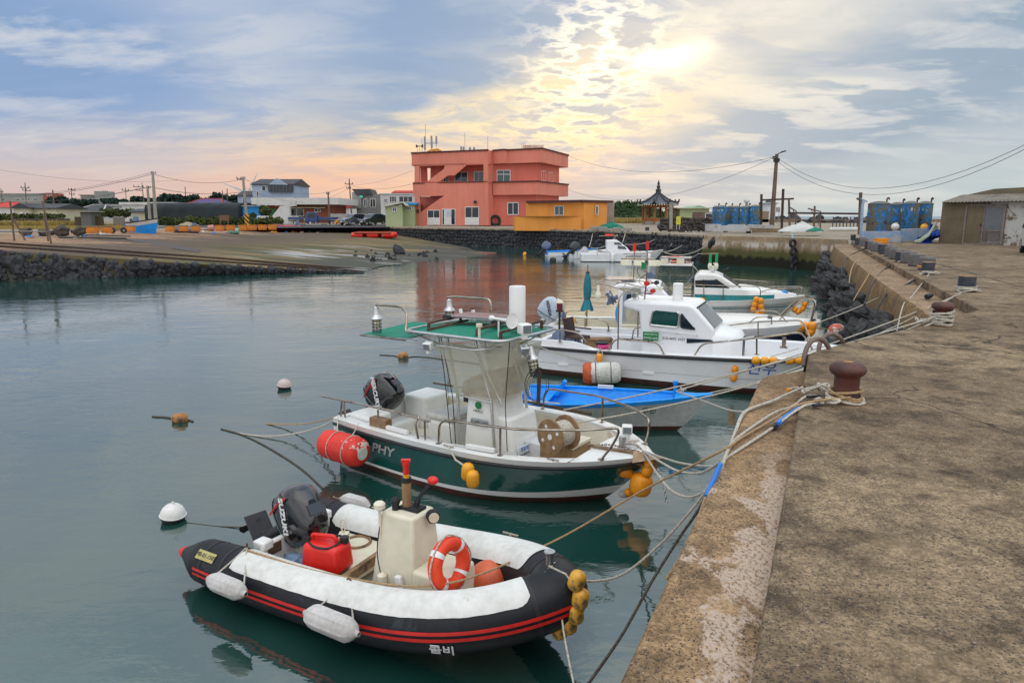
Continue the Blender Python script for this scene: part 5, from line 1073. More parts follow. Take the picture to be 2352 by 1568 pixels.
WB.rail([WB.aty(1293,742,yf),WB.aty(1308,728,yf),WB.aty(1374,732,yf),WB.aty(1397,742,yf),WB.aty(1398,760,yf)],r=.019,posts=[(WB.aty(1344,731,yf),WB.aty(1344,757,yf))])
WB.rail([WB.aty(1452,778,.8),WB.aty(1456,754,.8),WB.aty(1474,752,.8)],r=.018)
WB.rail([WB.aty(1644,751,yf),WB.aty(1739,739,yf),WB.aty(1844,735,.55),WB.aty(1861,778,.35)],r=.018,posts=[(WB.aty(1741,739,.95),WB.aty(1741,770,.95))])
b = MB()
for u,v in ((1420,779),(1448,781),(1490,784)): c = st_(u,v); b.torus(c,.022,.008,10,5,(1,0,0))
b.tube([st_(1418,776.5),st_(1500,783)],.012,6); b.build('wrapped_pole',M['black rubber'],wr_)
b = MB(); b.tube([st_(1655,786),st_(1733,773)],.02,8); b.build('aluminium_pole',M['alloy'],wr_); b = MB(); b.tube([WB.aty(1318,728,yf),WB.aty(1365,731,yf)],.02,8); b.build('aluminium_pole',M['alloy'],wr_)
b = MB(); c = WB.aty(1800,797,0); b.cyl(c,c+Vector((0,0,.22)),.045,n=12); b.box(c,(.16,.16,.03)); b.build('bollard',M['steel'],wr_)
b = MB(); c0 = WB.aty(1300,778,.1)
rows = []
for k,(z,rx,ry) in enumerate([(-.32,.50,.38),(-.1,.42,.34),(.12,.36,.27),(.26,.22,.16),(.31,.05,.04)]): rows.append([c0+Vector((rx*cos(2*pi*j/24)*(1+.10*mnoise.noise(Vector((j,k*2,1)))),ry*sin(2*pi*j/24)*(1+.10*mnoise.noise(Vector((j,k*2,5)))),z)) for j in range(24)])
b.grid(rows,closed=True); b.build('outboard_cover',M['tarp slate'],wr_,ang=60)
ch = thing('wicker_chair','dark brown wicker armchair on the stern of the white wheelhouse boat','chair',WB.world(WB.aty(1325,800,-.45)),WB.th-radians(15))
mat('wicker',(.055,.024,.018),(.03,.015,.012),.7,scale=4,bump=1,bs=60,bd=.01)
b = MB(); b.box((0,0,.30),(.45,.48,.04)); b.build('seat',M['wicker'],ch); b = MB(); b.box((-.24,0,.52),(.035,.44,.46),R=Matrix.Rotation(-.2,3,'Y')); b.build('backrest',M['wicker'],ch,bevel=.01)
for sd in (-1,1):
 b = MB(); b.box((0,sd*.25,.48),(.48,.04,.03)); b.build('armrest',M['wicker'],ch)
 for xx in (-.2,.2): b = MB(); b.box((xx,sd*.24,.14),(.03,.03,.28)); b.build('leg',M['wicker'],ch)
b = MB(); b.box((0,0,.06),(.75,.35,.04)); b.box((0,0,-.1),(.7,.3,.28)); o = b.build('cutting_board_box',M['plywood'],bevel=.01); o.location = WB.world(WB.aty(1372,783,-.1)); tag(o,'wooden board lying on a white box behind the wheelhouse','board')
b = MB(); b.lathe([(.12,0),(.17,.10),(.18,.10)],(0,0,0),20); o = b.build('pot',M['black rubber']); o.location = WB.world(WB.aty(1382,795,-.85)); tag(o,'black pot beside the pink basin on the white boat','pot')
b = MB(); b.lathe([(.11,0),(.15,.07),(.155,.07)],(0,0,0),20); o = b.build('basin',mat('pink plastic',(.65,.03,.22),(.55,.02,.18),.4,bump=0)); o.location = WB.world(WB.aty(1386,800,-1.05)); tag(o,'bright pink plastic basin on the side deck','basin')
mat('pitted foam',(.62,.62,.58),(.5,.5,.46),.85,scale=3,bump=1.0,bs=22,bd=.03,wear=(.25,.24,.2),ws=14,wt=(.66,.7)); mat('orange net',(.55,.10,.03),(.42,.07,.025),.8,scale=10,bump=.8,bs=40,bd=.02)
wc_ = WB.world(WB.aty(1383,856,-1.62)); wax = Vector((.96,-.12,.05)).normalized(); drumfloat('white foam drum float with frayed orange net ends beside the white boat','foam_float',wc_,wax,.86,.24,M['pitted foam'],M['orange net'],(-.14,.2),M['hose black'])
b = MB(); rows = []
x_,y_,d_ = frame(wax)
for z,r in ((-.43,.12),(-.435,.19),(-.39,.235),(-.30,.255),(-.24,.252)): rows.append([wc_+d_*z+(x_*cos(2*pi*j/28)+y_*sin(2*pi*j/28))*(r*(1+.05*mnoise.noise(Vector((j*1.3,z*9,0)))))+d_*(.06*mnoise.noise(Vector((j*.8,4,0))) if z > -.3 else 0) for j in range(28)])
b.grid(rows,closed=True); o = b.build('net_sleeve',M['orange net'],loc=wc_,ang=60); tag(o,'frayed orange net sleeve on the end of the foam drum','net sleeve')
floatbuoy('net_float','single orange float hanging above the white foam drum','float',WB.world(WB.aty(1377,822,-1.40)),.07,.22,(0,0,1),M['float orange'])
rope('rope','looped white rope holding the orange float and foam drum',[WB.world(WB.aty(u,v,-1.40)) for u,v in ((1380,800),(1372,815),(1366,832),(1372,812),(1379,800),(1384,812),(1383,828))],.014,M['rope white'])
for k,u in enumerate((1738,1759,1779,1815.6,1836,1852)):
 floatbuoy('net_float','yellow barrel float strung along the bow of the white wheelhouse boat','float',WB.world(WB.sheer(clip(WB.aty(u,824,-1.18+.0055*(u-1738)).x/WB.L,0,.96),-1,.02)+Vector((0,-.07,-.02))),.085,.17,WB.root.matrix_basis.to_3x3() @ Vector((1,.18,0)),M['float yellow'],'yellow barrel floats along the white boat bow')
for l,u,v in (('upper of two orange floats hanging under the white boat bow',1687.8,848.7),('lower of two orange floats hanging under the white boat bow',1685,867)): floatbuoy('net_float',l,'float',WB.world(WB.aty(u,v,-1.30)),.068,.18,(0,0,1),M['float orange'],'two orange floats under the white boat bow')
rope('rope','thin white string holding the two orange floats',[WB.world(WB.aty(1689,822,-1.27)),WB.world(WB.aty(1688,843,-1.30))],.008,M['rope white'])
# ==== navy striped boat with umbrella
HB = Boat('fishing_boat','cream open boat with navy stripe, small wheelhouse, closed teal umbrella and pale outboard','fishing boat',1.184,19.656,-.234,7.1,2.382,.843,1.05,.85,.50,2.4)
HB.hull([('topside',M['clean white paint'],lambda t: HB.sz(t)+.02,lambda t: HB.sz(t)-.20,3,.01),('navy_band',M['navy paint'],lambda t: HB.sz(t)-.20,lambda t: .20+.25*t**3,5,0),('hull_bottom',M['grey hull'],lambda t: .20+.25*t**3,lambda t: -.3,4,0)])
HB.deck(M['gelcoat'],.24,.42,.60,.12,M['cream gelcoat']); hr = HB.root
T = [.44+.56*i/24 for i in range(25)]; b = MB(); hh = lambda t: .20*clip((t-.44)/.05,0,1)*(1-.5*clip((t-.8)/.2,0,1))
b.grid([[HB.sheer(t,sd,z*hh(t) if z else .02,ins) for t in T] for sd,z,ins in ((-1,0,.16),(-1,.9,.24),(-1,1,.34),(1,1,.34),(1,.9,.24),(1,0,.16))]); b.build('foredeck',M['gelcoat'],hr,ang=40)
hs = HB.prof([(1405,664),(1424,652),(1500,650),(1514,656),(1560,706),(1500,716),(1408,716)],-.85)
b = MB(); zt3 = hs[1][1]; b.prism([(hs[1][0]-.25,zt3-.12),(hs[1][0],zt3),(hs[2][0],zt3),(hs[3][0],hs[3][1]),(hs[4][0],hs[4][1]),(hs[4][0]+.3,1.0),(hs[1][0]+.55,1.0),(hs[1][0]+.55,zt3-.12)],-.85,.85,'y'); b.build('wheelhouse',M['clean white paint'],hr,bevel=.07,seg=3)
b = MB(); b.box((hs[1][0]+.02,-.78,(zt3+.5)/2),(.12,.08,zt3-.5)); b.box((hs[1][0]+.02,.78,(zt3+.5)/2),(.12,.08,zt3-.5)); b.build('door_post',M['clean white paint'],hr)
x_ = hs[1][0]
for sd in (-1,1): b = MB(); b.quad((x_+.08,sd*.80,.95),(x_+.56,sd*.80,.95),(x_+.56,sd*.80,zt3-.1),(x_+.08,sd*.80,zt3-.1)); b.build('side_curtain',M['clear vinyl'],hr)
b = MB(); b.box((x_+.32,0,.75),(.5,1.66,.42)); b.build('console',M['cream gelcoat'],hr,bevel=.03)
side_panel(HB,[(1440,676),(1496,674),(1520,700),(1440,703)],-.85,'window',M['dark glass'],hr,frame_m=M['black rubber'])
fa,fb = hs[3],hs[4]; dx_,dz_ = fb[0]-fa[0],fb[1]-fa[1]; ln_ = sqrt(dx_*dx_+dz_*dz_); nx_,nz_ = -dz_/ln_,dx_/ln_; b = MB()
b.slab(wq(.97,-.76),wq(.97,.76),wq(.06,.70),wq(.06,-.70),.006); b.build('windscreen',M['grey glass'],hr,smooth=False)
b = MB(); b.box((hs[2][0]-.9,.1,zt3+.06),(.8,.9,.03)); b.build('solar_panel',M['solar'],hr)
mz = Vector((hs[1][0]+.3,0,zt3)); b = MB(); b.tube([mz,mz+Vector((0,0,1.0))],.015); b.tube([mz+Vector((.35,0,0)),mz+Vector((.35,0,.95))],.015); b.box(mz+Vector((.1,0,.62)),(.9,.3,.03)); b.tube([mz+Vector((-.3,0,.75)),mz+Vector((.6,0,.8))],.012); b.build('mast',M['steel'],hr)
for dx,dz,m_ in ((0,.92,'red plastic'),(.35,.98,'red vinyl')): b = MB(); b.cyl(mz+Vector((dx,-.05,dz-.1)),mz+Vector((dx,-.05,dz+.12)),.045); b.build('signal_lamp',M[m_],hr)
for dx in (-.2,.15,.55): b = MB(); b.box(mz+Vector((dx,-.18,.52)),(.30,.10,.15)); b.build('flood_lamp',M['lamp glass'],hr,bevel=.01)
outboard(HB,(-.12,-.15,.86),radians(30),1.0,mat('silver blue cowl',(.42,.48,.56),(.36,.42,.5),.3,bump=0,coat=.5),M['alloy'],'HONDA',M['letter black'])
b = MB(); b.box((-.3,.75,.95),(.5,.12,.5)); outb2 = outboard(HB,(-.1,.8,.75),radians(60),.55,M['tarp slate'],M['black rubber'],cover=True)
um = thing('umbrella','closed teal parasol tied with cord standing in the cream boat','umbrella',HB.world(HB.aty(1347,775,-.1)),0)
b = MB(); b.cyl((0,0,0),(0,0,2.05),.018); b.build('pole',M['steel'],um)
c0 = HB.aty(1347,775,-.1); z1 = HB.aty(1347,712,-.1).z-c0.z; z2 = HB.aty(1347,625,-.1).z-c0.z; b = MB(); rows = []
for t,r in ((0,.16),(.04,.15),(.15,.115),(.26,.085),(.31,.07),(.36,.09),(.6,.095),(.85,.075),(.97,.04),(1,.02)):
 z = z1+(z2-z1)*t; rows.append([(r*(1+.18*cos(6*a_+t*2))*cos(a_),r*(1+.18*cos(6*a_+t*2))*sin(a_),z+(.03*sin(3*a_) if t == 0 else 0)) for a_ in (2*pi*j/36 for j in range(36))])
b.grid(rows,closed=True); b.build('canopy',M['tarp teal'],um,ang=60); b = MB(); b.torus((0,0,z1+(z2-z1)*.31),.075,.008); b.lathe([(.05,0),(.07,.02),(.02,.06)],(0,0,z2-.03),12); b.build('tie_cord',M['rope dark'],um)
b = MB(); b.tube(spline([(0,0,0),(-.1,0,.35),(.05,0,.75),(.3,0,.95)]),.14,10,sx=1.5); o = b.build('seat_back',M['bright blue paint']); o.location = HB.world(HB.aty(1432,748,-.1)); o['label'] = 'curved blue padded seat behind the cream boat wheelhouse'; o['category'] = 'seat'
b = MB(); b.box((0,0,.07),(.3,.22,.14)); o = b.build('yellow_case',M['float yellow'],bevel=.03); o.location = HB.world(HB.aty(1310,741,-.3)); tag(o,'small yellow case on the stern of the cream boat','case')
HB.rail([HB.aty(1280,744,-1.0),HB.aty(1290,733,-1.0),HB.aty(1318,733,-1.0),HB.aty(1325,741,-1.0)],r=.016); HB.rail([HB.aty(1300,720,1.0),HB.aty(1306,713,1.0),HB.aty(1345,714,1.0),HB.aty(1346,724,1.0)],r=.014)
HB.rail([HB.aty(1711,727,.8),HB.aty(1733,713,.8),HB.aty(1785,715,.7),HB.aty(1798,729,.7)],r=.014); HB.rail([HB.aty(1724,739,-.8),HB.aty(1735,729,-.8),HB.aty(1796,725,-.6),HB.aty(1806,739,-.6)],r=.014,posts=[(HB.aty(1772,727,-.7),HB.aty(1772,744,-.7))])
HB.rail([HB.aty(1781,733,.4),HB.aty(1831,686,.4),HB.aty(1868.5,686,.1),HB.aty(1875,698.5,0),HB.aty(1864,735,0)],r=.016); HB.rail([HB.aty(1788,736,-.4),HB.aty(1836,692,-.4),HB.aty(1869,691,-.1),HB.aty(1871,699,-.1),HB.aty(1862,736,-.1)],r=.016)
b = MB(); c = HB.aty(1768,738,-.3); b.cyl(c,c+Vector((0,0,.16)),.06); b.build('bollard',M['black rubber'],hr)
for k,(u,v,a_) in enumerate([(1821,760,1),(1833,754,1),(1845,749,1),(1865,750,0),(1861,762,.5)]):
 floatbuoy('net_float','orange float in the string under the bow of the navy striped boat','float',HB.world(HB.aty(u,v,-.25)),.11,.26,(a_,0,1-.7*a_),M['float orange'],'orange floats under the navy striped boat bow')
# ==== teal striped cabin boat
CB = Boat('cabin_boat','cream cabin boat with teal stripe, dark canvas back and orange fenders','cabin boat',4.745,26.992,-.287,6.208,2.304,.695,.93,.888,.476,2.391)
CB.hull([('topside',M['gelcoat'],lambda t: CB.sz(t)+.02,lambda t: CB.sz(t)-.18,3,.02),('hull_side',M['grey hull'],lambda t: CB.sz(t)-.18,lambda t: .44+.15*t,3,0),('teal_line',M['teal paint'],lambda t: .44+.15*t,lambda t: .405+.15*t,1,.004),('hull_bottom',M['grey hull'],lambda t: .405+.15*t,lambda t: -.3,4,0)])
CB.deck(M['gelcoat'],.22,.35,.42,.1); crr = CB.root
cs = CB.prof([(1592,684),(1594,636),(1604,627),(1643.6,628.8),(1659,635),(1701,662),(1731,665),(1790,676),(1820,688)],-.88)
zb = CB.s0+.02; b = MB(); P1 = cs[:6]; rows = []
prof_c = [(cs[0][0],zb),(cs[1][0],cs[1][1]),cs[2],cs[3],cs[4],cs[5],cs[6],cs[7],cs[8]]
b.prism([(cs[0][0],zb-.1)]+list(cs[1:5])+[cs[5],(cs[5][0]+.1,zb-.1)],-.82,.82,'y'); b.build('cabin',M['gelcoat'],crr,bevel=.09,seg=4)
b = MB(); rows = []
for k in range(13):
 t = k/12; x = cs[0][0]+.05+(CB.L-.35-cs[0][0])*t; zz_ = (cs[5][1]+.02) if x < cs[5][0] else cs[5][1]+.02-(cs[5][1]-CB.s1-.03)*((x-cs[5][0])/(CB.L-.3-cs[5][0]))**1.3
 wy = min(.98,CB.b(clip(x/CB.L,0,1))-.12); wy = max(wy,.05); rows.append([(x,-wy,CB.sz(clip(x/CB.L,0,1))),(x,-wy*.95,zz_-.08),(x,-wy*.8,zz_),(x,0,zz_+.04),(x,wy*.8,zz_),(x,wy*.95,zz_-.08),(x,wy,CB.sz(clip(x/CB.L,0,1)))])
b.grid(rows); b.build('foredeck',M['gelcoat'],crr,ang=50)
for sg in (-1,1):
 b = MB(); n = 13; A_ = []; C_ = []
 for k in range(n):
  t = k/(n-1)*.78; x = cs[0][0]+.05+(CB.L-.35-cs[0][0])*t; wy = min(.98,CB.b(clip(x/CB.L,0,1))-.12)+.012; zz_ = CB.sz(clip(x/CB.L,0,1)); h_ = .26*(1-.5*t); A_.append((x,sg*wy,zz_+.02)); C_.append((x,sg*(wy*.965+.008),zz_+h_))
 b.grid([A_,C_]); b.build('teal_stripe',M['teal paint'],crr)
side_panel(CB,[(1614,643),(1645.7,642.5),(1680,666.5),(1623,665.5)],-.83,'window',M['dark glass'],crr,frame_m=M['black rubber'],fw=.05)
side_panel(CB,[(1596,644),(1613,643),(1620,666),(1599,672)],-.83,'opening_shade',M['hose black'],crr)  # flat black panel stands in for the shaded inside of the opening
fa,fb = cs[4],cs[5]; dx_,dz_ = fb[0]-fa[0],fb[1]-fa[1]; ln_ = sqrt(dx_*dx_+dz_*dz_); nx_,nz_ = -dz_/ln_,dx_/ln_; b = MB(); b.slab(wq(.98,-.76),wq(.98,.76),wq(.05,.66),wq(.05,-.66),.006); b.build('windscreen',M['grey glass'],crr,smooth=False)
b = MB()
for y in (-.76,0,.76): b.tube([wq(.98,y),wq(.05,y*.88)],.02,6)
b.tube([wq(1,-.78),wq(1,.78)],.02,6); b.build('windscreen_frame',M['black rubber'],crr)
b = MB(); b.grid([[Vector((cs[0][0]-.75,y,zb)),Vector((cs[0][0]-.05,y,cs[1][1]-.02)),Vector((cs[0][0]+.0,y,zb))] for y in (-.80,.80)]); b.build('back_canvas',M['tarp slate'],crr)
b = MB(); b.cyl((cs[2][0]+.55,0,cs[2][1]),(cs[2][0]+.55,0,cs[2][1]+.28),.015); b.lathe([(.05,0),(.05,.05)],(cs[2][0]+.55,0,cs[2][1]+.28),12); b.build('antenna',M['cream gelcoat'],crr); spotlight((cs[3][0]-.1,-.1,cs[3][1]+.14),(1,-.5,0),crr,s=1.2); b = MB(); b.lathe([(.02,0),(.03,.1),(.09,.22)],(cs[3][0]+.25,.15,cs[3][1]+.06),12,(1,0,.2)); b.build('horn',M['black rubber'],crr)
CB.rail([CB.aty(1569,653,-1.0),CB.aty(1741.5,658.5,-.95),CB.aty(1747,666,-.95),CB.aty(1746,682,-.95)],r=.017,posts=[(CB.aty(1616.5,654,-1.0),CB.aty(1616.5,683,-1.0)),(CB.aty(1661,655.5,-1.0),CB.aty(1661,684,-1.0))]); CB.rail([CB.aty(1679,641,.95),CB.aty(1762,647,.9),CB.aty(1764.5,655,.9),CB.aty(1764.5,664,.9)],r=.017)
CB.rail([CB.aty(1702,686,-.8),CB.aty(1764,664.5,-.7),CB.aty(1840,662,-.2),CB.aty(1829,685,-.1)],r=.017); CB.rail([CB.aty(1712,676,.8),CB.aty(1770,658,.7),CB.aty(1845,658,.15),CB.aty(1833,684,.1)],r=.017,posts=[(CB.aty(1790,658,.4),CB.aty(1772,684,.4)),(CB.aty(1803,658,.3),CB.aty(1792,680,.3))])
b = MB(); c = CB.aty(1801,675,-.1); b.lathe([(.12,0),(.14,.03),(.14,.14),(.1,.17)],c,16,(0,-1,0)); b.build('anchor_winch',M['bright blue paint'],crr)
outboard(CB,(-.12,0,.75),radians(60),1.0,M['tarp slate'],M['tarp slate'])
text('D-10',.10,M['navy paint'],crr,Vector(CB.aty(1622,690,-1.16))+Vector((0,-.03,0)),facing((0,-1,0)),ext=.001)
for k,(u,v) in enumerate([(1613,691),(1611.5,702.5),(1610.5,713)]): floatbuoy('net_float','orange float in the rear string of three on the teal striped boat','float',CB.world(CB.aty(u,v,-1.26)),.10,.23,(.05,0,1),M['float orange'],'three orange floats on the teal striped boat')
for k,(u,v) in enumerate([(1737,688),(1747,691),(1733.5,699.5),(1747.5,704),(1730.5,710.5),(1750,714.5),(1739.5,719)]): floatbuoy('net_float','orange float in the looped bunch amidships on the teal striped boat','float',CB.world(CB.aty(u,v,-1.16)),.10,.22,(.2*(-1)**k,0,1),M['float orange'],'orange float bunch on the teal striped boat')
for k,(u,v,a_) in enumerate([(1848,699,0),(1843.5,709,.5),(1834,716,1.5),(1826,711,1)]): floatbuoy('net_float','orange float in the hanging loop at the teal striped boat bow','float',CB.world(CB.aty(u,v,-.1)),.095,.22,(a_,0,1),M['float orange'],'orange floats at the teal striped boat bow')
def cbw(u,v,y): return CB.aty(u,v,y)
ta,tb_ = cbw(1500,607,-.55),cbw(1590,609,-.55); b = MB(); b.box(((ta.x+tb_.x)/2,0,ta.z),(tb_.x-ta.x,1.3,.08)); b.build('stern_roof',M['white plastic'],crr,bevel=.02)
b = MB(); ra,rb_ = cbw(1516,591,-.3),cbw(1588,588,-.3); b.box(((ra.x+rb_.x)/2,0,ra.z-.02),(rb_.x-ra.x,1.0,.05)); b.build('solar_panel',M['solar'],crr); b = MB()
for x in (ra.x,rb_.x-.05):
 for y in (-.45,.45): b.tube([(x,y,ta.z),(x,y,ra.z)],.015,6)
b.tube(arc_corner([(ta.x,-.6,ta.z),(ta.x,-.6,ra.z-.1),(tb_.x,-.6,ra.z-.15),(tb_.x,-.6,ta.z)],.12),.018,6); b.tube([(ta.x+.15,-.5,ta.z),(ta.x+.15,-.5,.5)],.022,6); b.tube([(tb_.x+.0,.5,ta.z),(tb_.x,.5,.6)],.022,6); b.tube([(tb_.x,-.5,ta.z),(tb_.x+.25,-.5,cs[2][1])],.02,6)
b.tube([(rb_.x,-.4,ra.z),cbw(1605,583,-.5),cbw(1650,582,-.6)],.012,6); b.build('roof_frame',M['steel'],crr)
for u in (1526,1563): b = MB(); c = cbw(u,601,-.62); b.box(c,(.28,.06,.22)); b.build('flood_lamp',M['lamp glass'],crr,bevel=.01)
for u in (1632,1646.5):
 c = cbw(u,583,-.55); b = MB(); b.cyl(c,c-Vector((0,0,.32)),.05); lo_ = b.build('lamp_holder',mat('lamp green',(.01,.35,.12),(.01,.28,.1),bump=0),crr); b = MB(); b.ball(c-Vector((0,0,.45)),.1,12,8,sc=(.8,.8,1.4)); b.build('lamp_bulb',M['lamp glass'],lo_)
rg = lifering('life_ring','orange life ring lying on the stern roof of the teal striped boat',CB.world((rb_.x-.55,-.1,ta.z+.13)),Matrix.Rotation(.15,3,'X'),.36,.09)
# ==== boats against the sea wall
FB = Boat('fishing_boat','white cabin boat moored along the basalt sea wall with two white fenders','fishing boat',*(lambda p: (p.x,p.y))(G(1334,600,WZ)),-.04,7.0,2.3,.62,.95,.85,.5,2.4)
FB.hull([('topside',M['clean white paint'],lambda t: FB.sz(t)+.02,lambda t: .06,5,0),('hull_bottom',M['cover dark'],lambda t: .06,lambda t: -.3,3,0)]); FB.deck(M['clean white paint'],.22,.3,.8,.1)
ly = -.7
fsd = FB.prof([(1396,577),(1394,552),(1417,551),(1440,568),(1449,579)],ly); b = MB(); b.prism([(fsd[0][0]-.02,.55),fsd[1],fsd[2],fsd[3],fsd[4],(fsd[4][0]+.1,.6)],ly,-ly,'y'); b.build('cabin',M['clean white paint'],FB.root,bevel=.05)
side_panel(FB,[(1411,556.5),(1422,557),(1429,562),(1411,561)],ly,'window',M['grey glass'],FB.root,frame_m=M['black rubber'],fw=.04); side_panel(FB,[(1420,564),(1434,566),(1439,572),(1419,571)],ly,'window',M['grey glass'],FB.root,frame_m=M['black rubber'],fw=.04)
b = MB(); b.tube([FB.aty(1413,552,0),FB.aty(1413,541,0)],.03); b.tube([FB.aty(1376,542,0),FB.aty(1420,541,0)],.03); b.build('mast',M['steel'],FB.root); b = MB(); b.tube([FB.aty(1390,540,-.1),FB.aty(1409,540,-.1)],.08); b.build('rolled_flag',M['orange ring'],FB.root)
FB.rail([FB.aty(1450,577,-.8),FB.aty(1456,575,-.8),FB.aty(1466,575,-.8),FB.aty(1473,581,-.8)],r=.025); FB.rail([FB.aty(1495,580,-.5),FB.aty(1500,576,-.5),FB.aty(1520,576,-.2),FB.aty(1523,582,-.1)],r=.025); FB.rail([FB.aty(1372,585,-1.1),FB.aty(1373,578,-1.1),FB.aty(1400,578,-1.1),FB.aty(1401,584,-1.1)],r=.022)
hull_text(FB,'Ladylove',.34,1467,592,M['letter black'],.5,shear=.4,sx=1.1)
for u,w_ in ((1407,'rear'),(1491,'front')): floatbuoy('boat_fender',w_+' white fender hanging on the white boat by the sea wall','fender',FB.world(FB.aty(u,592,-1.25)),.13,.75,(0,0,1),M['white plastic'],'white fenders by the sea wall')
SB = Boat('rowing_boat','small white boat with blue inside and covered outboard beside the rusty ladder','rowing boat',*(lambda p: (p.x,p.y))(G(1254,588,WZ)),.10,5.2,1.6,.45,.75,.5,.35,2.0)
SB.hull([('topside',M['clean white paint'],lambda t: SB.sz(t)-.06,lambda t: -.2,5,0),('sheer_strake',M['bright blue paint'],lambda t: SB.sz(t)+.03,lambda t: SB.sz(t)-.06,1,.01)]); SB.deck(M['bright blue paint'],.08,.15,.85,.1)
outboard(SB,(-.1,0,.6),radians(35),1.2,M['tarp slate'],M['black rubber'],cover=True)
DB = Boat('dinghy','white dinghy with grey shrouded outboards behind the white cabin boat stern','dinghy',*(lambda p: (p.x,p.y))(G(1318,593,WZ)),.42,5.6,1.8,.5,.95,.7,.4,2.0)
DB.hull([('topside',M['clean white paint'],lambda t: DB.sz(t)+.02,lambda t: -.2,5,0)]); DB.deck(M['clean white paint'],.25,.3,.5,.1); outboard(DB,(-.1,0,.65),radians(40),1.3,M['cover dark'],M['black rubber'],cover=True)
cvm = mat('pale cover',(.46,.48,.49),(.32,.34,.35),.7,scale=3,bump=.5,bs=8,bd=.03); b = MB(); c0 = DB.aty(1334,580,-.4); rows = []
for k,(z,rx,ry) in enumerate([(-.45,.75,.38),(-.1,.80,.36),(.2,.62,.30),(.35,.3,.15)]): rows.append([c0+Vector((rx*cos(2*pi*j/20),ry*sin(2*pi*j/20)*(1+.15*mnoise.noise(Vector((j,k*2,1)))),z+.25*cos(2*pi*j/20))) for j in range(20)])
b.grid(rows,closed=True); b.build('outboard_cover',cvm,DB.root,ang=60)
for (u,v,l) in ((1300,583,'yellow float hanging at the stern of the small blue and white boat'),(1340-15,588,'yellow float in the water between the two small boats'),(1205,583.5,'tiny yellow float near the foot of the basalt wall')): floatbuoy('net_float',l,'float',G(u,v,WZ+.15),.17,.4,(.3,0,1),M['float yellow'])
floatbuoy('mooring_buoy','dark round buoy in the water before the sea wall boats','buoy',G(1270,598,WZ+.1),.28,.5,(0,0,1),M['black rubber'])
# ==== buoys on open water
def mbuoy(label,u,v,r,top):
 p = G(u,v,WZ); o = thing('mooring_buoy',label,'buoy',p); b = MB(); b.lathe([(r*.5,-r*.6),(r*.85,-.25*r),(r*.98,.05*r),(r,.12*r)],(0,0,0),28); b.build('dark_base',M['black rubber'],o)
 b = MB(); b.lathe([(r*1.0,.12*r),(r*1.04,.16*r),(r*1.04,.22*r),(r*.99,.24*r),(r*.93,.5*r),(r*.78,.78*r),(r*.55,1.0*r),(r*.25,1.12*r),(r*.14,1.15*r)],(0,0,0),28); b.build('dome',top,o,ang=50)
 b = MB(); b.torus((0,0,1.22*r),r*.11,r*.045,14,6,(0,1,0)); b.box((0,0,1.14*r),(r*.22,r*.1,r*.1)); b.build('lifting_eye',top,o); o.rotation_euler = (radians(3),radians(6),0); o.location.z += r*.30
mat('buoy white',(.66,.66,.64),(.58,.58,.55),.5,scale=3,bump=.1,wear=(.24,.28,.13),ws=5,wt=(.62,.78)); mat('buoy pink',(.50,.42,.40),(.42,.34,.33),.6,scale=3,bump=.1)
mbuoy('white domed mooring buoy with black base left of the inflatable',398,1194,.155,M['buoy white']); mbuoy('pinkish domed mooring buoy with black base farther out',653,892,.155,M['buoy pink'])
rm = mat('weathered float',(.42,.17,.03),(.22,.10,.03),.6,scale=5,bump=.3,wear=(.05,.045,.02),ws=3,wt=(.5,.6))
for u,v,l in ((413,962,'weathered orange float with weedy rope ends on open water'),(926,818,'weathered orange float on its line behind the green boat awning')): floatbuoy('net_float',l,'float',G(u,v,WZ+.05),.115,.28,(1,.3,.15),rm)
def wr(name,label,uv,r,m,z=WZ+.005,z2=None):
 pts = [G(u,v,z if z2 is None else z+(z2-z)*i/(len(uv)-1)) for i,(u,v) in enumerate(uv)]; return rope('rope',label,spline(pts,6),r,m)
wr('','weedy rope stub beside the orange float on open water',[(350,957),(385,959),(412,966),(428,964),(443,968)],.022,M['rope dark'])
wr('','floating line past the orange float behind the awning',[(872,815),(905,817),(926,822),(960,819),(1040,828),(1100,836)],.016,M['rope dark'])
wr('','weedy dark rope crossing the water behind the green boat',[(508,985),(560,1000),(620,1030),(690,1075),(742,1122)],.016,M['rope dark'])
stn = TB.world((.0,-.9,.68)); rope('rope','white mooring rope from green boat stern dipping to the water',spline([stn,G(730,982,WZ+.30),G(660,998,WZ+.08),G(600,1001,WZ+.02),G(545,994,WZ)],6),.014,M['rope white']); rope('rope','tan mooring rope from green boat stern to open water',spline([stn+Vector((0,.05,0)),G(720,970,WZ+.25),G(670,974,WZ+.08),G(610,973,WZ)],6),.013,M['rope tan'])
rope('rope','thin slack line from the inflatable outboard to the white buoy',spline([G(430,1200,WZ),G(500,1208,WZ),G(570,1210,WZ+.02)],5),.007,M['rope dark'])
# ==== bollards, ropes and gear on the right quay
mat('bollard rust',(.10,.028,.018),(.045,.016,.012),.55,scale=6,bump=.35,wear=(.20,.13,.11),ws=22,wt=(.66,.72)); mat('orange band',(.36,.19,.08),(.25,.12,.05),.8,scale=20); mat('tyre blue grey',(.045,.055,.07),(.025,.03,.04),.7,scale=10,bump=.4)
def iron_bollard(label,p,s=1.0):
 o = thing('mooring_bollard',label,'bollard',p); b = MB(); b.lathe([(.125,-.02),(.108,.02),(.104,.12),(.104,.22),(.112,.235),(.135,.25),(.150,.275),(.150,.30),(.138,.325),(.11,.345),(.06,.352),(.005,.353)],(0,0,0),36); b.build('iron_body',M['bollard rust'],o,ang=70)
 b = MB(); b.cyl((.0,.0,.350),(.0,.0,.357),.042,n=16); b.build('cap_mark',M['orange band'],o); b = MB(); b.cyl((0,0,.0),(0,0,.006),.17,n=24); b.build('rust_ring',M['rust'],o); o.scale = (s,s,s); return o
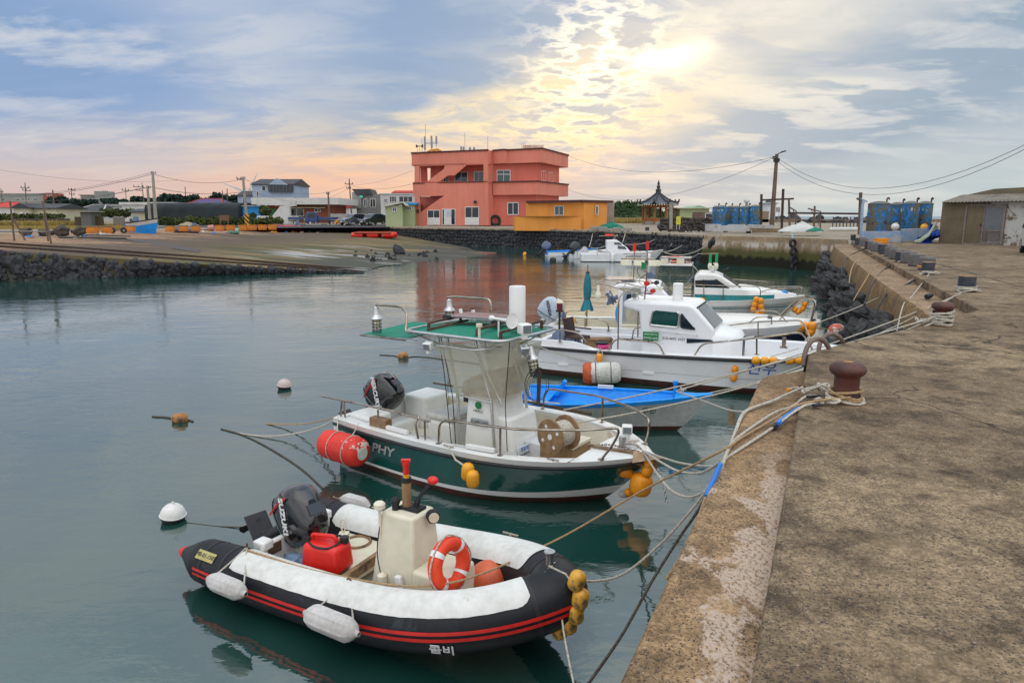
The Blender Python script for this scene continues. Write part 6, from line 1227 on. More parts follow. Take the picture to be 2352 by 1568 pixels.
B1 = G(1941,921,0); iron_bollard('nearest rusty iron bollard with tan and white ropes round its foot',B1,1.0)
B2 = G(2161,747,0); iron_bollard('rusty iron bollard wrapped in many turns of dirty white rope',B2,1.0)
def turns(name,label,c,R,z0,z1,n,r,m,seed=1,wob=.012):
 r_ = random.Random(seed); b = MB()
 for k in range(n):
  z = z0+(z1-z0)*k/max(1,n-1); t1 = r_.uniform(-wob,wob)*2; t2 = r_.uniform(-wob,wob)*2; RR = R+r_.uniform(0,wob)
  b.tube([Vector((RR*cos(a),RR*sin(a),z+t1*cos(a)+t2*sin(a))) for a in (2*pi*j/28 for j in range(28))],r,6,closed=True)
 o = b.build(name,m); o.location = c; return tag(o,label,'rope')
turns('rope_coil','tan rope turns round the nearest rusty bollard',B1,.125,.015,.085,5,.013,M['rope tan'],1); turns('rope_coil','white rope turns low on the nearest rusty bollard',B1,.145,.012,.03,2,.012,M['rope white'],2)
turns('rope_coil','thick stack of dirty white rope turns on the second rusty bollard',B2,.13,.02,.20,12,.014,M['rope white'],3,.022)
def knot(name,label,c,s,m,seed,r=.011,fl=.5):
 r_ = random.Random(seed); pts = [Vector((r_.uniform(-1,1),r_.uniform(-.6,.6),abs(r_.uniform(0,1))*fl))*s for _ in range(11)]; o = MB().tube(spline(pts,6),r,6).build(name,m); o.location = c; return tag(o,label,'rope')
knot('rope_knot','frayed white rope tangle left of the nearest bollard',G(1870,900,.02),.16,M['rope white'],4); knot('rope_knot','white knot where the blue sleeved rope meets the bollard',G(1897,925,.02),.10,M['rope white'],8); knot('rope_knot','small brown lashing on the white rope end',G(1842,892,.0),.035,M['rust'],6,.008,1)
knot('rope_knot','loose rope tangle beside the second rusty bollard',G(2130,742,.02),.15,M['rope white'],12,.012)
TBL = [(2225.4,670,'nearest tyre wrapped bollard with a heap of white rope'),(2135,630,'second tyre wrapped bollard from the camera, rope knotted at its foot'),(2069.6,602,'third tyre wrapped bollard from the camera'),(2027.8,584,'fourth tyre wrapped bollard, taller than its neighbours'),(1996,572.5,'fifth tyre wrapped bollard from the camera'),(1972,563,'sixth tyre wrapped bollard from the camera'),(1960.6,552.5,'farthest tyre wrapped bollard on the right quay')]
def tyre_bollard(p,label,h=.30,r=.165,group='tyre wrapped bollards on the right quay'):
 o = thing('tyre_bollard',label,'bollard',p,group=group); prof = []; n = 7
 for k in range(n):
  z = h*k/n
  for q in range(5): a = pi*q/4; prof.append((r*(.93+.07*sin(a)),z+h/n*q/4))
 b = MB(); b.lathe([(r*.9,0)]+prof+[(r*.9,h)],(0,0,0),28); b.build('tyres',M['tyre blue grey'],o,ang=60); b = MB(); b.cyl((0,0,h),(0,0,h+.012),r*.9,n=24); b.build('wooden_top',M['orange band'],o); return o
tbs = []
for k,(u,v,l) in enumerate(TBL):
 p = G(u,v,0); w_px = (37.5,28,21,18.7,16,14,11)[k]; r = w_px/F*p.y*1.0/2; hh = {0: 35,1: 27,2: 23,3: 22,4: 18.5,5: 16,6: 13}[k]/F*p.y; p.y += .1; tbs.append((p,r)); tyre_bollard(p,l,hh,min(.19,r))
knot('rope_knot','heap of white rope ends under the nearest tyre wrapped bollard',tbs[0][0]+Vector((-.08,-.22,.01)),.24,M['rope white'],14,.014,.35); knot('rope_knot','white rope knot under the second tyre wrapped bollard',tbs[1][0]+Vector((-.1,-.22,.01)),.26,M['rope white'],15,.016,.3); knot('rope_knot','greyish rope knot under the third tyre wrapped bollard',tbs[2][0]+Vector((-.1,-.25,.01)),.22,M['rope white'],16,.016,.3)
turns('rope_coil','two turns of white rope on the nearest tyre wrapped bollard',tbs[0][0],tbs[0][1]+.012,.05,.10,3,.012,M['rope white'],18)
for k,(u,v) in enumerate([(1488,531),(1562.7,533),(1619,533),(1669,534.5),(1722.5,537)]):
 p = G(u,v,zt); p.y += .4; tyre_bollard(p,['small grey bollard on the basalt wall left of the yellow sign','small grey bollard on the basalt wall below the yellow sign','small grey bollard at the left end of the pale low wall','small grey bollard before the middle of the pale low wall','small grey bollard alone on the brown harbour wall'][k],.42,.22,'small bollards on the far quay edge')
mat('pontoon grey',(.125,.115,.12),(.09,.083,.086),.75,scale=5,bump=.25,wear=(.17,.15,.13),ws=4,wt=(.5,.7))
cubes = [(2137,622,'nearest grey pontoon cube of the row, with orange strap'),(2113,612.5,'second grey pontoon cube of the row'),(2094,605.5,'third grey pontoon cube of the row'),(2080,599.5,'fourth grey pontoon cube of the row'),(2063,596.5,'fifth grey pontoon cube of the row'),(2052,590,'sixth grey pontoon cube of the row'),(2040,584,'seventh grey pontoon cube of the row'),(2019,578.5,'eighth grey pontoon cube of the row'),(2009,574,'ninth grey pontoon cube of the row'),(1989,566,'tenth grey pontoon cube of the row'),(1984,561,'farthest grey pontoon cube of the row')]
for k,(u,v,l) in enumerate(cubes):
 p = G(u,v,0); p.y += .22; o = thing('pontoon_cube',l,'pontoon cube',p,radians(-18+7*((k*5) % 4)),'grey pontoon cubes along the quay'); s = .40; b = MB(); b.box((0,0,.20),(s,s,.40)); b.build('body',M['pontoon grey'],o,bevel=.05,seg=3)
 if k == 0: b = MB(); b.box((0,0,.12),(s+.012,s+.012,.05)); b.build('orange_strap',M['float orange'],o)
cr = thing('fish_crate','bright orange plastic fish crate before the blue low wall','crate',G(2028.5,559,0)+Vector((0,.3,0)),.05); b = MB(); b.box((0,0,.14),(.74,.45,.26),taper=1.0); b.build('shell',M['float orange'],cr,bevel=.02); b = MB(); b.box((0,0,.28),(.80,.50,.035)); b.box((0,-.235,.17),(.70,.02,.03)); b.build('rim',M['float yellow'],cr,bevel=.01)
for k,(u,v) in enumerate(((2010,554),(2038,552))):
 p = G(u,v,0)+Vector((0,.4,0)); o = thing('cable_spool',('left' if k == 0 else 'right')+' black spool with wide top plate behind the orange crate','spool',p); b = MB(); b.cyl((0,0,0),(0,0,.62),.32,n=20); b.build('core',M['black rubber'],o); b = MB(); b.cyl((0,0,.62),(0,0,.66),.50,n=24); b.cyl((0,0,0),(0,0,.04),.5,n=24); b.build('flange',M['black rubber'],o); b = MB(); b.tube(spline([(0,0,.66),(.02,0,.95),(.0,0,1.1),(-.12,0,1.16)]),.04,8); b.build('rusty_pipe',M['rust'],o)
b = MB(); b.cyl((-.1,0,0),(-.1,0,1.75),.055); b.cyl((.12,.05,0),(.12,.05,1.72),.05); b.box((0,.02,1.76),(.4,.2,.05)); b.box((0,.02,.03),(.4,.24,.06)); o = b.build('steel_post',M['alloy']); o.location = G(1997,553,0)+Vector((0,.2,0)); tag(o,'pair of grey steel posts standing by the blue tanks','post')
mat('faded blue wall',(.20,.30,.46),(.30,.36,.44),.8,scale=1.2,bump=.2,wear=(.38,.38,.38),ws=1.8,wt=(.52,.6)); mat('whitewashed wall',(.44,.45,.47),(.36,.36,.37),.85,scale=1.0,bump=.2,wear=(.24,.15,.09),ws=1.4,wt=(.60,.68))
def tankmat(name,seed):
 m = bpy.data.materials.new(name); m.use_nodes = True; w = NT(m.node_tree); b_ = w.n['Principled BSDF']; tc = w.new('ShaderNodeTexCoord').outputs['Object']; o_ = w.vm('ADD',tc,(seed*3.1,seed*1.7,0)); X,Y,Z = w.sep(tc)
 a = w.noise(o_,1.1,4,.6); mp = w.new('ShaderNodeMapping'); w.put(mp.inputs[0],o_); mp.inputs['Scale'].default_value = (3,3,.5); st = w.noise(mp.outputs[0],1.6,5,.7); n2 = w.noise(o_,4.5,6,.7)
 col = w.mix(w.ss(a,.42,.52),(.105,.095,.06),(.01,.10,.17)); col = w.mix(w.m('MULTIPLY',w.ss(n2,.50,.56),w.ss(a,.40,.52)),col,(.008,.17,.55)); col = w.mix(w.m('MULTIPLY',w.ss(st,.5,.62),.6),col,(.12,.11,.075))
 band = w.m('MULTIPLY',w.ss(Z,.35,.5),w.ss(Z,.85,.65)); blot = w.ss(w.noise(o_,5.2,5,.65),.54,.58); col = w.mix(w.m('MULTIPLY',band,blot),col,(.008,.02,.03)); cl = w.m('MULTIPLY',w.m('MULTIPLY',w.ss(Z,1.25,1.35),w.ss(Z,1.55,1.45)),w.ss(w.noise(mp.outputs[0],3,5),.56,.62)); col = w.mix(cl,col,(.4,.48,.5))
 w.put(b_.inputs['Base Color'],col); b_.inputs['Roughness'].default_value = .6; w.put(b_.inputs['Normal'],w.bump(n2,.2,.01)); return m
mat('tank lid',(.16,.15,.125),(.12,.11,.09),.85,scale=2)
def tank(label,u0,u1,vt,vb,Y,seed,dome=5,group='blue painted water tanks'):
 a = P(u0,vb,Y); c = P(u1,vb,Y); t = P((u0+u1)/2,vt,Y); r = (c.x-a.x)/2; h = t.z-a.z; o = thing('water_tank',label,'water tank',((a.x+c.x)/2,Y+r,a.z),group=group); m = tankmat('tank paint',seed)
 b = MB(); b.lathe([(r,0),(r,h-.04),(r*.99,h)],(0,0,0),32); b.torus((0,0,h),r,.03,32,6); b.build('shell',m,o,ang=60); b = MB(); b.lathe([(r*.98,h+.01),(r*.8,h+.10),(r*.4,h+.17),(.01,h+.19)],(0,0,0),28); b.build('lid',M['tank lid'],o)
 b = MB(); b.tube(spline([(r*.55,-.2,h+.05),(r*.55,-.2,h+.33),(r*.7,-.2,h+.38),(r*.78,-.2,h+.27)]),.05,8); b.build('vent_pipe',M['rust'],o)
for k,(u0,u1,vt,vb,Y,l) in enumerate([(2002.7,2050,468,533,46,'leftmost and widest tank of the right cluster'),(2049,2080,470,530,48.5,'second tank from the left in the right cluster'),(2079,2114,468,530,46.5,'khaki topped tank, third in the right cluster'),(2113,2145,468,530,47,'tank nearest the brown shed')]): tank(l+' by the shed',u0,u1,vt,vb,Y,k+1,group='water tanks of the right cluster')
for k,(u0,u1,vt,vb,Y,l) in enumerate([(1637,1653,477,517,68,'leftmost and narrowest tank'),(1648,1672,476,518,66,'second tank from the left'),(1669,1683,477,517,68,'third tank from the left, mostly blue'),(1680,1704,477,518,66,'fourth tank, khaki in the middle'),(1700,1727,477,518,65.5,'fifth tank, dull khaki green'),(1724,1750,475,517,65,'bright blue rightmost tank')]): tank(l+' of the left cluster',u0,u1,vt,vb,Y,k+7,group='water tanks of the left cluster')
def wallbox(name,label,pts,Y,m,th=.25,zb=None,cat='low wall'):
 "upright slab facing the camera: pts = outline in the photo, at distance Y"
 b = MB(); pr = []
 for u,v in pts: q = P(u,v,Y); pr.append((q.x,q.z))
 c = Vector((sum(x for x,z in pr)/len(pr),Y,min(z for x,z in pr))); b.prism([(x-c.x,z-c.z) for x,z in pr],0,th,'y'); o = b.build(name,m,smooth=False,bevel=.01); o.location = c; return tag(o,label,cat)
wallbox('low_wall','pale blue washed low wall before the right tank cluster',[(1978,531),(2069,531.5),(2069,557),(1978,557)],43.5,M['faded blue wall'])
wallbox('low_wall','longer pale blue wall running from the tanks to the shed',[(2071,526),(2146,524),(2146,551),(2071,554)],44.6,M['faded blue wall'])
wallbox('low_wall','whitewashed wall with three raised blocks under the left tank cluster',[(1622.5,514.5),(1657,515),(1657,519.5),(1675.5,519.5),(1675.5,515.5),(1713,515.5),(1713,520),(1720.5,520),(1720.5,515.5),(1777,517),(1777,531),(1622.5,531)],63,M['whitewashed wall'],.5)
wallbox('low_wall','brown concrete block wall at the foot of the lamp pole',[(1734,524),(1814,525),(1814,534.5),(1734,534.5)],60,wallm,.8)
for u,v,r,m_,l in ((2056,521,.24,'buoy white','large white round float on the pale blue wall'),(2122.5,522,.22,'float yellow','large yellow round float by the shed')):
 p = P(u,v,44.9); b = MB(); b.ball((0,0,0),r,22,14); b.cyl((0,-.1,r*.9),(0,-.1,r*1.15),.07); o = b.build('round_float',M[m_]); o.location = p; tag(o,l,'float')
b = MB(); rr_ = random.Random(9); P0 = [P(2121+6*rr_.random(),553,41.6) for _ in range(1)]
for k in range(9):
 t = k/8; b.tube(spline([P(2150+rr_.uniform(-3,4),512+14*t,43),P(2140-4*t,528+8*t,42.4),P(2128-9*t,546+3*t,41.7)+Vector((0,0,.05)),P(2104+rr_.uniform(-6,14),556+rr_.uniform(-1,1),41.5)]),.075,6)
tag(b.build('hose_pile',mat('pale green hose',(.30,.36,.28),(.22,.27,.2),.7)),'heap of pale green hoses spilling beside the shed wall','hoses')
b = MB(); rows = []
for i in range(9): t = i/8; rows.append([P(2150-(38 if j else 8)*0-t*40+j*4,514+t*40-j*0,43.2-t*1.2)+Vector((0,.5*sin(j*1.3+i),.12*sin(i*2.1+j*3))) + Vector((0,0,-j*.16)) for j in range(5)])
tag(b.grid(rows).build('tarp',mat('blue tarp',(.01,.06,.42),(.008,.04,.28),.6,bump=.5,bs=4,bd=.05),ang=80),'crumpled deep blue tarp under the green hoses','tarp')
mat('shed render',(.16,.125,.075),(.125,.098,.06),.85,scale=.9,bump=.15,fine=.08); mat('peeling wall',(.165,.13,.08),(.13,.10,.06),.9,scale=1,bump=.3,wear=(.46,.46,.44),ws=1.1,wt=(.47,.51)); mat('shed frame',(.23,.19,.17),(.16,.13,.12),.7); mat('corrugated roof',(.20,.175,.14),(.14,.12,.10),.9,scale=1.5)
S0 = G(2155,558.4,0); S1 = G(2352,565,0); sd = (S1-S0).normalized(); sn = Vector((sd.y,-sd.x,0)); sn = sn if sn.y < 0 else -sn
shed = thing('shed','brown rendered quayside shed with sliding doors and corrugated eaves','shed',S0,atan2(sd.y,sd.x))
def sloc(u,v,off=0.0):
 "local (x, z) on the shed front plane"
 a = P(u,v,5); d = a-camo.location; q0 = Vector((0,0,EYE)); nrm = sn; t = (S0+sn*off-q0).dot(nrm)/(a-q0).dot(nrm); p = q0+(a-q0)*t; return (p-S0).dot(sd),p.z
x1,ztop = sloc(2163,464.6)[0],sloc(2163,464.6)[1]; xe = sloc(2275,480)[0]
b = MB(); b.box((xe/2,3.0,ztop/2),(xe,6.0,ztop)); b.build('wall',M['shed render'],shed)
b = MB(); b.box((xe+3.5,3.0,ztop/2+.02),(7.0,5.98,ztop+.04)); b.build('peeling_wall',M['peeling wall'],shed)
b = MB(); rows = []; n = 120
for yy,zz in ((-.45,ztop-.04),(1.6,ztop+.42)): rows.append([(xx_*(xe+7)/n+.15,yy,zz+.035*sin(xx_*pi*.8)) for xx_ in range(n)])
rows += [[(x,y,z+.03) for x,y,z in r] for r in rows[::-1]]; b.grid(rows); b.build('corrugated_eaves',M['corrugated roof'],shed,ang=60)
b = MB(); pz = [(-.05,sloc(2160.5,468)[1]),(-.05,sloc(2160.5,457)[1]+.15),(sloc(2245,443)[0],sloc(2245,443)[1]+.25),(xe+7,sloc(2245,443)[1]+.45),(xe+7,ztop+.4),(sloc(2245,455)[0],ztop+.45)]
b.prism(pz,1.62,1.9,'y'); b.build('parapet',M['shed render'],shed)
xa,xb = sloc(2222,480)[0],sloc(2311,480)[0]; za,zc = .05,sloc(2270,471)[1]
fr = MB(); fr.box(((xa+xb)/2,-.04,zc),(xb-xa+.1,.14,.09)); fr.box((xa,-.04,zc/2),(.09,.14,zc)); fr.box((xb,-.04,zc/2),(.09,.14,zc)); fr.box(((xa+xb)/2,-.04,.03),(xb-xa,.14,.06)); fr.build('door_frame',M['shed frame'],shed)
xm = sloc(2262,480)[0]; b = MB(); b.box(((xa+xm)/2,-.03,zc/2),(xm-xa-.06,.05,zc-.12)); dd = b.build('door',M['shed render'],shed); b = MB(); b.box((xm-.09,-.07,zc*.5),(.05,.03,.14)); b.build('handle',M['black rubber'],dd)
b = MB(); b.box(((xm+xb)/2,-.05,.12),(xb-xm-.05,.05,.1)); b.box(((xm+xb)/2,-.05,zc*.36),(xb-xm-.05,.05,.07)); b.box(((xm+xb)/2,-.05,zc-.1),(xb-xm-.05,.05,.08)); b.box((xm+.03,-.05,zc/2),(.07,.05,zc-.1)); b.box((xb-.07,-.05,zc/2),(.07,.05,zc-.1))
for k in range(16): b.box((xm+.12+(xb-xm-.24)*k/15,-.045,zc*.22),(.03,.03,zc*.26))
dd = b.build('glazed_door',M['shed frame'],shed); b = MB(); b.box(((xm+xb)/2,-.035,zc*.67),(xb-xm-.1,.02,zc*.58)); b.build('pane',M['grey glass'],dd)
mat('weathered pole',(.16,.11,.085),(.10,.065,.05),.85,scale=4,stretch=(1,1,.2),bump=.3); mat('pale blue paint',(.30,.42,.52),(.22,.32,.42),.7)
def polepx(name,label,cat,segs,m,group=None,Y=50):
 ps = [[P(u,v,Y) for u,v in s[0]] for s in segs]; c = ps[0][0]; b = MB()
 for s,q in zip(segs,ps): b.tube([x-c for x in q],s[1],8)
 o = b.build(name,m); o.location = c; return tag(o,label,cat,group)
polepx('wooden_post','tall cross shaped wooden post near the right tanks','post',[([(1973.5,539),(1977,442)],.11),([(1968,456),(1980,460)],.07)],M['weathered pole'],Y=47)
polepx('steel_post','thin pale blue leaning post beside the cross shaped post','post',[([(1977.5,538),(1981,474),(1984,459)],.09),([(1978,457),(1992,463)],.05)],M['pale blue paint'],Y=46)
polepx('horizontal_pipe','long dark pipe carried level between the posts','pipe',[([(1810,489),(1978,491)],.07)],M['dark timber'],Y=52)
polepx('wooden_post','black post at the left end of the pipe frame','post',[([(1748,516),(1749,446)],.11)],M['dark timber'],Y=60); polepx('wooden_post','tall dark post rising above the pipe frame','post',[([(1795,535),(1799,434)],.11),([(1748,459.5),(1823,456.5)],.07)],M['dark timber'],Y=57)
polepx('pipe_gantry','greyish bent pipe frame right of the tall dark post','gantry',[([(1814,533),(1812,458)],.09),([(1815,477),(1829,485),(1827,520)],.06),([(1822,482),(1824,495)],.04)],M['weathered pole'],Y=56)
polepx('pipe_gantry','slim rusty post with bent arm before the sea','gantry',[([(1869,526),(1871.5,473)],.09),([(1856,479),(1885,486),(1884,528)],.06),([(1863,481),(1872,500),(1882,518)],.03)],M['weathered pole'],Y=60)
lp = thing('street_lamp','tall leaning lamp pole on the far quay','street lamp',P(1772.5,519,66)); c = P(1772.5,519,66)
b = MB(); b.tube([P(1772.5,519,66)-c,P(1784.5,354,66)-c],[.22,.15],12); b.build('pole',M['weathered pole'],lp); b = MB(); b.tube(spline([P(1784,358,66)-c,P(1788,353,66)-c,P(1797,349.5,66)-c]),.05,6); b.build('arm',M['black rubber'],lp)
b = MB(); q = P(1800,348,66)-c; b.box(q,(.42,.22,.12),R=Matrix.Rotation(-.25,3,'Y')); b.build('lamp_head',M['black rubber'],lp,bevel=.03); b = MB(); b.cyl(P(1784,364,66)-c,P(1783.5,372,66)-c,.28); b.box(P(1779,360,66)-c,(.35,.1,.1)); b.box(P(1778,364,66)-c,(.35,.1,.1)); b.build('wire_bracket',M['black rubber'],lp)
def tyre(label,p,R,axis,w=1.1,group=None):
 b = MB(); x,y,d = frame(axis); r = R*.26; prof = [(R-2*r*.95,-r*.75),(R-r*1.2,-r*1.0*w),(R-r*.3,-r*w*.95),(R,-r*.6*w),(R*1.0,r*.6*w),(R-r*.3,r*w*.95),(R-r*1.2,r*w),(R-2*r*.95,r*.75)]; b.lathe(prof,(0,0,0),28,axis,cap=False); b.lathe([(prof[0][0],prof[0][1]),(prof[0][0]+.01,0),(prof[-1][0],prof[-1][1])],(0,0,0),28,axis,cap=False); o = b.build('tyre',M['rubber'],ang=30); o.location = p; return tag(o,label,'tyre',group)
for k,(u,v) in enumerate([(1821,559),(1822.5,578),(1823.5,597),(1824.5,612)]): q = P(u,v,50.7); tyre(['topmost tyre hanging on the brown harbour wall','second tyre in the hanging column on the harbour wall','third tyre in the hanging column on the harbour wall','lowest tyre in the column, half in the water'][k],q,.33,(.45,-1,0),group='column of tyres on the harbour wall')
rope('rope','short pale rope carrying the tyre column on the harbour wall',[P(1819,537,51.2),P(1821,548,50.9)],.06,M['pale blue paint'])
for k,(u,v) in enumerate([(1631,561),(1638,554)]): tyre(['lower tyre of the pair at the left end of the harbour wall','upper tyre of the pair at the left end of the harbour wall'][k],P(u,v,55.6),.33,(.9,-.6,0))
tyre('tyre lying upright on the rocks, higher of two',G(1958,636,-.9)+Vector((-.35,0,.0)),.42,(.9,-.3,.3)); tyre('tyre lying upright on the rocks, lower of two',G(1940,664,-1.2)+Vector((-.1,0,.1)),.40,(.95,-.2,.1)); tyre('tyre hanging on the basalt wall behind the white dinghy',P(1377.5,562,72.0),.55,(.3,-1,0))
for k,(u,v) in enumerate([(1388,521),(1394,522)]): tyre(['flat tyre left of the green net heap','flat tyre partly under the green net heap'][k],P(u,v,80)+Vector((0,0,.05)),.42,(.1,-.2,1))
tyre('tyre at the foot of the rubble wall',P(1520,522,66),.45,(.3,-.5,1))
q = G(1922,762,WZ+.45); b = MB(); b.ball((0,0,0),.26,20,14,sc=(1,.9,.95)); o = b.build('ball_buoy',mat('red white float',(.60,.09,.05),(.5,.07,.04),.6,scale=2,bump=.3,wear=(.6,.56,.5),ws=2.2,wt=(.48,.52))); o.location = q; tag(o,'torn red and white ball float against the rocks','ball buoy')
b = MB(); b.lathe([(.055,0),(.06,.06),(.045,.14),(.02,.2)],(0,0,0),12,(.8,.3,.15)); o = b.build('plastic_bottle',M['black rubber']); o.location = G(2127,688,LZ)+Vector((0,0,.06)); tag(o,'small dark bottle lying on the lower ledge','bottle')
hr_m = mat('brown rail paint',(.17,.12,.095),(.12,.08,.06),.6,scale=8,bump=.2)
for l,pts in (('nearer brown arched ladder rail at the quay edge',[(1846,840),(1848,815),(1858,790),(1876,778),(1893,784),(1904,799)]),('farther brown arched ladder rail at the quay edge',[(1880,812),(1883,790),(1895,772),(1911,767),(1928,774),(1938,789)])):
 dep = 7.95 if 'nearer' in l else 8.75; ps = [P(u,v,dep+.22*i/5) for i,(u,v) in enumerate(pts)]; ps[-1] = G(*pts[-1],0.0) if False else ps[-1]; o = MB().tube(spline(ps,6),.028,10).build('ladder_rail',hr_m,loc=ps[0]); tag(o,l,'ladder rail')
ld = thing('ladder','rusty orange ladder leaning on the basalt wall','ladder',P(1282,575,82)); c = P(1282,575,82); f1 = [P(1281,576,82)-c,P(1290,512,84)-c]; f2 = [P(1289,576,82)-c,P(1298,513,84)-c]; mr = mat('orange rust',(.36,.12,.05),(.22,.08,.04),.8)
for f_ in (f1,f2): b = MB(); b.tube(f_,.06,6); b.build('stile',mr,ld)
for k in range(8): t = .08+.11*k; b = MB(); b.tube([f1[0].lerp(f1[1],t),f2[0].lerp(f2[1],t)],.045,6); b.build('rung',mr,ld)
GZ = .025
def mr_(label,p0,p1,s,r,m=None,n=14): return rope('mooring_rope',label,sag(p0,p1,s,n),r,m or M['rope white'],'rope')
ribpost = RB.world(RB.aty(1262,1300,0)); rope('mooring_rope','long pale rope from nearest bollard across to the inflatable side cleat',spline([B1+Vector((-.02,-.13,.07)),G(1842,927,.03),G(1776,963,-.08),G(1700,1007,-.10),G(1652,1038,-.12),P(1480,1124,5.9),P(1262,1247,6.3),RB.world(RB.at(1013,1342,.62)),RB.world(RB.at(760,1318,.52)),RB.world(RB.at(567,1262,.52))],8),.010,M['rope tan'])
rope('mooring_rope','grey white rope with black sleeve passing left of the bollard',spline([G(1882,908,.03),G(1850,911,.03),G(1820,933,-.05),G(1776,949,-.09),G(1700,1000,-.10),G(1680,1022,-.11),P(1665,1050,4.65),P(1655,1090,4.55)],8),.011,M['rope white']); rope('rope_sleeve','black sleeve on the rope beside the nearest bollard',[G(1882,909,.034),G(1853,911,.034)],.014,M['hose black'],'sleeve')
rope('mooring_rope','white rope with blue sleeve running along the ledge',spline([G(1885,929,.03),G(1846,932,.03),G(1776,981,-.09),G(1720,1018,-.10),G(1670,1050,-.11),P(1655,1066,4.55)],8),.011,M['rope white']); rope('rope_sleeve','bright blue sleeve on the rope near the bollard',spline([G(1839,937,-.02),G(1815,950,-.05),G(1786,974,-.075)],6),.023,M['hose blue'],'sleeve'); rope('rope_sleeve','short black tape on the rope beside the bollard knot',[G(1885,929,.035),G(1868,931,.035)],.015,M['hose black'],'sleeve')
rope('rope_sleeve','black tape at the upper end of the blue sleeve',[G(1848,932,.01),G(1838,938,-.02)],.022,M['hose black'],'sleeve'); rope('rope_sleeve','black tape at the lower end of the blue sleeve',[G(1787,973,-.085),G(1776,982,-.09)],.022,M['hose black'],'sleeve')
E_ = [P(1655,1066,4.5),P(1640,1100,4.35),P(1622,1140,4.2)]; rope('rope_sleeve','bright blue sleeve hanging over the quay edge',E_,.018,M['hose blue'],'sleeve'); rope('mooring_rope','tan rope going down the quay wall below the blue sleeve',spline([P(1621,1142,4.2),P(1600,1200,4.05),P(1565,1275,3.9),P(1530,1330,3.85)],6),.012,M['rope tan'])
rope('mooring_rope','dark wet rope running down past the near rocks',spline([P(1656,1060,4.6),P(1610,1160,4.5),P(1560,1235,4.5),P(1500,1330,4.3),P(1430,1455,4.0),P(1352,1568,3.7),P(1300,1640,3.5)],8),.011,M['rope dark'])
rope('mooring_rope','thick twisted white rope from lashing over the ledge edge',spline([G(1843,890,.02),G(1808,905,-.06),G(1776,920,-.09),G(1735,934,-.10),G(1712,945,-.10),P(1700,962,5.7),P(1690,990,5.5),P(1676,1030,5.1),P(1662,1062,4.7)],8),.015,M['rope white']); rope('mooring_rope','white rope stub with orange end on the ledge',spline([G(1843,889,.02),G(1825,891,-.08),G(1812,894,-.09)],5),.014,M['rope white']); rope('rope_end','orange taped rope end on the ledge',[G(1813,894,-.09),G(1808,895,-.09)],.016,M['float orange'],'rope end')
rope('mooring_rope','two ply white rope from inflatable bow post to the quay',spline([ribpost,P(1290,1325,5.9),P(1360,1334,5.7),P(1430,1318,5.4),P(1510,1255,5.1),P(1580,1180,4.85),P(1625,1120,4.7),P(1654,1066,4.6)],8),.011,M['rope white'])
rope('mooring_rope','thin white line from inflatable bow post down out of view',spline([ribpost,P(1283,1370,5.5),P(1298,1470,4.9),P(1322,1590,4.4)],6),.008,M['rope white']); rope('mooring_rope','second thin line hanging on the inflatable bow post',spline([ribpost+Vector((.02,0,0)),P(1275,1330,5.8),P(1284,1372,5.5)],5),.009,M['rope white'])
tbow = TB.world((4.75,.0,.80))
rope('mooring_rope','upper white rope from green bow to the quay',spline([tbow,P(1560,1062,7.2),P(1640,1070,6.2),P(1665,1062,5.4)],8),.012,M['rope white']); rope('mooring_rope','middle white rope from green bow to the quay',spline([tbow,P(1520,1062,7.4),P(1560,1082,7.0),P(1610,1085,6.2),P(1655,1060,5.2)],8),.012,M['rope white']); rope('mooring_rope','slack looping rope from green bow with tan lower part',spline([tbow,P(1515,1095,7.3),P(1545,1128,6.8),P(1585,1141,6.2),P(1625,1122,5.6),P(1660,1065,5.0)],8),.013,M['rope white'])
knot('rope_knot','white rope bundle round the green boat bow bollard',TB.world((4.55,.0,.79)),.16,M['rope white'],22,.013,.6)
bpost = BB.world((3.95,.12,.70))
mr_('white rope from small blue boat post to nearest tyre bollard',bpost,G(2205,675,.05),.12,.013); rope('mooring_rope','slack white rope from blue boat post to the ledge edge',spline([bpost,P(1620,922,10.5),P(1670,940,8.6),P(1714,946,6.1)],8),.012,M['rope white'])
knot('rope_knot','white knot on the line above the small blue boat bow',P(1566,900,12.0),.07,M['rope white'],30,.012,1)
mr_('long white rope from green boat to the rope wrapped bollard',TB.world((3.0,.9,.85)),B2+Vector((-.12,-.05,.14)),.10,.012); mr_('second long white rope from green boat to the rope wrapped bollard',TB.world((3.4,.4,.82)),B2+Vector((-.13,-.05,.05)),.18,.012); mr_('white rope from blue boat bow to the tyre bollard',BB.world((4.55,0,.66)),G(2208,672,.08),.16,.011)
mr_('third white rope resting over the near quay corner',BB.world((4.3,.1,.64)),B2+Vector((-.13,0,.10)),.14,.012)
mr_('thin line swagged along the white boat side',WB.world(WB.aty(1240,797,-1.32)),WB.world(WB.aty(1835,800,-.9)),.52,.011,n=22); mr_('white rope from white boat bow to nearest tyre bollard',WB.world((7.3,0,.95)),G(2203,672,.10),.10,.012)
mr_('white rope from navy striped bow to the second tyre bollard',HB.world((6.9,0,1.0)),tbs[1][0]+Vector((-.15,-.1,.06)),.12,.014); mr_('thin rope from navy striped bow to the rocks',HB.world((6.9,0,.95)),G(1990,735,-1.2),.15,.013,M['rope tan']); mr_('thin dark rope from teal striped bow to the quay',CB.world((6.1,0,.95)),tbs[2][0]+Vector((-.6,-.5,-.15)),.5,.014,M['rope dark'])
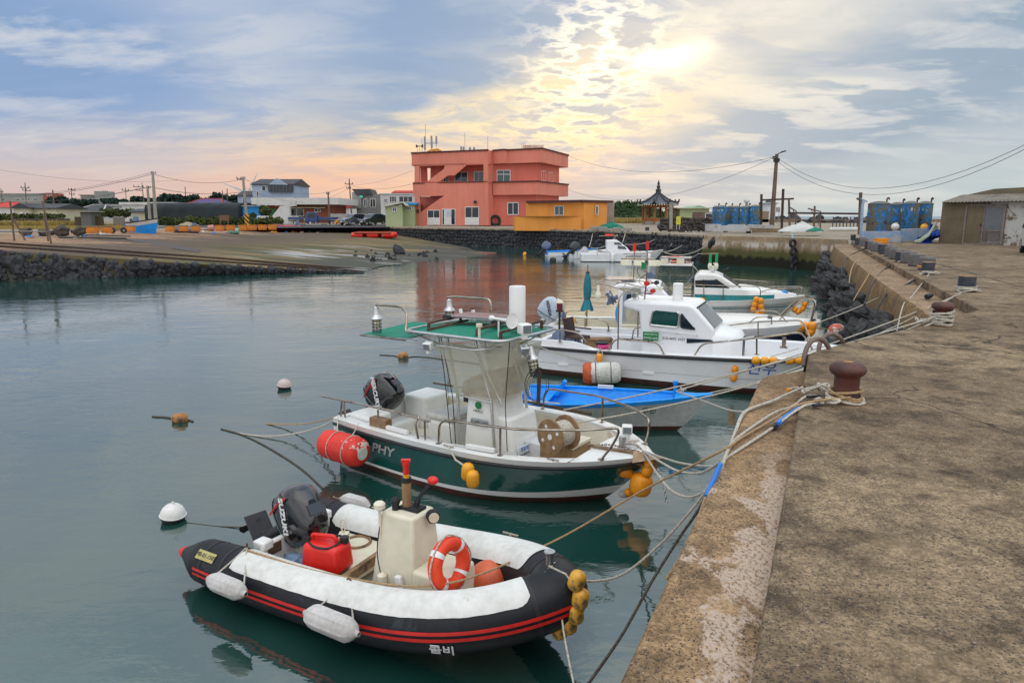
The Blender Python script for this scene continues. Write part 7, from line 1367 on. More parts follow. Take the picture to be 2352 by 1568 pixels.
for k,(a,c_,r,m_,l) in enumerate([(tbs[1][0]+Vector((-.15,-.2,.04)),[G(2080,655,LZ),P(2040,672,17.6),P(1995,742,15.6),P(1960,770,14.5)],.022,'hose black','black hose covered rope over the ledge from second tyre bollard'),(tbs[1][0]+Vector((-.1,-.25,.03)),[G(2095,680,LZ),P(2075,700,14.9),P(2060,760,13.6)],.014,'rope white','white rope dropping over the ledge below the second tyre bollard'),(tbs[2][0]+Vector((-.2,-.2,.04)),[G(2030,620,LZ),P(2005,650,19.5),P(1985,700,17.5)],.022,'hose black','black hose covered rope below the third tyre bollard'),(tbs[2][0]+Vector((-.2,-.15,.04)),[G(2010,612,LZ),P(1990,640,20.5),P(1960,690,18.5)],.014,'rope tan','tan rope below the third tyre bollard'),(tbs[3][0]+Vector((-.2,-.15,.04)),[G(1975,597,LZ),P(1958,612,25),P(1950,650,23)],.018,'rope tan','tan rope below the fourth tyre bollard'),(tbs[4][0]+Vector((-.2,-.15,.04)),[G(1955,585,LZ),P(1940,600,29),P(1932,630,27)],.022,'hose black','black rope below the fifth tyre bollard')]):
 rope('mooring_rope',l,spline([a]+c_,7),r,M[m_])
for k,(u0,v0,Y0_,u1,v1,Y1_,s,l) in enumerate([(1436,561,61,1534,534,68,.4,'long pale rope from white cabin boat mast to the basalt wall top'),(1517,578,59,1596,535,62,.5,'pale rope from white cabin boat bow to the wall top'),(1527,580,59,1660,534,55,.8,'longest pale rope from white cabin boat bow to the corner wall'),(1357,568,67,1420,536,73,.6,'pale rope from small blue and white boat up the wall'),(1353,567,67,1362,532,78,.2,'steep pale rope at the small blue and white boat bow'),(1430,556,60,1437,531,73,.1,'steep pale rope behind the white cabin boat'),(1540,565,62,1553,535,64,.1,'steep pale rope at the middle of the basalt wall')]):
 mr_(l,P(u0,v0,Y0_),P(u1,v1,Y1_),s,.035)
b = MB(); r_ = random.Random(4)
for k in range(4):
 for j in range(6): b.lathe([(.05,-.12),(.13,-.08),(.14,.08),(.05,.12)],P(1438+j*4.2+r_.uniform(-.5,.5),541+k*4.6-j*.3+r_.uniform(-.5,.5),71.4),10,(1,0,.1))
tag(b.build('float_net',M['float yellow']),'net of small yellow floats slung on the basalt wall','floats',kind='stuff')
b = MB(); r_ = random.Random(8)
for k in range(5): b.torus(P(1125+r_.uniform(-2,2),558-8+r_.uniform(-2,2),94),.75-.08*k,.05,20,5,(.2,-1,.1*k))
tag(b.build('rope_coil',M['rope tan']),'coil of pale rope hanging on the wall below the salmon building','rope')
# ==== buildings
from mathutils.geometry import tessellate_polygon
def plaster(name,c,**k): return mat(name,c,tuple(x*.88 for x in c),.85,scale=.35,bump=.08,bs=6,fine=.05,**k)
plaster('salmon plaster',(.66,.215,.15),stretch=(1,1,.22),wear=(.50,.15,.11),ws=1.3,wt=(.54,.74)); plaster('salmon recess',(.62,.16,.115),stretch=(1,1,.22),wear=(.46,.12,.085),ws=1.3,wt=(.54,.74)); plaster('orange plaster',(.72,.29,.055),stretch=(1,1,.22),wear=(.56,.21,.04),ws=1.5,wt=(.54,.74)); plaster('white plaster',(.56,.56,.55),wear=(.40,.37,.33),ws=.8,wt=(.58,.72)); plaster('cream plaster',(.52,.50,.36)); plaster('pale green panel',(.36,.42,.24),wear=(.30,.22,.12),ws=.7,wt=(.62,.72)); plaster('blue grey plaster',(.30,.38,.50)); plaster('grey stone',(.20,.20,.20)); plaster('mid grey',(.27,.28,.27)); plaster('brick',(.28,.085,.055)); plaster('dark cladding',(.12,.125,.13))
mat('maroon trim',(.085,.022,.020),rough=.7,bump=0); mat('window frame',(.66,.66,.66),rough=.5,bump=0,fine=0); glassy('window glass',(.05,.10,.11),.05,.97); glassy('dark pane',(.018,.025,.035),.08,.97)
mat('dark tile',(.045,.048,.055),(.03,.032,.036),.7,scale=1,stretch=(6,1,1)); mat('red tile',(.50,.03,.018),(.38,.025,.015),.7,scale=1); mat('purple tile',(.09,.055,.16),(.06,.035,.11),.7,scale=1,stretch=(8,1,1)); mat('shade net',(.014,.022,.026),(.009,.014,.018),.9,scale=.5); mat('blue sheet',(.01,.28,.72),(.01,.22,.6),.6); mat('kerb orange',(.62,.21,.02),(.5,.15,.015),.7,scale=2,wear=(.30,.24,.18),ws=1.5,wt=(.58,.66)); mat('brown board',(.16,.085,.045),rough=.7); mat('concrete pole',(.30,.28,.25),(.24,.22,.2),.9,scale=1)
class Wall:
 "vertical facade plane through two ground points, with photo coordinates mapped onto it"
 def __init__(s,root,a,c): s.a = Vector((a[0],a[1],0)); s.d = (Vector((c[0],c[1],0))-s.a).normalized(); n = Vector((s.d.y,-s.d.x,0)); s.n = n if n.y < 0 else -n; s.root = root; s.o = Vector(root.location) if root else Vector()
 def hit(s,u,v,off=0.0):
  q0 = Vector((0,0,EYE)); r = P(u,v,5)-q0; t = (s.a+s.n*off-q0).dot(s.n)/r.dot(s.n); return q0+r*t
 def poly(s,name,m,outer,holes=(),th=.25,off=0.0,parent=None):
  L = [[s.hit(u,v,off)-s.o for u,v in lp] for lp in (outer,*holes)]; fl = [p for l in L for p in l]; tri = tessellate_polygon([[Vector(((p-s.a+s.o).dot(s.d),p.z,0)) for p in l] for l in L]); b = MB(); n = len(fl)
  b.add(fl+[p-s.n*th for p in fl],[tuple(t) for t in tri]+[tuple(i+n for i in t)[::-1] for t in tri]); k = 0
  for l in L:
   m_ = len(l); b.f += [(k+i,k+(i+1) % m_,n+k+(i+1) % m_,n+k+i) for i in range(m_)]; b.mi += [0]*m_; k += m_
  return b.build(name,m,parent or s.root,smooth=False)
 def window(s,u0,v0,u1,v1,name='window',pane='window glass',bars=1,fw=.09,panel=0,off=.04):
  A,B,C,D = (s.hit(u,v,off)-s.o for u,v in ((u0,v1),(u1,v1),(u1,v0),(u0,v0))); b = MB()
  for p,q in ((A,B),(B,C),(C,D),(D,A)): b.bar(p,q,fw,fw)
  for k in range(bars): t = (k+1)/(bars+1); b.bar(A.lerp(B,t),D.lerp(C,t),fw*.8,fw*.8)
  if panel: b.slab(A,B,B.lerp(C,panel),A.lerp(D,panel),.05)
  o = b.build(name,M['window frame'],s.root,smooth=False); b = MB(); b.quad(A-s.n*.03,B-s.n*.03,C-s.n*.03,D-s.n*.03); b.build('pane',M[pane],o); return o
def cz(x,y): return 918.75+x*.20833,275.6+y*.20833
def cl(*p): return [cz(x,y) for x,y in p]
def gx(u,Y): q = P(u,510,Y); return (q.x,Y)
sb = thing('building','salmon pink three storey harbour building with diagonal cut balconies','building',(gx(1040,104)[0],104,0)); so_ = Vector(sb.location); sal,sal2 = M['salmon plaster'],M['salmon recess']
Wf = Wall(sb,gx(cz(125,0)[0],107),gx(cz(970,0)[0],103))
Wf.poly('facade',sal,cl((125,365),(970,330),(980,1162),(162,1166),(162,840),(145,838),(140,700),(160,695),(160,510),(132,508)),[cl((212,512),(495,498),(485,540),(280,692),(215,695)),cl((745,487),(920,485),(922,680),(425,690),(525,612),(600,612)),cl((218,842),(485,835),(218,1025))],th=.35)
Bk = Wall(sb,gx(cz(125,0)[0],109.6),gx(cz(970,0)[0],105.6)); b = MB()
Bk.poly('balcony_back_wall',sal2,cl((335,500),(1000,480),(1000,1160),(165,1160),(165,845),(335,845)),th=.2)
def hq(W_,x,y): return W_.hit(*cz(x,y))-so_
b = MB()
for y1,y2 in ((838,500),(700,690)):
 a,c = hq(Wf,145,700 if y1 == 838 else 510),hq(Wf,985,690 if y1 == 838 else 490); a2,c2 = a-Wf.n*2.7,c-Wf.n*2.7; b.slab(a,c,c2,a2,.22)
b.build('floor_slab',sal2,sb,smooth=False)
for p0,p1 in (((160,695),(212,510)),): b = MB(); a = hq(Wf,160,695); b.box(a-Wf.n*2.2+Vector((.5,0,1.8)),(1.0,.5,4.0)); b.build('column',sal2,sb,smooth=False)
Bk.window(*cz(605,575),*cz(745,685)); Bk.window(*cz(818,570),*cz(922,680),pane='window glass'); Bk.window(*cz(480,600),*cz(530,688))
for nm,x0,y0,x1_,y1_,bars,pn in (('window_door',305,995,437,1155,1,.5),('window_door',465,983,608,1155,0,0),('window_door',718,960,868,1155,1,.42)): Wf.window(*cz(x0,y0),*cz(x1_,y1_),name=nm,pane='dark pane',bars=bars,panel=pn,fw=.1)
Wf.poly('open_door',M['window frame'],cl((485,988),(566,988),(566,1150),(485,1150)),th=.06,off=.12); Wf.poly('notice',mat('pale notice',(.5,.55,.62),bump=0),cl((503,995),(560,995),(560,1065),(503,1065)),th=.02,off=.15); q = Wf.hit(*cz(530,1030),.16)-so_; text('1',.42,M['letter black'],sb,q,facing(Wf.n),ext=.01)
b = MB(); q = hq(Wf,833,905); b.cyl(q+Wf.n*.02,q+Wf.n*.35,.22,n=12); b.build('wall_lamp',M['black rubber'],sb); Wf.poly('meter_box',M['brown board'],cl((182,985),(208,985),(208,1025),(182,1025)),th=.1,off=.1)
def trim(W_,pts,name='coping',w_=.22): ps = [W_.hit(*cz(x,y))-so_ for x,y in pts]; b = MB(); [b.bar(ps[i]-W_.n*.05,ps[i+1]-W_.n*.05,w_+.1,w_) for i in range(len(ps)-1)]; b.build(name,M['maroon trim'],sb,smooth=False)
trim(Wf,[(123,366),(972,331)]); trim(Wf,[(425,690),(922,681)],w_=.15); trim(Wf,[(140,701),(275,696)],w_=.15)
def pz(x,y,Y): p = P(*cz(x,y),Y)-so_; return p
def band(name,m,pts,back=3.0,cap=None):
 "pts: (x_zoom, y_top, y_bottom, Y) along the outline, closed towards the back"
 T = [pz(x,yt,Y) for x,yt,yb,Y in pts]; B_ = [pz(x,yb,Y) for x,yt,yb,Y in pts]; zt_ = T[0].z; zb_ = B_[0].z
 for t in T: t.z = zt_
 for q in B_: q.z = zb_
 for t,q in zip(T,B_): q.x,q.y = t.x,t.y
 extra = [Vector((T[-1].x-6,12.5,zt_)),Vector((T[0].x,9.0,zt_))]; poly = [(t.x,t.y) for t in T]+[(e.x,e.y) for e in extra]; b = MB(); b.prism(poly,zb_,zt_); o = b.build(name,m,sb,smooth=False)
 if cap: b = MB(); [b.bar(T[i],T[i+1],.3,.2) for i in range(len(T)-1)]; b.build('coping',M['maroon trim'],sb,smooth=False)
 return zb_,zt_
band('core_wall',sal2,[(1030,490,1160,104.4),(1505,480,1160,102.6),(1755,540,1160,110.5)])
band('pilaster',sal,[(968,331,1163,102.95),(1030,338,1160,104.3),(1040,338,1160,105)])
band('roof_parapet',sal,[(1025,337,485,104.1),(1145,333,478,102.6),(1190,344,490,103.2),(1565,328,472,100.9),(1855,400,532,112)],cap=1)
band('balcony',sal,[(1025,685,828,103.9),(1520,668,818,101.3),(1855,715,845,112)],cap=1)
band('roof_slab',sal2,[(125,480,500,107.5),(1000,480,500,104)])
W2 = Wall(sb,(pz(1030,0,104.4)+so_)[:2],(pz(1505,0,102.6)+so_)[:2]); W3 = Wall(sb,(pz(1505,0,102.6)+so_)[:2],(pz(1755,0,110.5)+so_)[:2])
w_ = W2.window(*cz(1070,555),*cz(1215,680)); b = MB(); b.bar(W2.hit(*cz(1070,600),.05)-so_,W2.hit(*cz(1215,600),.05)-so_,.12,.1); b.build('transom',M['window frame'],w_,smooth=False)
W2.window(*cz(1187,912),*cz(1305,1043),pane='dark pane',fw=.12); W3.window(*cz(1560,565),*cz(1605,673)); W3.window(*cz(1643,580),*cz(1685,684))
b = MB(); [b.torus(hq(W2,1062,1110)+W2.n*.5,.75-.1*k,.12,20,6,(.3,-1,.1*k)) for k in range(3)]; o = b.build('hose_coil',M['black rubber']); o.location = so_; tag(o,'coiled black hose against the salmon building','hose')
b = MB(); q = pz(1360,280,104); q2 = pz(1583,328,104); b.box(((q.x+q2.x)/2,1.2,(q.z+q2.z)/2),(q2.x-q.x,3,q.z-q2.z)); b.build('roof_tank',mat('stained tank',(.55,.48,.38),(.42,.34,.26),.8,scale=.5),sb,smooth=False)
b = MB(); [b.tube([pz(x,y0,104),pz(x,335,104)],.035,5) for x,y0 in ((1345,250),(1362,255),(1380,255),(968,172),(715,140),(280,40),(242,200))]; b.tube([pz(283,258,105),pz(400,255,105)],.05,5); b.build('antenna_mast',M['steel'],sb)
for x,y0,y1_ in ((273,182,330),(347,175,315),(400,178,270),(674,292,338),(700,295,338),(771,298,335),(817,298,335)): q = pz(x,y0,104.5); q2 = pz(x,y1_,104.5); b = MB(); b.box((q.x,q.y,(q.z+q2.z)/2),(.27,.2,q.z-q2.z)); b.build('panel_antenna',mat('antenna grey',(.30,.31,.33),rough=.6,bump=0),sb,bevel=.04); b = MB(); b.tube([q2,pz(x,350,104.5)],.03,5); b.build('antenna_mast',M['steel'],sb)
for a_ in (-1,1): b = MB(); q = pz(215,290,104.5); b.lathe([(.04,0),(.08,.25),(.27,.5)],q,14,(a_,-.3,0),cap=False); b.lathe([(.26,.49),(.02,.3)],q,14,(a_,-.3,0)); b.build('loudspeaker',M['cover dark'],sb)
b = MB(); [b.tube([pz(x,285,104.5),pz(x,360,104.5)],.03,5) for x in (195,215,245)]; b.build('speaker_stand',M['steel'],sb); b = MB(); b.add([pz(290,350,106),pz(470,345,106),pz(420,315,106),pz(340,325,106),pz(380,330,109)],[(0,1,2,3),(0,3,4),(3,2,4),(2,1,4)]); b.build('stair_roof',M['orange plaster'],sb,smooth=False)
an = thing('annex','flat roofed orange annex with small white windows and stepped low wing','building',(gx(1280,88)[0],88,0)); ao = Vector(an.location)
def abox(name,m,pts,yt,yb,back=5):
 T = [P(*cz(x,yt_),Y)-ao for x,yt_,Y in pts]; zt_ = T[0].z; zb_ = P(*cz(pts[0][0],yb),pts[0][2]).z; b = MB(); b.prism([(t.x,t.y) for t in T]+[(T[-1].x-.5,T[-1].y+back),(T[0].x+.3,T[-1].y+back+2)],zb_-.3,zt_); return b.build(name,m,an,smooth=False),zt_
abox('wall',M['orange plaster'],[(1390,915,89),(2030,905,83.5),(2285,925,86.5)],915,1185); abox('low_wing',M['orange plaster'],[(1245,1063,86.5),(1500,1063,84.5),(2000,1063,81.6)],1063,1190,1.2)
T = [P(*cz(x,y),Y)-ao for x,y,Y in ((1400,905,88.7),(2000,892,83.2),(2335,918,87))]; b = MB(); zt_ = T[0].z
for i in range(2): a,c = T[i].copy(),T[i+1].copy(); a.z = c.z = zt_; b.bar(a,c,.35,.3)
b.build('roof_edge',M['maroon trim'],an,smooth=False); b = MB(); q = P(*cz(2310,1030),88)-ao; b.box((q.x,q.y+1,1.9),(1.1,2.5,3.2)); b.build('side_lean_to',M['concrete pole'],an,smooth=False)
Wa = Wall(an,gx(cz(1390,0)[0],89),gx(cz(2030,0)[0],83.5)); Wb_ = Wall(an,gx(cz(2030,0)[0],83.5),gx(cz(2285,0)[0],86.5)); Wa.window(*cz(1706,950),*cz(1802,1050),off=.06); Wb_.window(*cz(2157,948),*cz(2184,1045),bars=0,off=.06)
def block(name,label,u0,u1,vt,vb,Y,depth,m,wins=(),roof=None,rm=None,rv=0,over=.4,pane='dark pane',frames=True,cat='building',group=None,bars=1):
 a,c = P(u0,vb,Y),P(u1,vb,Y); zt_ = P(u0,vt,Y).z; o = thing(name,label,cat,((a.x+c.x)/2,Y,0),group=group); wd = c.x-a.x; zb_ = min(a.z,zback(a.x,Y))-.5; b = MB(); b.box((0,depth/2,(zt_+zb_)/2),(wd,depth,zt_-zb_)); b.build('wall',m,o,smooth=False)
 W_ = Wall(o,(a.x,Y),(c.x,Y))
 for q in wins: W_.window(*q,bars=bars,pane=pane,fw=.1)
 if roof:
  zr = P(u0,rv,Y).z; h = wd/2+over; e = over; b = MB()
  if roof == 'gable': b.prism([(-h,zt_-.05),(h,zt_-.05),(h,zt_+.1),(0,zr),(-h,zt_+.1)],-e,depth+e,'y')
  elif roof == 'ridge': b.prism([(-e,zt_-.05),(depth+e,zt_-.05),(depth+e,zt_+.1),(depth/2,zr),(-e,zt_+.1)],-h,h,'x')
  elif roof == 'hip': r_ = min(wd*.28,h*.9); b.add([(-h,-e,zt_),(h,-e,zt_),(h,depth+e,zt_),(-h,depth+e,zt_),(-h+h*.62,depth/2,zr),(h-h*.62,depth/2,zr)],[(0,1,5,4),(1,2,5),(2,3,4,5),(3,0,4),(3,2,1,0)])
  elif roof == 'flat': b.box((0,depth/2,(zt_+zr)/2),(wd+2*e,depth+2*e,zr-zt_))
  ro = b.build('roof',rm or m,o,smooth=False)
  if roof == 'hip':
   b = MB(); [b.bar(p,q,.22,.16) for p,q in (((-h,-e,zt_+.05),(-h+h*.62,depth/2,zr)),((h,-e,zt_+.05),(h-h*.62,depth/2,zr)),((-h+h*.62,depth/2,zr),(h-h*.62,depth/2,zr)))]; b.build('ridge_tile',M['white plaster'] if rm is M['dark tile'] else M['red tile'],ro,smooth=False)
 return o,W_
def cv_(x,y): return 551.25+x*.17188,392+y*.17188
def w4(*q): return [(*cv_(a,b_),*cv_(c,d)) for a,b_,c,d in q]
wp_,cpz,bp = M['white plaster'],M['cream plaster'],M['blue grey plaster']
def cA(x,y): return x*.1302,416.5+y*.1302
def wA(*q): return [(*cA(a,b_),*cA(c,d)) for a,b_,c,d in q]
block('house','cream cottage with grey roof, white door and small window',35,69,478,500,118,8,cpz,wA((450,555,510,600)),'gable',M['dark tile'],466)[1].window(*cA(335,548),*cA(410,640),name='door',bars=0,panel=.95)
block('house','long low cream wing with dark ridge roof beside the cottage',69,130,479,500,119,8,cpz,(),'ridge',M['dark tile'],467)
block('house','red roofed white house at the left edge',-40,33,476,500,125,8,wp_,wA((0,560,55,635),(165,560,270,635)),'hip',M['red tile'],464)
block('apartment_building','long pale grey apartment block with blue window strips',2,104,445,492,300,14,M['mid grey'],wA((35,305,85,335),(285,305,335,330),(375,305,430,330),(480,305,530,330),(575,305,680,330),(310,390,345,415),(390,390,440,415)),'flat',wp_,443.5,bars=0)
block('brick_tower','red brick stair tower beside the grey apartment block',104,122,443.5,480,298,8,M['brick'],wA((830,225,845,262),(870,225,885,262),(912,225,928,262)),bars=0)
block('brick_house','low brick house behind the grey roofed cottage',125,163,459,485,250,10,M['brick'],wA((1090,400,1165,435)),'flat',M['brick'],457.5)
block('house','white house with dark hipped roof and white ridge lines',170,238,485,505,160,10,wp_,(),'hip',M['dark tile'],469); block('house','pale grey building with tall stair tower',188,220,449,480,260,9,M['mid grey'],wA((1495,335,1555,380),(1615,335,1660,365)),'flat',M['concrete pole'],447,bars=0); block('stair_tower','tall windowless grey tower above the tiled roofs',220,239,439,480,258,8,M['mid grey'])
block('house','flat white building with stained fascia behind the net tunnel',283,400,470,500,150,8,wp_,(),'flat',wp_,464.5); block('house','small white annex with grey eaves',238,283,474,498,165,8,wp_,(),'flat',M['mid grey'],469)
block('house','small cream hut with dark pitched roof at the net tunnel end',302,335,487,503,128,6,cpz,(),'ridge',M['dark tile'],479); block('canopy_shed','bright blue sheeted canopy left of the tiled white house',127,145,481,500,150,5,M['blue sheet'])
block('house','cream house with big purple tiled roof and red ridges',431,502,479,500,150,10,cpz,(),'hip',M['purple tile'],455,over=2.2)
gb = thing('net_tunnel','long black netted tunnel greenhouse behind the hedge','greenhouse',P(335,500,122)); c = Vector(gb.location); b = MB(); rows = []
xl,xr = P(333,500,122).x-c.x,P(548,500,122).x-c.x; zt_ = P(400,467,122).z-c.z; nn = 24
for i in range(nn+1): x = xl+(xr-xl)*i/nn; rows.append([(x,0,-1.5),(x,0,zt_*.62),(x,.4,zt_*.86),(x,1.6,zt_+.06*sin(i*1.7)),(x,5,zt_+.2),(x,8.4,zt_),(x,9.8,zt_*.8),(x,10,-1.5)])
b.grid(rows); b.add(rows[0],[tuple(range(8))]); b.add(rows[-1],[tuple(range(8))]); b.build('net_cover',M['shade net'],gb,ang=50)
o,W_ = block('house','blue grey two storey house with tiled gable and glazed veranda',583,675,424,490,150,12,bp,w4((293,208,343,270),(222,278,248,350)),'ridge',M['dark tile'],408,over=.3,bars=0)
W_.poly('veranda',M['dark pane'],[cv_(372,182),cv_(716,200),cv_(716,288),cv_(380,282)],th=.3,off=.5); W_.poly('gable_wall',bp,[cv_(380,185),cv_(490,98),cv_(640,190)],th=.3,off=.65)
b = MB(); [b.bar(W_.hit(*cv_(x,192),.55)-W_.o,W_.hit(*cv_(x,285),.55)-W_.o,.12) for x in range(400,720,45)]; b.build('mullion',M['dark cladding'],o,smooth=False)
block('house','lower blue grey wing with grey roof and dark windows',548,585,450,490,153,8,bp,w4((35,372,80,440),(150,370,172,405)),'ridge',M['dark tile'],437,over=.3,bars=0)
o,W_ = block('restaurant','brick building with broad white roof band',616,760,470,515,125,12,M['brick'],w4((1000,510,1075,550),(668,498,852,604)),'flat',wp_,455,over=2.0)
W_.poly('sign_beam',M['float yellow'],[cv_(465,468),cv_(620,462),cv_(620,470),cv_(465,478)],th=.2,off=.3); W_.poly('balcony_front',wp_,[cv_(240,378),cv_(730,366),cv_(730,470),cv_(385,462),(593,471),(592,457)],th=.4,off=2.1); W_.poly('shutter',M['sign green'],[cv_(387,505),cv_(480,505),cv_(480,600),cv_(387,600)],th=.1,off=.1)
W_.poly('awning',M['cream plaster'],[cv_(665,488),cv_(1130,490),cv_(1130,500),cv_(665,498)],th=1.0,off=1.0)
W_ = Wall(None,(0,117),(10,117)); W_.poly('concrete_ramp_wall',wp_,[cv_(430,606),cv_(535,475),cv_(610,468),cv_(700,380),cv_(735,395),cv_(740,470),cv_(665,480),cv_(665,608),cv_(770,610),cv_(770,715),cv_(425,712)],th=.8); tag(bpy.data.objects['concrete_ramp_wall'],'white slanted concrete stair wall before the brick building','stair wall')
W_.poly('panel_fence',wp_,[cv_(226,604),cv_(396,604),cv_(396,704),cv_(226,700)],th=.15); tag(bpy.data.objects['panel_fence'],'pale panel fence left of the slanted stair wall','fence')
block('house','white building with red pitched roof behind the parked cars',762,840,477,500,170,8,wp_,(),'gable',M['red tile'],461); wallbox('boundary_wall','grimy pale boundary wall behind the parked cars',[(759,491),(862,491),(862,515),(759,515)],116,mat('grimy wall',(.36,.36,.34),(.22,.22,.21),.9,scale=1.2),.3,cat='wall')
block('house','white low wing right of the red roofed building',802,840,480,500,160,6,wp_)
o,W_ = block('house','dark grey stone house with steep roof and tall windows',820,875,446,500,140,10,M['grey stone'],w4((1655,378,1697,488),(1740,378,1810,488)),bars=1); W_.poly('steep_roof',M['dark tile'],[cv_(1492,245),cv_(1732,245),cv_(1770,318),cv_(1560,330)],th=6,off=.5); W_.poly('side_wall',M['mid grey'],[cv_(1495,285),cv_(1620,330),cv_(1620,500),cv_(1500,500)],th=5,off=.3); W_.poly('green_sign',mat('mint sign',(.12,.62,.42),bump=0),[cv_(1600,333),cv_(1640,333),cv_(1640,362),cv_(1600,362)],th=.2,off=.6)
o,W_ = block('house','cream building with stained glass windows beside the salmon building',876,950,446,515,130,10,wp_,w4((2000,343,2088,422),(2125,343,2305,420),(1925,372,1970,430)),'flat',wp_,444,bars=2,over=.2); block('house','red tiled roof house showing above the cream building',905,955,443,470,150,8,wp_,(),'ridge',M['red tile'],436)
sh_,W_ = block('shed','pale green sloping roofed shed beside the salmon building',886,925,472,517,103,4,M['pale green panel'],w4((2040,490,2090,552)),cat='shed'); W_.poly('sloping_roof',M['cream plaster'],[cv_(1912,478),cv_(2178,425),cv_(2240,470),cv_(2210,470),cv_(2178,432),cv_(1912,484)],th=4.4,off=.4)
block('shed','dim green lean-to between pale shed and salmon building',925,953,470,517,105,4,M['pale green panel'],w4((2232,485,2290,530)),'flat',M['blue sheet'],466,cat='shed')
block('canopy','bright blue curved awning behind the striped pole',553,598,474,493,124,6,M['blue sheet'],(),'flat',wp_,472.5,cat='awning'); block('dark_shed','dark open shed under the bright blue awning',550,612,493,514,126,6,M['shade net'],cat='shed')
block('building','pale green warehouse by the pavilion',1561,1628,479,503,110,10,M['pale green panel'],(),'flat',M['cream plaster'],477,over=.6); block('building','green gabled roof house behind the warehouse',1590,1618,479,500,118,8,M['pale green panel'],(),'gable',mat('mint roof',(.22,.42,.26)),472); block('building','brown low hut left of the blue tanks',1611,1642,487,502,98,5,mat('brown hut wall',(.15,.10,.07)),[(1620,490,1636,501)],bars=0); block('building','small brown block hut by the lighthouse',1741,1765,485,507,150,4,mat('tan block',(.24,.17,.11)),cat='hut')
# ==== pavilion
pv = thing('pavilion','wooden octagonal pavilion with grey tiled roof and finial','pavilion',P(1509.5,513,112)); c = Vector(pv.location); k_ = lambda u,v: P(u,v,112)-c
R0 = (k_(1557,470).x-k_(1462,470).x)/2; ze = k_(1509,470).z; zp = k_(1509,441).z; n = 8; b = MB(); rows = []
for q in range(9):
 t = q/8; row = []
 for j in range(n*6):
  a = 2*pi*j/(n*6)+pi/8; ph = (j % 6)/6; cr_ = abs(ph-.5)*2; rr = R0*(1-t)**1*(1-.06*(1-cr_)); z = ze+(zp-ze)*(t**1.55)+.35*cr_**3*(1-t)**3; row.append((rr*cos(a),rr*sin(a),z+.03*(j % 2)))
 rows.append(row)
b.grid(rows,closed=True); b.build('roof',mat('grey roof tile',(.10,.11,.135),(.06,.066,.08),.7,scale=3,bump=.6),pv,ang=25)
for j in range(8): a = 2*pi*j/8+pi/8; b = MB(); b.tube([((R0*(1-t)+.05)*cos(a),(R0*(1-t)+.05)*sin(a),ze+(zp-ze)*t**1.55+.35*(1-t)**3+.08) for t in (q/8 for q in range(8))],.13,6); b.build('hip_ridge',M['dark tile'],pv); b = MB(); b.box((R0*cos(a),R0*sin(a),ze+.6),(.2,.2,.45)); b.build('ridge_end',M['dark tile'],pv)
b = MB(); b.lathe([(.5,zp-.3),(.38,zp+.2),(.5,zp+.3),(.2,zp+.55),(.32,zp+.8),(.15,zp+1.1),(.22,zp+1.25),(.02,zp+1.9)],(0,0,0),12); b.build('finial',M['dark tile'],pv)
tm = mat('pavilion timber',(.30,.115,.035),(.22,.08,.025),.7,scale=3,stretch=(1,1,.2)); b = MB(); [b.cyl((R0*.86*cos(a),R0*.86*sin(a),ze+.05),(R0*.98*cos(a),R0*.98*sin(a),ze-.12),.09,n=6) for a in (2*pi*j/48 for j in range(48))]; b.build('rafter_ends',M['cream plaster'],pv)
b = MB(); RR = R0*.70; pp = [(RR*cos(2*pi*j/8+pi/8),RR*sin(2*pi*j/8+pi/8)) for j in range(8)]; [b.bar((*pp[j],ze-.25),(*pp[(j+1) % 8],ze-.25),.22,.45) for j in range(8)]; b.build('ring_beam',tm,pv,smooth=False); b = MB(); b.lathe([(R0*.95,ze-.02),(.1,ze+.1)],(0,0,0),24,cap=False); b.build('soffit',tm,pv)
for j in range(8): b = MB(); b.cyl((*pp[j],0),(*pp[j],ze-.1),.19,n=10); b.build('column',tm,pv)
b = MB(); b.prism(pp,.35,.85); b.build('deck',tm,pv,smooth=False); b = MB(); b.prism([(x*1.06,y*1.06) for x,y in pp],-.6,.35); b.build('stone_base',M['concrete pole'],pv,smooth=False)
RW = [P(u,499.5 if u < 1600 else 500,68+.02*(u-1515)) for u in (1517,1540,1570,1600,1637)]; RF = [P(u,530,67.6+.02*(u-1515)) for u in (1512,1540,1570,1600,1637)]; stone_wall('rubble_wall',RW,RF,M['brown basalt'],.42,'brown dry stone rubble wall behind the yellow sign','stone wall',11)
ys = thing('warning_sign','yellow notice board on two legs before the rubble wall','sign',P(1558,527,63)); c = Vector(ys.location); a_,e_ = P(1552.7,515.6,63)-c,P(1563.7,497,63)-c; b = MB(); b.box(((a_.x+e_.x)/2,0,(a_.z+e_.z)/2),(e_.x-a_.x,.05,e_.z-a_.z)); bd_ = b.build('board',mat('sign yellow',(.62,.58,.02),bump=0),ys); b = MB()
[b.tube([(x,.03,0),(x,.03,e_.z)],.03,6) for x in (a_.x+.07,e_.x-.07)]; b.build('leg',M['alloy'],ys); b = MB(); [b.box(((a_.x+e_.x)/2,-.035,e_.z-.12-.075*k),((e_.x-a_.x)*(.7-.1*(k % 3)),.006,.02)) for k in range(6)]; b.build('faint_lines',M['cream plaster'],bd_)
polepx('grey_post','plain grey steel post left of the yellow sign','post',[([(1541,526),(1541,464.6)],.16)],M['concrete pole'],Y=66)
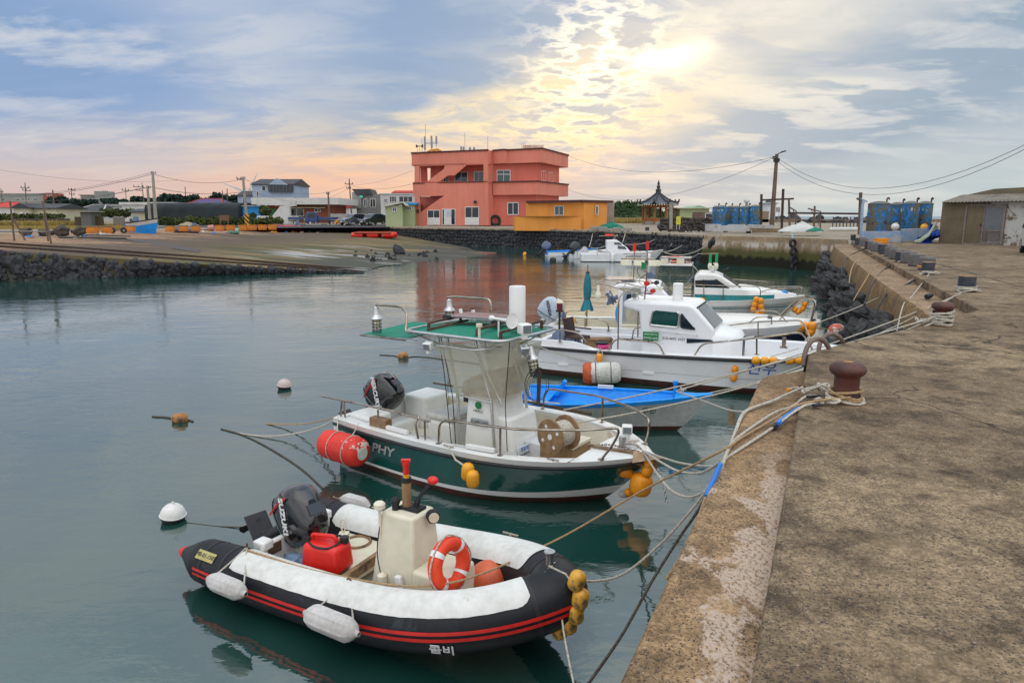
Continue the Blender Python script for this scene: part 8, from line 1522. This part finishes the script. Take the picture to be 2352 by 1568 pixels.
def heap(name,label,u,v,Y,s,m,cat,seed):
 r_ = random.Random(seed); b = MB(); rows = []
 for i in range(7):
  t = i/6; rows.append([Vector((s[0]*(1-t**1.5)*cos(a)*(1+.3*mnoise.noise(Vector((cos(a)*2,sin(a)*2,seed)))),s[1]*(1-t**1.5)*sin(a),s[2]*t*(1+.3*mnoise.noise(Vector((cos(a),sin(a),seed+t*3)))))) for a in (2*pi*j/22 for j in range(22))])
 b.grid(rows,closed=True); o = b.build(name,m,ang=70); o.location = P(u,v,Y); return tag(o,label,cat)
heap('net_heap','heap of green fishing net by the orange annex',1404,525,77,(1.5,.6,.75),mat('green net',(.01,.19,.12),(.006,.12,.08),.9,scale=3,bump=.9,bs=12,bd=.05),'net',1)
heap('tarp_heap','white tarpaulin heap by the pipe gantry',1838,532,56,(1.7,.8,.75),M['white plaster'],'tarp',2); heap('net_heap','small green net heap right of the white tarpaulin',1872,531,55,(.7,.4,.3),M['green canvas'],'net',3)
heap('sand_heap','pale sand and rubble pile before the hedge',433,519.5,90,(1.5,.9,.55),mat('sand',(.34,.28,.2),(.26,.21,.15),.95,scale=2,bump=.8),'sand pile',4)
for k,(u,v) in enumerate([(1366,527),(1385,528),(1417,529.5),(1441,531)]): p = P(u,v+3,76-.6*k); b = MB(); b.box((0,0,.22),(.9,.45,.5)); o = b.build('kerb_block',M['concrete pole'],bevel=.03); o.location = p; tag(o,['grey kerb block nearest the orange annex','second grey kerb block from the orange annex','pale kerb block before the green net heap','grey kerb block beside the small yellow floats'][k],'kerb block','kerb blocks on the basalt wall')
for k in range(17):
 u = 640+k*17.5+(3 if k % 2 else 0); p = P(u,520.5,106.5); b = MB(); b.box((0,0,.2),(.85,.4,.42)); o = b.build('kerb_block',M['mid grey'] if k % 3 else M['dark cladding'],bevel=.03); o.location = p; tag(o,'low grey kerb block on the wall before the parked cars','kerb block','kerb blocks before the parked cars')
OK_ = [(213,533),(246,532.5),(300,530),(391,529.5),(422,529),(450,528.5),(505,528),(530,527.5),(559,527),(580,526.5),(603,526),(626,525.5)]
for k,(u,v) in enumerate(OK_):
 p = G(u,v+2.5,.06); wd = 1.05 if k < 1 else .86; o = thing('kerb_barrier','weathered orange concrete kerb barrier on the shore','kerb barrier',p,group='orange kerb barriers along the shore'); b = MB(); b.box((0,0,.28),(wd,.4,.56),taper=1.0); b.build('barrier_body',M['kerb orange'],o,bevel=.04); b = MB(); b.box((0,0,.58),(wd*1.02,.44,.06)); b.build('top_band',M['dark cladding'] if k < 6 else M['kerb orange'],o)
# ==== utility poles and wires
def upole(label,u,vt,vb,Y,arms=(),r=.14,m=None,name='utility_pole'):
 c = P(u[0],vb,Y); c.z = min(c.z,zback(c.x,Y) if Y > 60 else c.z); o = thing(name,label,'utility pole',c); t = P(u[1],vt,Y); b = MB(); b.tube([Vector((0,0,0)),t-c],[r*1.25,r*.8],8); b.build('pole',m or M['concrete pole'],o)
 for du0,dv0,du1,dv1 in arms:
  b = MB(); a,e = P(u[1]+du0,vt+dv0,Y)-c,P(u[1]+du1,vt+dv1,Y)-c; b.bar(a,e,.09*Y/100); [b.cyl(a.lerp(e,t_),a.lerp(e,t_)+Vector((0,0,.25*Y/100)),.05*Y/100,n=6) for t_ in (.05,.5,.95)]; b.build('crossarm',M['cover dark'],o)
 return t
T1 = upole('tallest concrete pole on the left shore, right of two',(358.5,350.5),394,517,88,[(-4,4,8,4)],.19); T0 = upole('shorter concrete pole left of the tallest one',(345.5,338.5),427,519,90,[(0,4,7,5)],.17); T2 = upole('concrete pole with striped foot and many cables',(568,558),406,517,100,[(-15,4,6,4),(-13,7,2,7)],.21)
b = MB(); q = P(567,508,99.7); b.cyl(q-Vector((0,0,.9)),q+Vector((0,0,1.0)),.33,n=14); mz_ = bpy.data.materials.new('hazard stripes'); mz_.use_nodes = True; w = NT(mz_.node_tree); tc = w.new('ShaderNodeTexCoord').outputs['Object']; X,Y_,Z = w.sep(tc); w.put(w.n['Principled BSDF'].inputs[0],w.mix(w.m('GREATER_THAN',w.m('FRACT',w.m('MULTIPLY',w.m('ADD',w.m('MULTIPLY',X,1.2),Z),1.6)),.5),(.02,.02,.02),(.7,.32,.01))); w.put(w.n['Principled BSDF'].inputs['Roughness'],w.m('MULTIPLY',w.noise(tc,5),1.2)); o = b.build('hazard_sleeve',mz_,loc=q); tag(o,'yellow and black striped sleeve round the pole foot','pole sleeve')
PL = [('steel pole with two crossarms at the far left',(61,57.5),419,490,230,[(-10,12,10,13),(-6,18,13,20)],.16),('thin pole at the left frame edge',(3,2),433,470,200,[(-3,8,5,9)],.12),('grey pole beside the brick tower',(125.5,121),436,492,180,(),.18),('thin crossarm pole above the brick house',(167,163),432,480,260,[(-6,4,10,5),(-4,14,8,15)],.14),('small distant pole right of the grey tower',(243,242),437,475,400,[(-5,5,5,5)],.16),('distant pole left of the tall pole pair',(290,288),431,470,330,[(-8,6,8,7)],.16),('pole with three crossarms left of the tall pair',(331,326),421,468,220,[(-20,8,4,9),(-14,16,2,17)],.14),('short pole over the net tunnel',(426,425),429,460,260,(),.18),('pole behind the blue grey wing',(514,510.5),437,500,135,(),.10),('second pole behind the blue grey wing',(524,521.5),433,510,130,(),.10),('thin distant pole over the brick restaurant',(708,707),441,465,300,[(-8,8,2,10)],.12),('grey pole before the brick restaurant',(757.5,753.5),442,510,119,[(-4,3,3,3)],.15),('rusty steel pole left of the dark stone house',(807,802),411,478,150,[(-10,12,9,12),(-6,22,4,22)],.13)]
tops = {}
for l,u,vt,vb,Y,arms,r in PL: tops[l] = upole(l,u,vt,vb,Y,arms,r,M['weathered pole'])
def wire(l,a,c,s,r=.035): rope('cable',l,sag(a,c,s,16),r*.55,M['cover dark'],'cable')
dz = Vector((0,0,-.3)); TR = tops['rusty steel pole left of the dark stone house']; TL = tops['steel pole with two crossarms at the far left']
wire('upper cable from the left edge to the tallest pole',P(-90,449,120),T1+dz,1.2,.05); wire('second upper cable from the left edge to the tallest pole',P(-90,446.5,120),T1+dz*.3,1.2,.035); wire('cable from the tallest pole to the striped pole',T1+dz,T2+dz,.8,.045); wire('thick lower cable from the left edge to the tall pole pair',P(-60,438,190),P(340,430,90),2.2,.08); wire('sagging lower cable from the tall pole pair to the striped pole',P(345,429,90),P(563,440,100),.6,.06)
wire('long high cable crossing from the left sky edge',P(-60,380,150),P(410,414,180),1.5,.05); wire('cable from the striped pole past the gable house',T2+dz,TR+dz*4,2.0,.045); wire('cable from the rusty pole to the salmon building',TR+dz*4,P(945,423,107),.8,.04); wire('lower cable from striped pole towards the rusty pole',P(560,430,100),P(800,432,150),2.5,.03); wire('faint cable rising behind the salmon building',P(806,426,150),P(948,392,108),.5,.03)
LT = P(1782,360,66); wire('cable from salmon building roof corner to the lamp pole',P(1305,358,112),LT,1.9,.035); wire('lower cable from salmon building balcony to the lamp pole',P(1306,436,112),LT,2.6,.03); wire('upper cable from the lamp pole to the right edge',LT,P(2400,309,40),2.9,.03); wire('lower cable from the lamp pole to the right edge',LT+Vector((0,0,-.3)),P(2400,318,40),3.1,.03)
b = MB(); c = P(545,424,210)
hub = P(570,443,320); wt = thing('wind_turbine','pale wind turbine partly hidden by the gable house','wind turbine',hub-Vector((0,0,10))); b = MB(); b.tube([(0,0,0),(0,0,10)],.5); b.build('tower',wp_,wt)
for u,v in ((591,398),(515-10,418)): b = MB(); e = P(u,v,320)-hub; b.tube([Vector((0,0,10)),Vector((0,0,10))+e*.4,Vector((0,0,10))+e],[.7,.6,.08],6,sx=.4); b.build('blade',wp_,wt)
# ==== left shore clutter
rf = thing('drying_frame','rusty drying frame of leaning posts and two rails','frame',G(76,556,-.1)); c = Vector(rf.location); mp = lambda u,v,Y: P(u,v,Y)-c; YY = 51
for n_,pts in (('post',[(33,553),(23,461)]),('post',[(118,560),(97,462)]),('brace',[(58,552),(31,503)]),('brace',[(111,554),(100,490)]),('rail',[(-60,460),(23,461.5),(98,462)]),('rail',[(-60,530),(30,531),(111,532)])): b = MB(); b.tube([mp(u,v,YY) for u,v in pts],.06 if n_ != 'rail' else .04,8); b.build(n_,M['weathered pole'] if n_ != 'rail' else M['concrete pole'],rf)
q = on_shore(308,533); zz_ = on_shore(350,541).z+.06; BW = Boat('rowing_boat','beached blue boat with white upper strake and black rail','rowing boat',q.x,q.y,radians(-35),4.4,1.7,.85,1.2,.6,.4,2.0,z=zz_,wr=.7)
BW.hull([('topside',M['bright blue paint'],lambda t: BW.sz(t)-.32,lambda t: 0,5,0),('white_strake',wp_,lambda t: BW.sz(t)-.05,lambda t: BW.sz(t)-.32,2,.02),('black_rail',M['black rubber'],lambda t: BW.sz(t)+.03,lambda t: BW.sz(t)-.05,1,.04)]); BW.root.scale = (1.15,1.2,1.35); BW.deck(M['bright blue paint'],.1,.4,.85,.1); outboard(BW,(.3,0,.9),radians(70),.9,M['tarp slate'],M['cover dark'],cover=True)
def inflatable(label,u0,v0,u1,v1,Y,m,tipm,extra=None):
 a = on_shore(u0,v0); e = P(u1,v1,a.y-1.2); e.z = a.z; o = thing('inflatable_boat',label,'inflatable boat',a,atan2(e.y-a.y,e.x-a.x)); L = (e-a).length; r = L*.125; b = MB(); W_ = L*.2; pts = [(0.1*L*k/10+.0,-W_,r+.05) for k in range(9)]+[(L*(.9-.0)+L*.08*cos(x_),W_*sin(x_),r+.15) for x_ in (-1.2,-.6,0,.6,1.2)]+[(.1*L*(8-k)/10*1.0,W_,r+.05) for k in range(9)]
 pts = [(0,-W_,r)]+[(L*.2*k,-W_,r+.03*k) for k in range(1,5)]+[(L*.92,-W_*.6,r+.18),(L*.98,0,r+.22),(L*.92,W_*.6,r+.18)]+[(L*.2*k,W_,r+.03*k) for k in range(4,-1,-1)]
 b.tube(spline(pts,4),r,12); b.build('tube',m,o); b = MB(); b.ball((0,-W_,r),r*.98,12,8,sc=(1.3,1,1)); b.build('tube_end',tipm,o); b = MB(); b.ball((0,W_,r),r*.98,12,8,sc=(1.3,1,1)); b.build('tube_end',tipm,o); b = MB(); b.box((L*.45,0,r*.6),(L*.85,W_*1.6,.1)); b.build('floor',M['cover dark'],o)
 b = MB(); b.box((L*.04,0,r*2.6),(.55,.45,.75),taper=.8); b.box((L*.02,0,r*.6),(.2,.15,1.0)); b.build('outboard_motor',M['tarp slate'],o,bevel=.06); return o
inflatable('beached grey inflatable with red tank, stern towards the water',450,536,397,533,84,mat('grey tube',(.10,.11,.17),(.07,.075,.12),.6),M['tarp slate']); inflatable('beached red and dark inflatable by the basalt wall',686,531,630,529,100,mat('red dark tube',(.40,.03,.03),(.06,.03,.035),.5,scale=.9),M['red vinyl'])
b = MB(); b.box((0,0,.16),(.55,.35,.32)); o = b.build('fuel_can',M['red plastic'],bevel=.05); o.location = on_shore(425,535)+Vector((0,.1,.3)); tag(o,'red fuel tank in the beached grey inflatable','fuel can')
rt = thing('raft','orange raft deck resting on red plastic drums','raft',on_shore(857,546,-1.2)); c = Vector(rt.location); Yr = c.y; e0,e1_ = P(815,540,Yr)-c,P(900,540,Yr)-c; zz = .62; b = MB(); b.box((0,1.1,zz),(e1_.x-e0.x,3.0,.14)); [b.box((0,y,zz+.08),(e1_.x-e0.x,.12,.06)) for y in (-.2,1,2.2)]; b.build('deck',mat('raft wood',(.45,.10,.05),(.30,.08,.05),.8),rt,smooth=False)
for x in (-2.0,-.05,1.95):
 for y in (.05,2.1): b = MB(); b.lathe([(.30,-.72),(.36,-.68),(.36,-.3),(.38,-.28),(.36,-.25),(.36,.25),(.38,.28),(.36,.3),(.36,.68),(.30,.72)],(x,y,.30),16,(1,0,0)); b.build('drum',M['red plastic'],rt)
r_ = random.Random(12)
for l,u,v,Y,m_,ax_,R_,ln in (('pale green barrel lying nearest the slipway',880*.2604+650*.0+402-100-0,0,0,0,0,0,0),) and (('pale green barrel lying lower on the beach',538,538,84,'mint barrel',(1,.1,0),.36,1.15),('pale green barrel lying higher near the kerbs',560,529.5,80,'mint barrel',(1,.2,0),.38,1.3),('pink round barrel by the orange kerbs',485,531,80,'pink barrel',(1,.3,.1),.38,.7)):
 b = MB(); h = ln/2; b.lathe([(R_*.8,-h),(R_,-h*.85),(R_,-h*.3),(R_*1.04,-h*.27),(R_,-h*.22),(R_,h*.3),(R_*1.04,h*.33),(R_,h*.38),(R_,h*.85),(R_*.8,h)],(0,0,R_),18,ax_); o = b.build('barrel',mat(m_,(.20,.42,.33) if 'mint' in m_ else (.5,.2,.18),rough=.5)); p = on_shore(u,v,-.1); o.location = p; tag(o,l,'barrel')
cols = ['white plastic','float yellow','red plastic','concrete pole','cover dark','bright blue paint','wood','sign green']; b = None
for k in range(70):
 u = r_.choice([r_.uniform(60,300),r_.uniform(460,620),r_.uniform(560,780),r_.uniform(600,740)]); v = 542+r_.uniform(-5,7) if u < 310 else 530+r_.uniform(-2,6); p = on_shore(u,v,-.1); b = MB(); s_ = r_.uniform(.08,.26); b.box((0,0,s_*.3),(s_*r_.uniform(1,4),s_*r_.uniform(.6,1.5),s_*.7),rz=r_.random()*3); o = b.build('scrap_piece',M[r_.choice(cols)],bevel=.02); o.location = p; tag(o,'small bit of washed up litter on the beach concrete','litter','litter scattered on the beach')
for l,a,e,r in (('long dark pipe lying across the upper slipway',(135,547.5),(291,550),.09),('thin pale pole lying beside the long dark pipe',(190,542),(300,545),.06)): p0,p1 = on_shore(*a),on_shore(*e); rope('pipe',l,[p0+Vector((0,0,.1)),p0.lerp(p1,.5)+Vector((0,0,.12)),p1+Vector((0,0,.1))],r,M['cover dark'],'pipe')
ax = thing('wheel_axle','pair of black tyres on a launching axle by the kerbs','wheel axle',G(271,534,.05)); c = Vector(ax.location); b = MB(); b.tube([P(258,529,c.y)-c,P(284,529,c.y)-c],.04); b.build('axle',M['rust'],ax)
for u in (258,284): b = MB(); b.torus(P(u,529,c.y)-c,.20,.10,24,10,(.35,-1,0)); b.build('tyre',M['rubber'],ax)
wallbox('notice_board','brown wooden notice board on two posts before the hedge',[(504,494.5),(525,494.5),(525,507),(524,517),(522.5,517),(522.5,507),(507,507),(507,517),(505.5,517),(504,507)],96,M['brown board'],.2,cat='notice board'); wallbox('notice_board','grey notice board left of the tall pole pair',[(260,499),(285,499),(285,520),(283,520),(283,516),(263,516),(263,521),(260,521)],95,mat('grey board',(.17,.15,.125)),.2,cat='notice board')
block('toilet_cabin','narrow grey cabin between slatted brown screens',187.5,211,487,520,96,2.4,M['dark cladding'],(),'flat',M['concrete pole'],485,cat='cabin'); block('wooden_screen','slatted brown screen right of the grey cabin',211,236,496,519,97,.4,mat('slats',(.10,.068,.04),(.05,.035,.022),.9,scale=2,stretch=(6,1,1)),cat='screen'); block('wooden_screen','slatted brown screen left of the grey cabin',173,187,498,519,97,.4,M['slats'],cat='screen')
FW = [gy(u,107) for u in (50,80,110,140,175)]; stone_wall('field_wall',[p+Vector((0,0,1.0)) for p in FW],FW,M['brown basalt'],.5,'low basalt field wall before the cottages','field wall',21)
def leafmat(name,a,c): return mat(name,a,c,.8,scale=.6,bump=0,fine=0,spec=.2)
lm1 = leafmat('hedge leaves',(.070,.085,.022),(.028,.042,.014)); lm2 = leafmat('pine needles',(.020,.045,.032),(.008,.020,.016)); lm3 = leafmat('hill scrub',(.040,.075,.022),(.014,.032,.014))
def foliage(name,blobs,n,s,m,parent=None,seed=1,loc=None):
 r_ = random.Random(seed); b = MB(); V = []; tot = sum(q[3] for q in blobs)
 for _ in range(n):
  x = r_.random()*tot; i = 0
  while x > blobs[i][3]: x -= blobs[i][3]; i += 1
  c_,rx,rz,_w = blobs[i]; d = Vector((r_.gauss(0,1),r_.gauss(0,1),r_.gauss(0,1))).normalized()*r_.random()**.4; p = Vector((c_[0]+d.x*rx,c_[1]+d.y*rx,c_[2]+d.z*rz)); e = Vector((r_.gauss(0,1),r_.gauss(0,1),r_.gauss(0,1))).normalized(); f = e.orthogonal().normalized(); ss_ = s*r_.uniform(.5,1.3); b.add([p-e*ss_,p+f*ss_*.6,p+e*ss_,p-f*ss_*.6],[(0,1,2,3)])
 return b.build(name,m,parent,smooth=False,fixn=False,loc=loc)
def hedge(label,u0,u1,v,Y,h,n,m,seed,dy=1.5):
 r_ = random.Random(seed); bl = []
 k = int((u1-u0)/5)
 for i in range(k+1): q = P(u0+(u1-u0)*i/k,v,Y+r_.uniform(-dy,dy)); bl.append(((q.x,q.y,q.z+h*.4*r_.uniform(.7,1.2)),h*.75,h*.6*r_.uniform(.7,1.3),1))
 q0 = P((u0+u1)/2,v,Y); o = foliage('hedge',bl,n,.22,m,None,seed,loc=q0); return tag(o,label,'hedge')
hedge('long ragged hedge before the black net tunnel',372,640,517,108,1.15,9000,lm1,1); hedge('low green bushes left of the net tunnel',235,300,495,135,1.3,1800,lm1,2); hedge('weedy green bank along the cottages',-20,140,504,112,.9,2500,lm1,5)
def pine(label,u,vt,Y,wd,seed,vb=None):
 base = P(u,480,Y); base.z = zback(base.x,Y)-.5; top = P(u,vt,Y); H = top.z-base.z; o = thing('pine_tree',label,'tree',base,group='pines behind the town'); r_ = random.Random(seed); b = MB(); b.tube([(0,0,0),(.2,0,H*.5),(0,0,H*.9)],[.35,.28,.1],7)
 for k in range(4): a = r_.random()*6.3; b.tube([(.1,0,H*(.55+.08*k)),(cos(a)*wd*.5,sin(a)*wd*.5,H*(.68+.07*k))],[.13,.05],5)
 b.build('trunk',M['dark timber'],o); bl = []
 for k in range(9): a = r_.random()*6.3; t = r_.random(); bl.append(((cos(a)*wd*.55*(1-.5*t),sin(a)*wd*.55*(1-.5*t),H*(.62+.33*t)),wd*r_.uniform(.28,.45),H*.07*r_.uniform(.7,1.4),1))
 foliage('crown',bl,520,.75,lm2,o,seed)
for k,(u,vt,wd) in enumerate([(137,451,4),(129,455,4),(181,458,4),(207,459,4),(254,458,5),(268,457,5),(281,459,4),(322,452,4),(344,456,4),(366,455,4),(379,452,4),(398,446,6),(411,451,4),(431,451,4),(443,450,4),(505,445,4),(517,449,3.5),(529,448,4),(541,450,4),(420,456,4),(355,458,4),(390,457,4),(466,456,4)]): pine('dark pine with flat layered crown on the skyline behind the town',u,vt,245,wd,40+k)
b = MB(); tr_ = thing('garden_tree','round clipped pine before the brick restaurant','tree',P(604,513,119)); t0_ = Vector(tr_.location); b.tube([(0,0,-.5),(.3,0,1.5),(-.2,0,3)],[.14,.12,.05],7); b.build('trunk',M['dark timber'],tr_); foliage('crown',[((-1.6,0,1.3),.6,.45,1),((.5,0,2.0),1.1,.8,2),((.2,0,2.5),.7,.5,1)],1500,.16,lm1,tr_,77)
b = MB(); rows = []; prof = [(1340,498),(1380,480),(1405,470),(1425,466.5),(1450,468),(1475,472),(1495,484),(1512,488),(1530,494),(1560,500)]
for j,f_ in enumerate((0,.35,.7,1,.6)): rows.append([Vector((q.x,q.y+(j-3)*9,zback(0,120)+(q.z-zback(0,120))*f_)) for q in (P(u,v,260) for u,v in prof)])
tag(b.grid(rows).build('hills',lm3),kind='structure'); bl = []; r_ = random.Random(31)
for i in range(130): k = r_.uniform(0,len(prof)-1.01); j = int(k); f_ = r_.random(); u = prof[j][0]+(prof[j+1][0]-prof[j][0])*(k-j); v = prof[j][1]+(prof[j+1][1]-prof[j][1])*(k-j); q = P(u,v,258); bl.append(((q.x,q.y-20*(1-f_),.8+(q.z-.8)*f_),2.4,1.3,1))
tag(foliage('hill_scrub',bl,9000,.6,lm3,None,32),kind='stuff')
tufts('dry_grass',lambda r: Vector((P(r.uniform(1395,1530),500,150).x,r.uniform(128,170),zback(20,140))),3500,.9,M['straw'],6,.12)
bwp = [P(u,505,150) for u in (1735,1850,2000,2160,2500)]; b = MB(); rows = [[Vector((p.x,p.y-(0 if j < 2 else 1),zt-.3 if j == 0 else P(2000,503.5,150).z)) for p in bwp] if j < 2 else [Vector((p.x,p.y+2.5,P(2000,503.5,150).z)) for p in bwp] for j in (0,1,2)]; tag(b.grid(rows).build('breakwater_wall',mat('tan wall',(.24,.17,.11),(.18,.13,.085),.9,scale=.3)),'low tan breakwater wall before the open sea','breakwater')
r_ = random.Random(44)
for k in range(22): u = r_.uniform(1775,1995); q = P(u,497.5 if u > 1830 else 494,170); o = rock(Vector((q.x,q.y,q.z-1.1-r_.random()*.4)),r_.uniform(1.3,2.0)*(1.2 if u < 1830 else .8),'distant black rock along the sea front','distant rocks along the sea front',r_,ms=rock_meshes[:3])
for k in range(18): u = 1838+k*9.0+r_.uniform(-2,2); rock(P(u,509,138)+Vector((0,0,-.2)),r_.uniform(.5,.85),'dark rock in the row behind the far yard','row of dark rocks behind the far yard',r_,ms=rock_meshes[:3])
lh = thing('lighthouse','small white lighthouse beyond the tanks','lighthouse',P(1763,500,300)); c = Vector(lh.location); q = lambda v: P(1763,v,300).z-c.z; b = MB(); b.lathe([(3.3,-2),(3.1,q(470)),(4.1,q(467)),(4.1,q(465.5))],(0,0,0),20); b.build('tower',wp_,lh); b = MB(); b.lathe([(1.3,q(465.5)),(1.3,q(462)),(.1,q(459))],(0,0,0),14); b.build('lantern',M['cover dark'],lh)
mb_ = thing('beacon_mast','thin beacon mast standing beyond the left tanks','beacon',P(1713,500,200)); c = Vector(mb_.location); b = MB(); b.tube([(0,0,0),(0,0,P(1713,460,200).z-c.z)],.35,8); b.build('mast',M['concrete pole'],mb_); b = MB(); b.lathe([(.3,0),(.9,.3),(.9,.8),(.3,1.5)],(0,0,P(1713,466,200).z-c.z),12); b.build('lantern',wp_,mb_)
wallbox('road_sign','grey rectangular sign board on a post near the lighthouse',[(1783,476),(1792,476),(1792,487),(1790,487),(1790,518),(1789,518),(1789,487),(1783,487)],75,M['mid grey'],.08,cat='sign')
b = MB(); [b.lathe([(.06,0),(.14,.08),(.14,.2),(.05,.3)],P(1908+k*2.2,528.5-(k % 2),55)+Vector((0,0,-.1)),8) for k in range(28)]; tag(b.build('white_floats',M['white plaster']),'row of small white floats on the far yard','floats',kind='stuff')
for k in range(9): b = MB(); b.tube([(0,0,0),(0,0,1.1)],.05,6); o = b.build('net_post',M['cover dark']); o.location = P(1912+k*8,527,62); tag(o,'thin dark net post in the row behind the white floats','post','net posts on the far yard')
# ==== vehicles
mat('suv grey',(.11,.125,.155),(.10,.115,.14),.25,metal=.5,scale=.5,bump=0,coat=.8); mat('suv black',(.010,.012,.018),(.008,.01,.014),.2,scale=.5,bump=0,coat=.8); mat('truck blue',(.006,.035,.16),(.005,.03,.13),.3,scale=.5,bump=0,coat=.5); mat('headlight',(.6,.6,.58),bump=0); mat('car white',(.62,.62,.58),(.58,.58,.54),.3,scale=.5,bump=0,coat=.5)
def wheel(o,x,y,r=.34):
 b = MB(); b.torus((x,y,r),r*.76,r*.27,24,8,(0,1,0)); t = b.build('wheel',M['rubber'],o); b = MB(); s = 1 if y > 0 else -1; b.cyl((x,y-s*.05,r),(x,y+s*.09,r),r*.56,n=16); b.build('rim',M['alloy'],t)
def suv(label,loc,rz,m,plate=None):
 o = thing('parked_car',label,'car',loc,rz,'cars parked on the wall top'); b = MB(); W_ = .92; rows = []
 prof = [(2.28,.35),(2.30,.72),(2.2,.90),(1.25,1.05),(.45,1.55),(.0,1.66),(-1.2,1.66),(-1.95,1.45),(-2.2,1.02),(-2.26,.6),(-2.2,.32)]
 for y,inn in ((-W_,.0),(-W_*.97,.03)): pass
 for y in (-1,-.9,0,.9,1): rows.append([Vector((x*(1 if abs(y) < 1 else .99),y*W_*(1 if z < 1.06 else (.98-.30*(z-1.05))),z-(.03 if abs(y) == 1 and z > .8 else 0))) for x,z in prof])
 b.grid(rows); b.add(rows[0],[tuple(range(11))]); b.add(rows[-1],[tuple(range(11))]); b.build('body',m,o,ang=35)
 for sd in (-1,1): b = MB(); b.add([(x,sd*(W_*(.98-.30*(z-1.05))+.012),z) for x,z in ((1.05,1.10),(.40,1.50),(-.05,1.57),(-1.2,1.57),(-1.75,1.42),(-1.85,1.10))],[(0,1,2,3,4,5)]); b.build('side_window',M['dark pane'],o); [wheel(o,x,sd*.84) for x in (1.42,-1.38)]; b = MB(); b.box((2.12,sd*.66,.80),(.3,.36,.14),rz=-sd*.3); b.build('headlight',M['headlight'],o,bevel=.03); b = MB(); b.box((.78,sd*1.0,1.12),(.16,.2,.13)); b.build('mirror',m,o,bevel=.03)
 b = MB(); b.add([(1.20,-.74,1.09),(1.20,.74,1.09),(.46,.64,1.57),(.46,-.64,1.57)],[(0,1,2,3)]); b.build('windscreen',M['dark pane'],o); b = MB(); b.box((2.30,0,.72),(.04,.9,.22)); [b.box((2.33,0,.65+.06*k),(.02,.9,.015)) for k in range(4)]; b.build('grille',M['alloy'],o); b = MB(); b.box((2.33,0,.46),(.02,.5,.12)); pl = b.build('number_plate',M['white plastic'],o)
 if plate: text(plate,.085,M['letter black'],pl,(2.345,0,.46),facing((1,0,0)),ext=.001)
 return o
gz = lambda u,v,Y: P(u,v,Y)
suv('slate grey sport utility car left of the black one',gz(812,516.5,107),radians(-128),M['suv grey']); suv('black sport utility car beside the pale green shed',gz(856,516.5,107),radians(-125),M['suv black'])
def truck(label,loc,rz,flip=1):
 m = M['truck blue']; o = thing('pickup_truck',label,'truck',loc,rz); b = MB(); b.prism([(2.45,.40),(2.48,1.0),(2.1,1.85),(1.9,1.95),(.75,1.95),(.62,1.85),(.6,.40)],-.82,.82,'y'); b.build('cab',m,o,bevel=.06); b = MB(); b.box((-1.0,0,.62),(3.1,1.3,.14)); b.box((-1.0,0,.82),(3.1,1.66,.08)); b.build('chassis',M['cover dark'],o); b = MB(); [b.box((-1.0,s*.83,1.02),(3.1,.05,.36)) for s in (-1,1)]; b.box((-2.53,0,1.02),(.05,1.66,.36)); b.box((.53,0,1.1),(.05,1.66,.5)); b.build('cargo_bed',m,o,smooth=False)
 b = MB(); b.slab((2.52,-.68,1.10),(2.52,.68,1.10),(2.16,.62,1.80),(2.16,-.62,1.80),.01); b.build('windscreen',M['grey glass'],o)
 for s in (-1,1): b = MB(); b.add([(x,s*.835,z) for x,z in ((2.2,1.12),(1.95,1.8),(1.0,1.8),(.95,1.12))],[(0,1,2,3)]); b.build('side_window',M['dark pane'],o); b = MB(); b.box((2.48,s*.6,.82),(.05,.26,.2)); b.build('headlight',M['headlight'],o,bevel=.02); [wheel(o,x,s*.74,.30) for x in (1.75,-1.5)]
 b = MB(); b.box((2.5,0,.55),(.02,.42,.12)); b.build('number_plate',M['white plastic'],o); return o
truck('blue flatbed truck parked with its cab to the left',gz(738,516.5,110),radians(-158)); truck('darker blue truck partly hidden behind the flatbed truck',gz(700,515.5,116),radians(15))
cb_ = Vector(G(2393,588,0)); suv('white car nosing in at the right edge of the photo',cb_+Vector((1.3,1.2,0)),radians(-118),M['car white'],'제주 230'); bpy.data.objects['parked_car.002' if 'parked_car.002' in bpy.data.objects else 'parked_car']['group'] = 'single white car'
for u,l in ((779,'orange plastic crate beside the flatbed truck wheel'),): b = MB(); b.box((0,0,.4),(1.0,.7,.8)); b.box((-.45,0,.2),(.5,.7,.4)); o = b.build('plastic_crate',M['float orange'],bevel=.04); o.location = gz(780,516.5,107); tag(o,l,'crate')
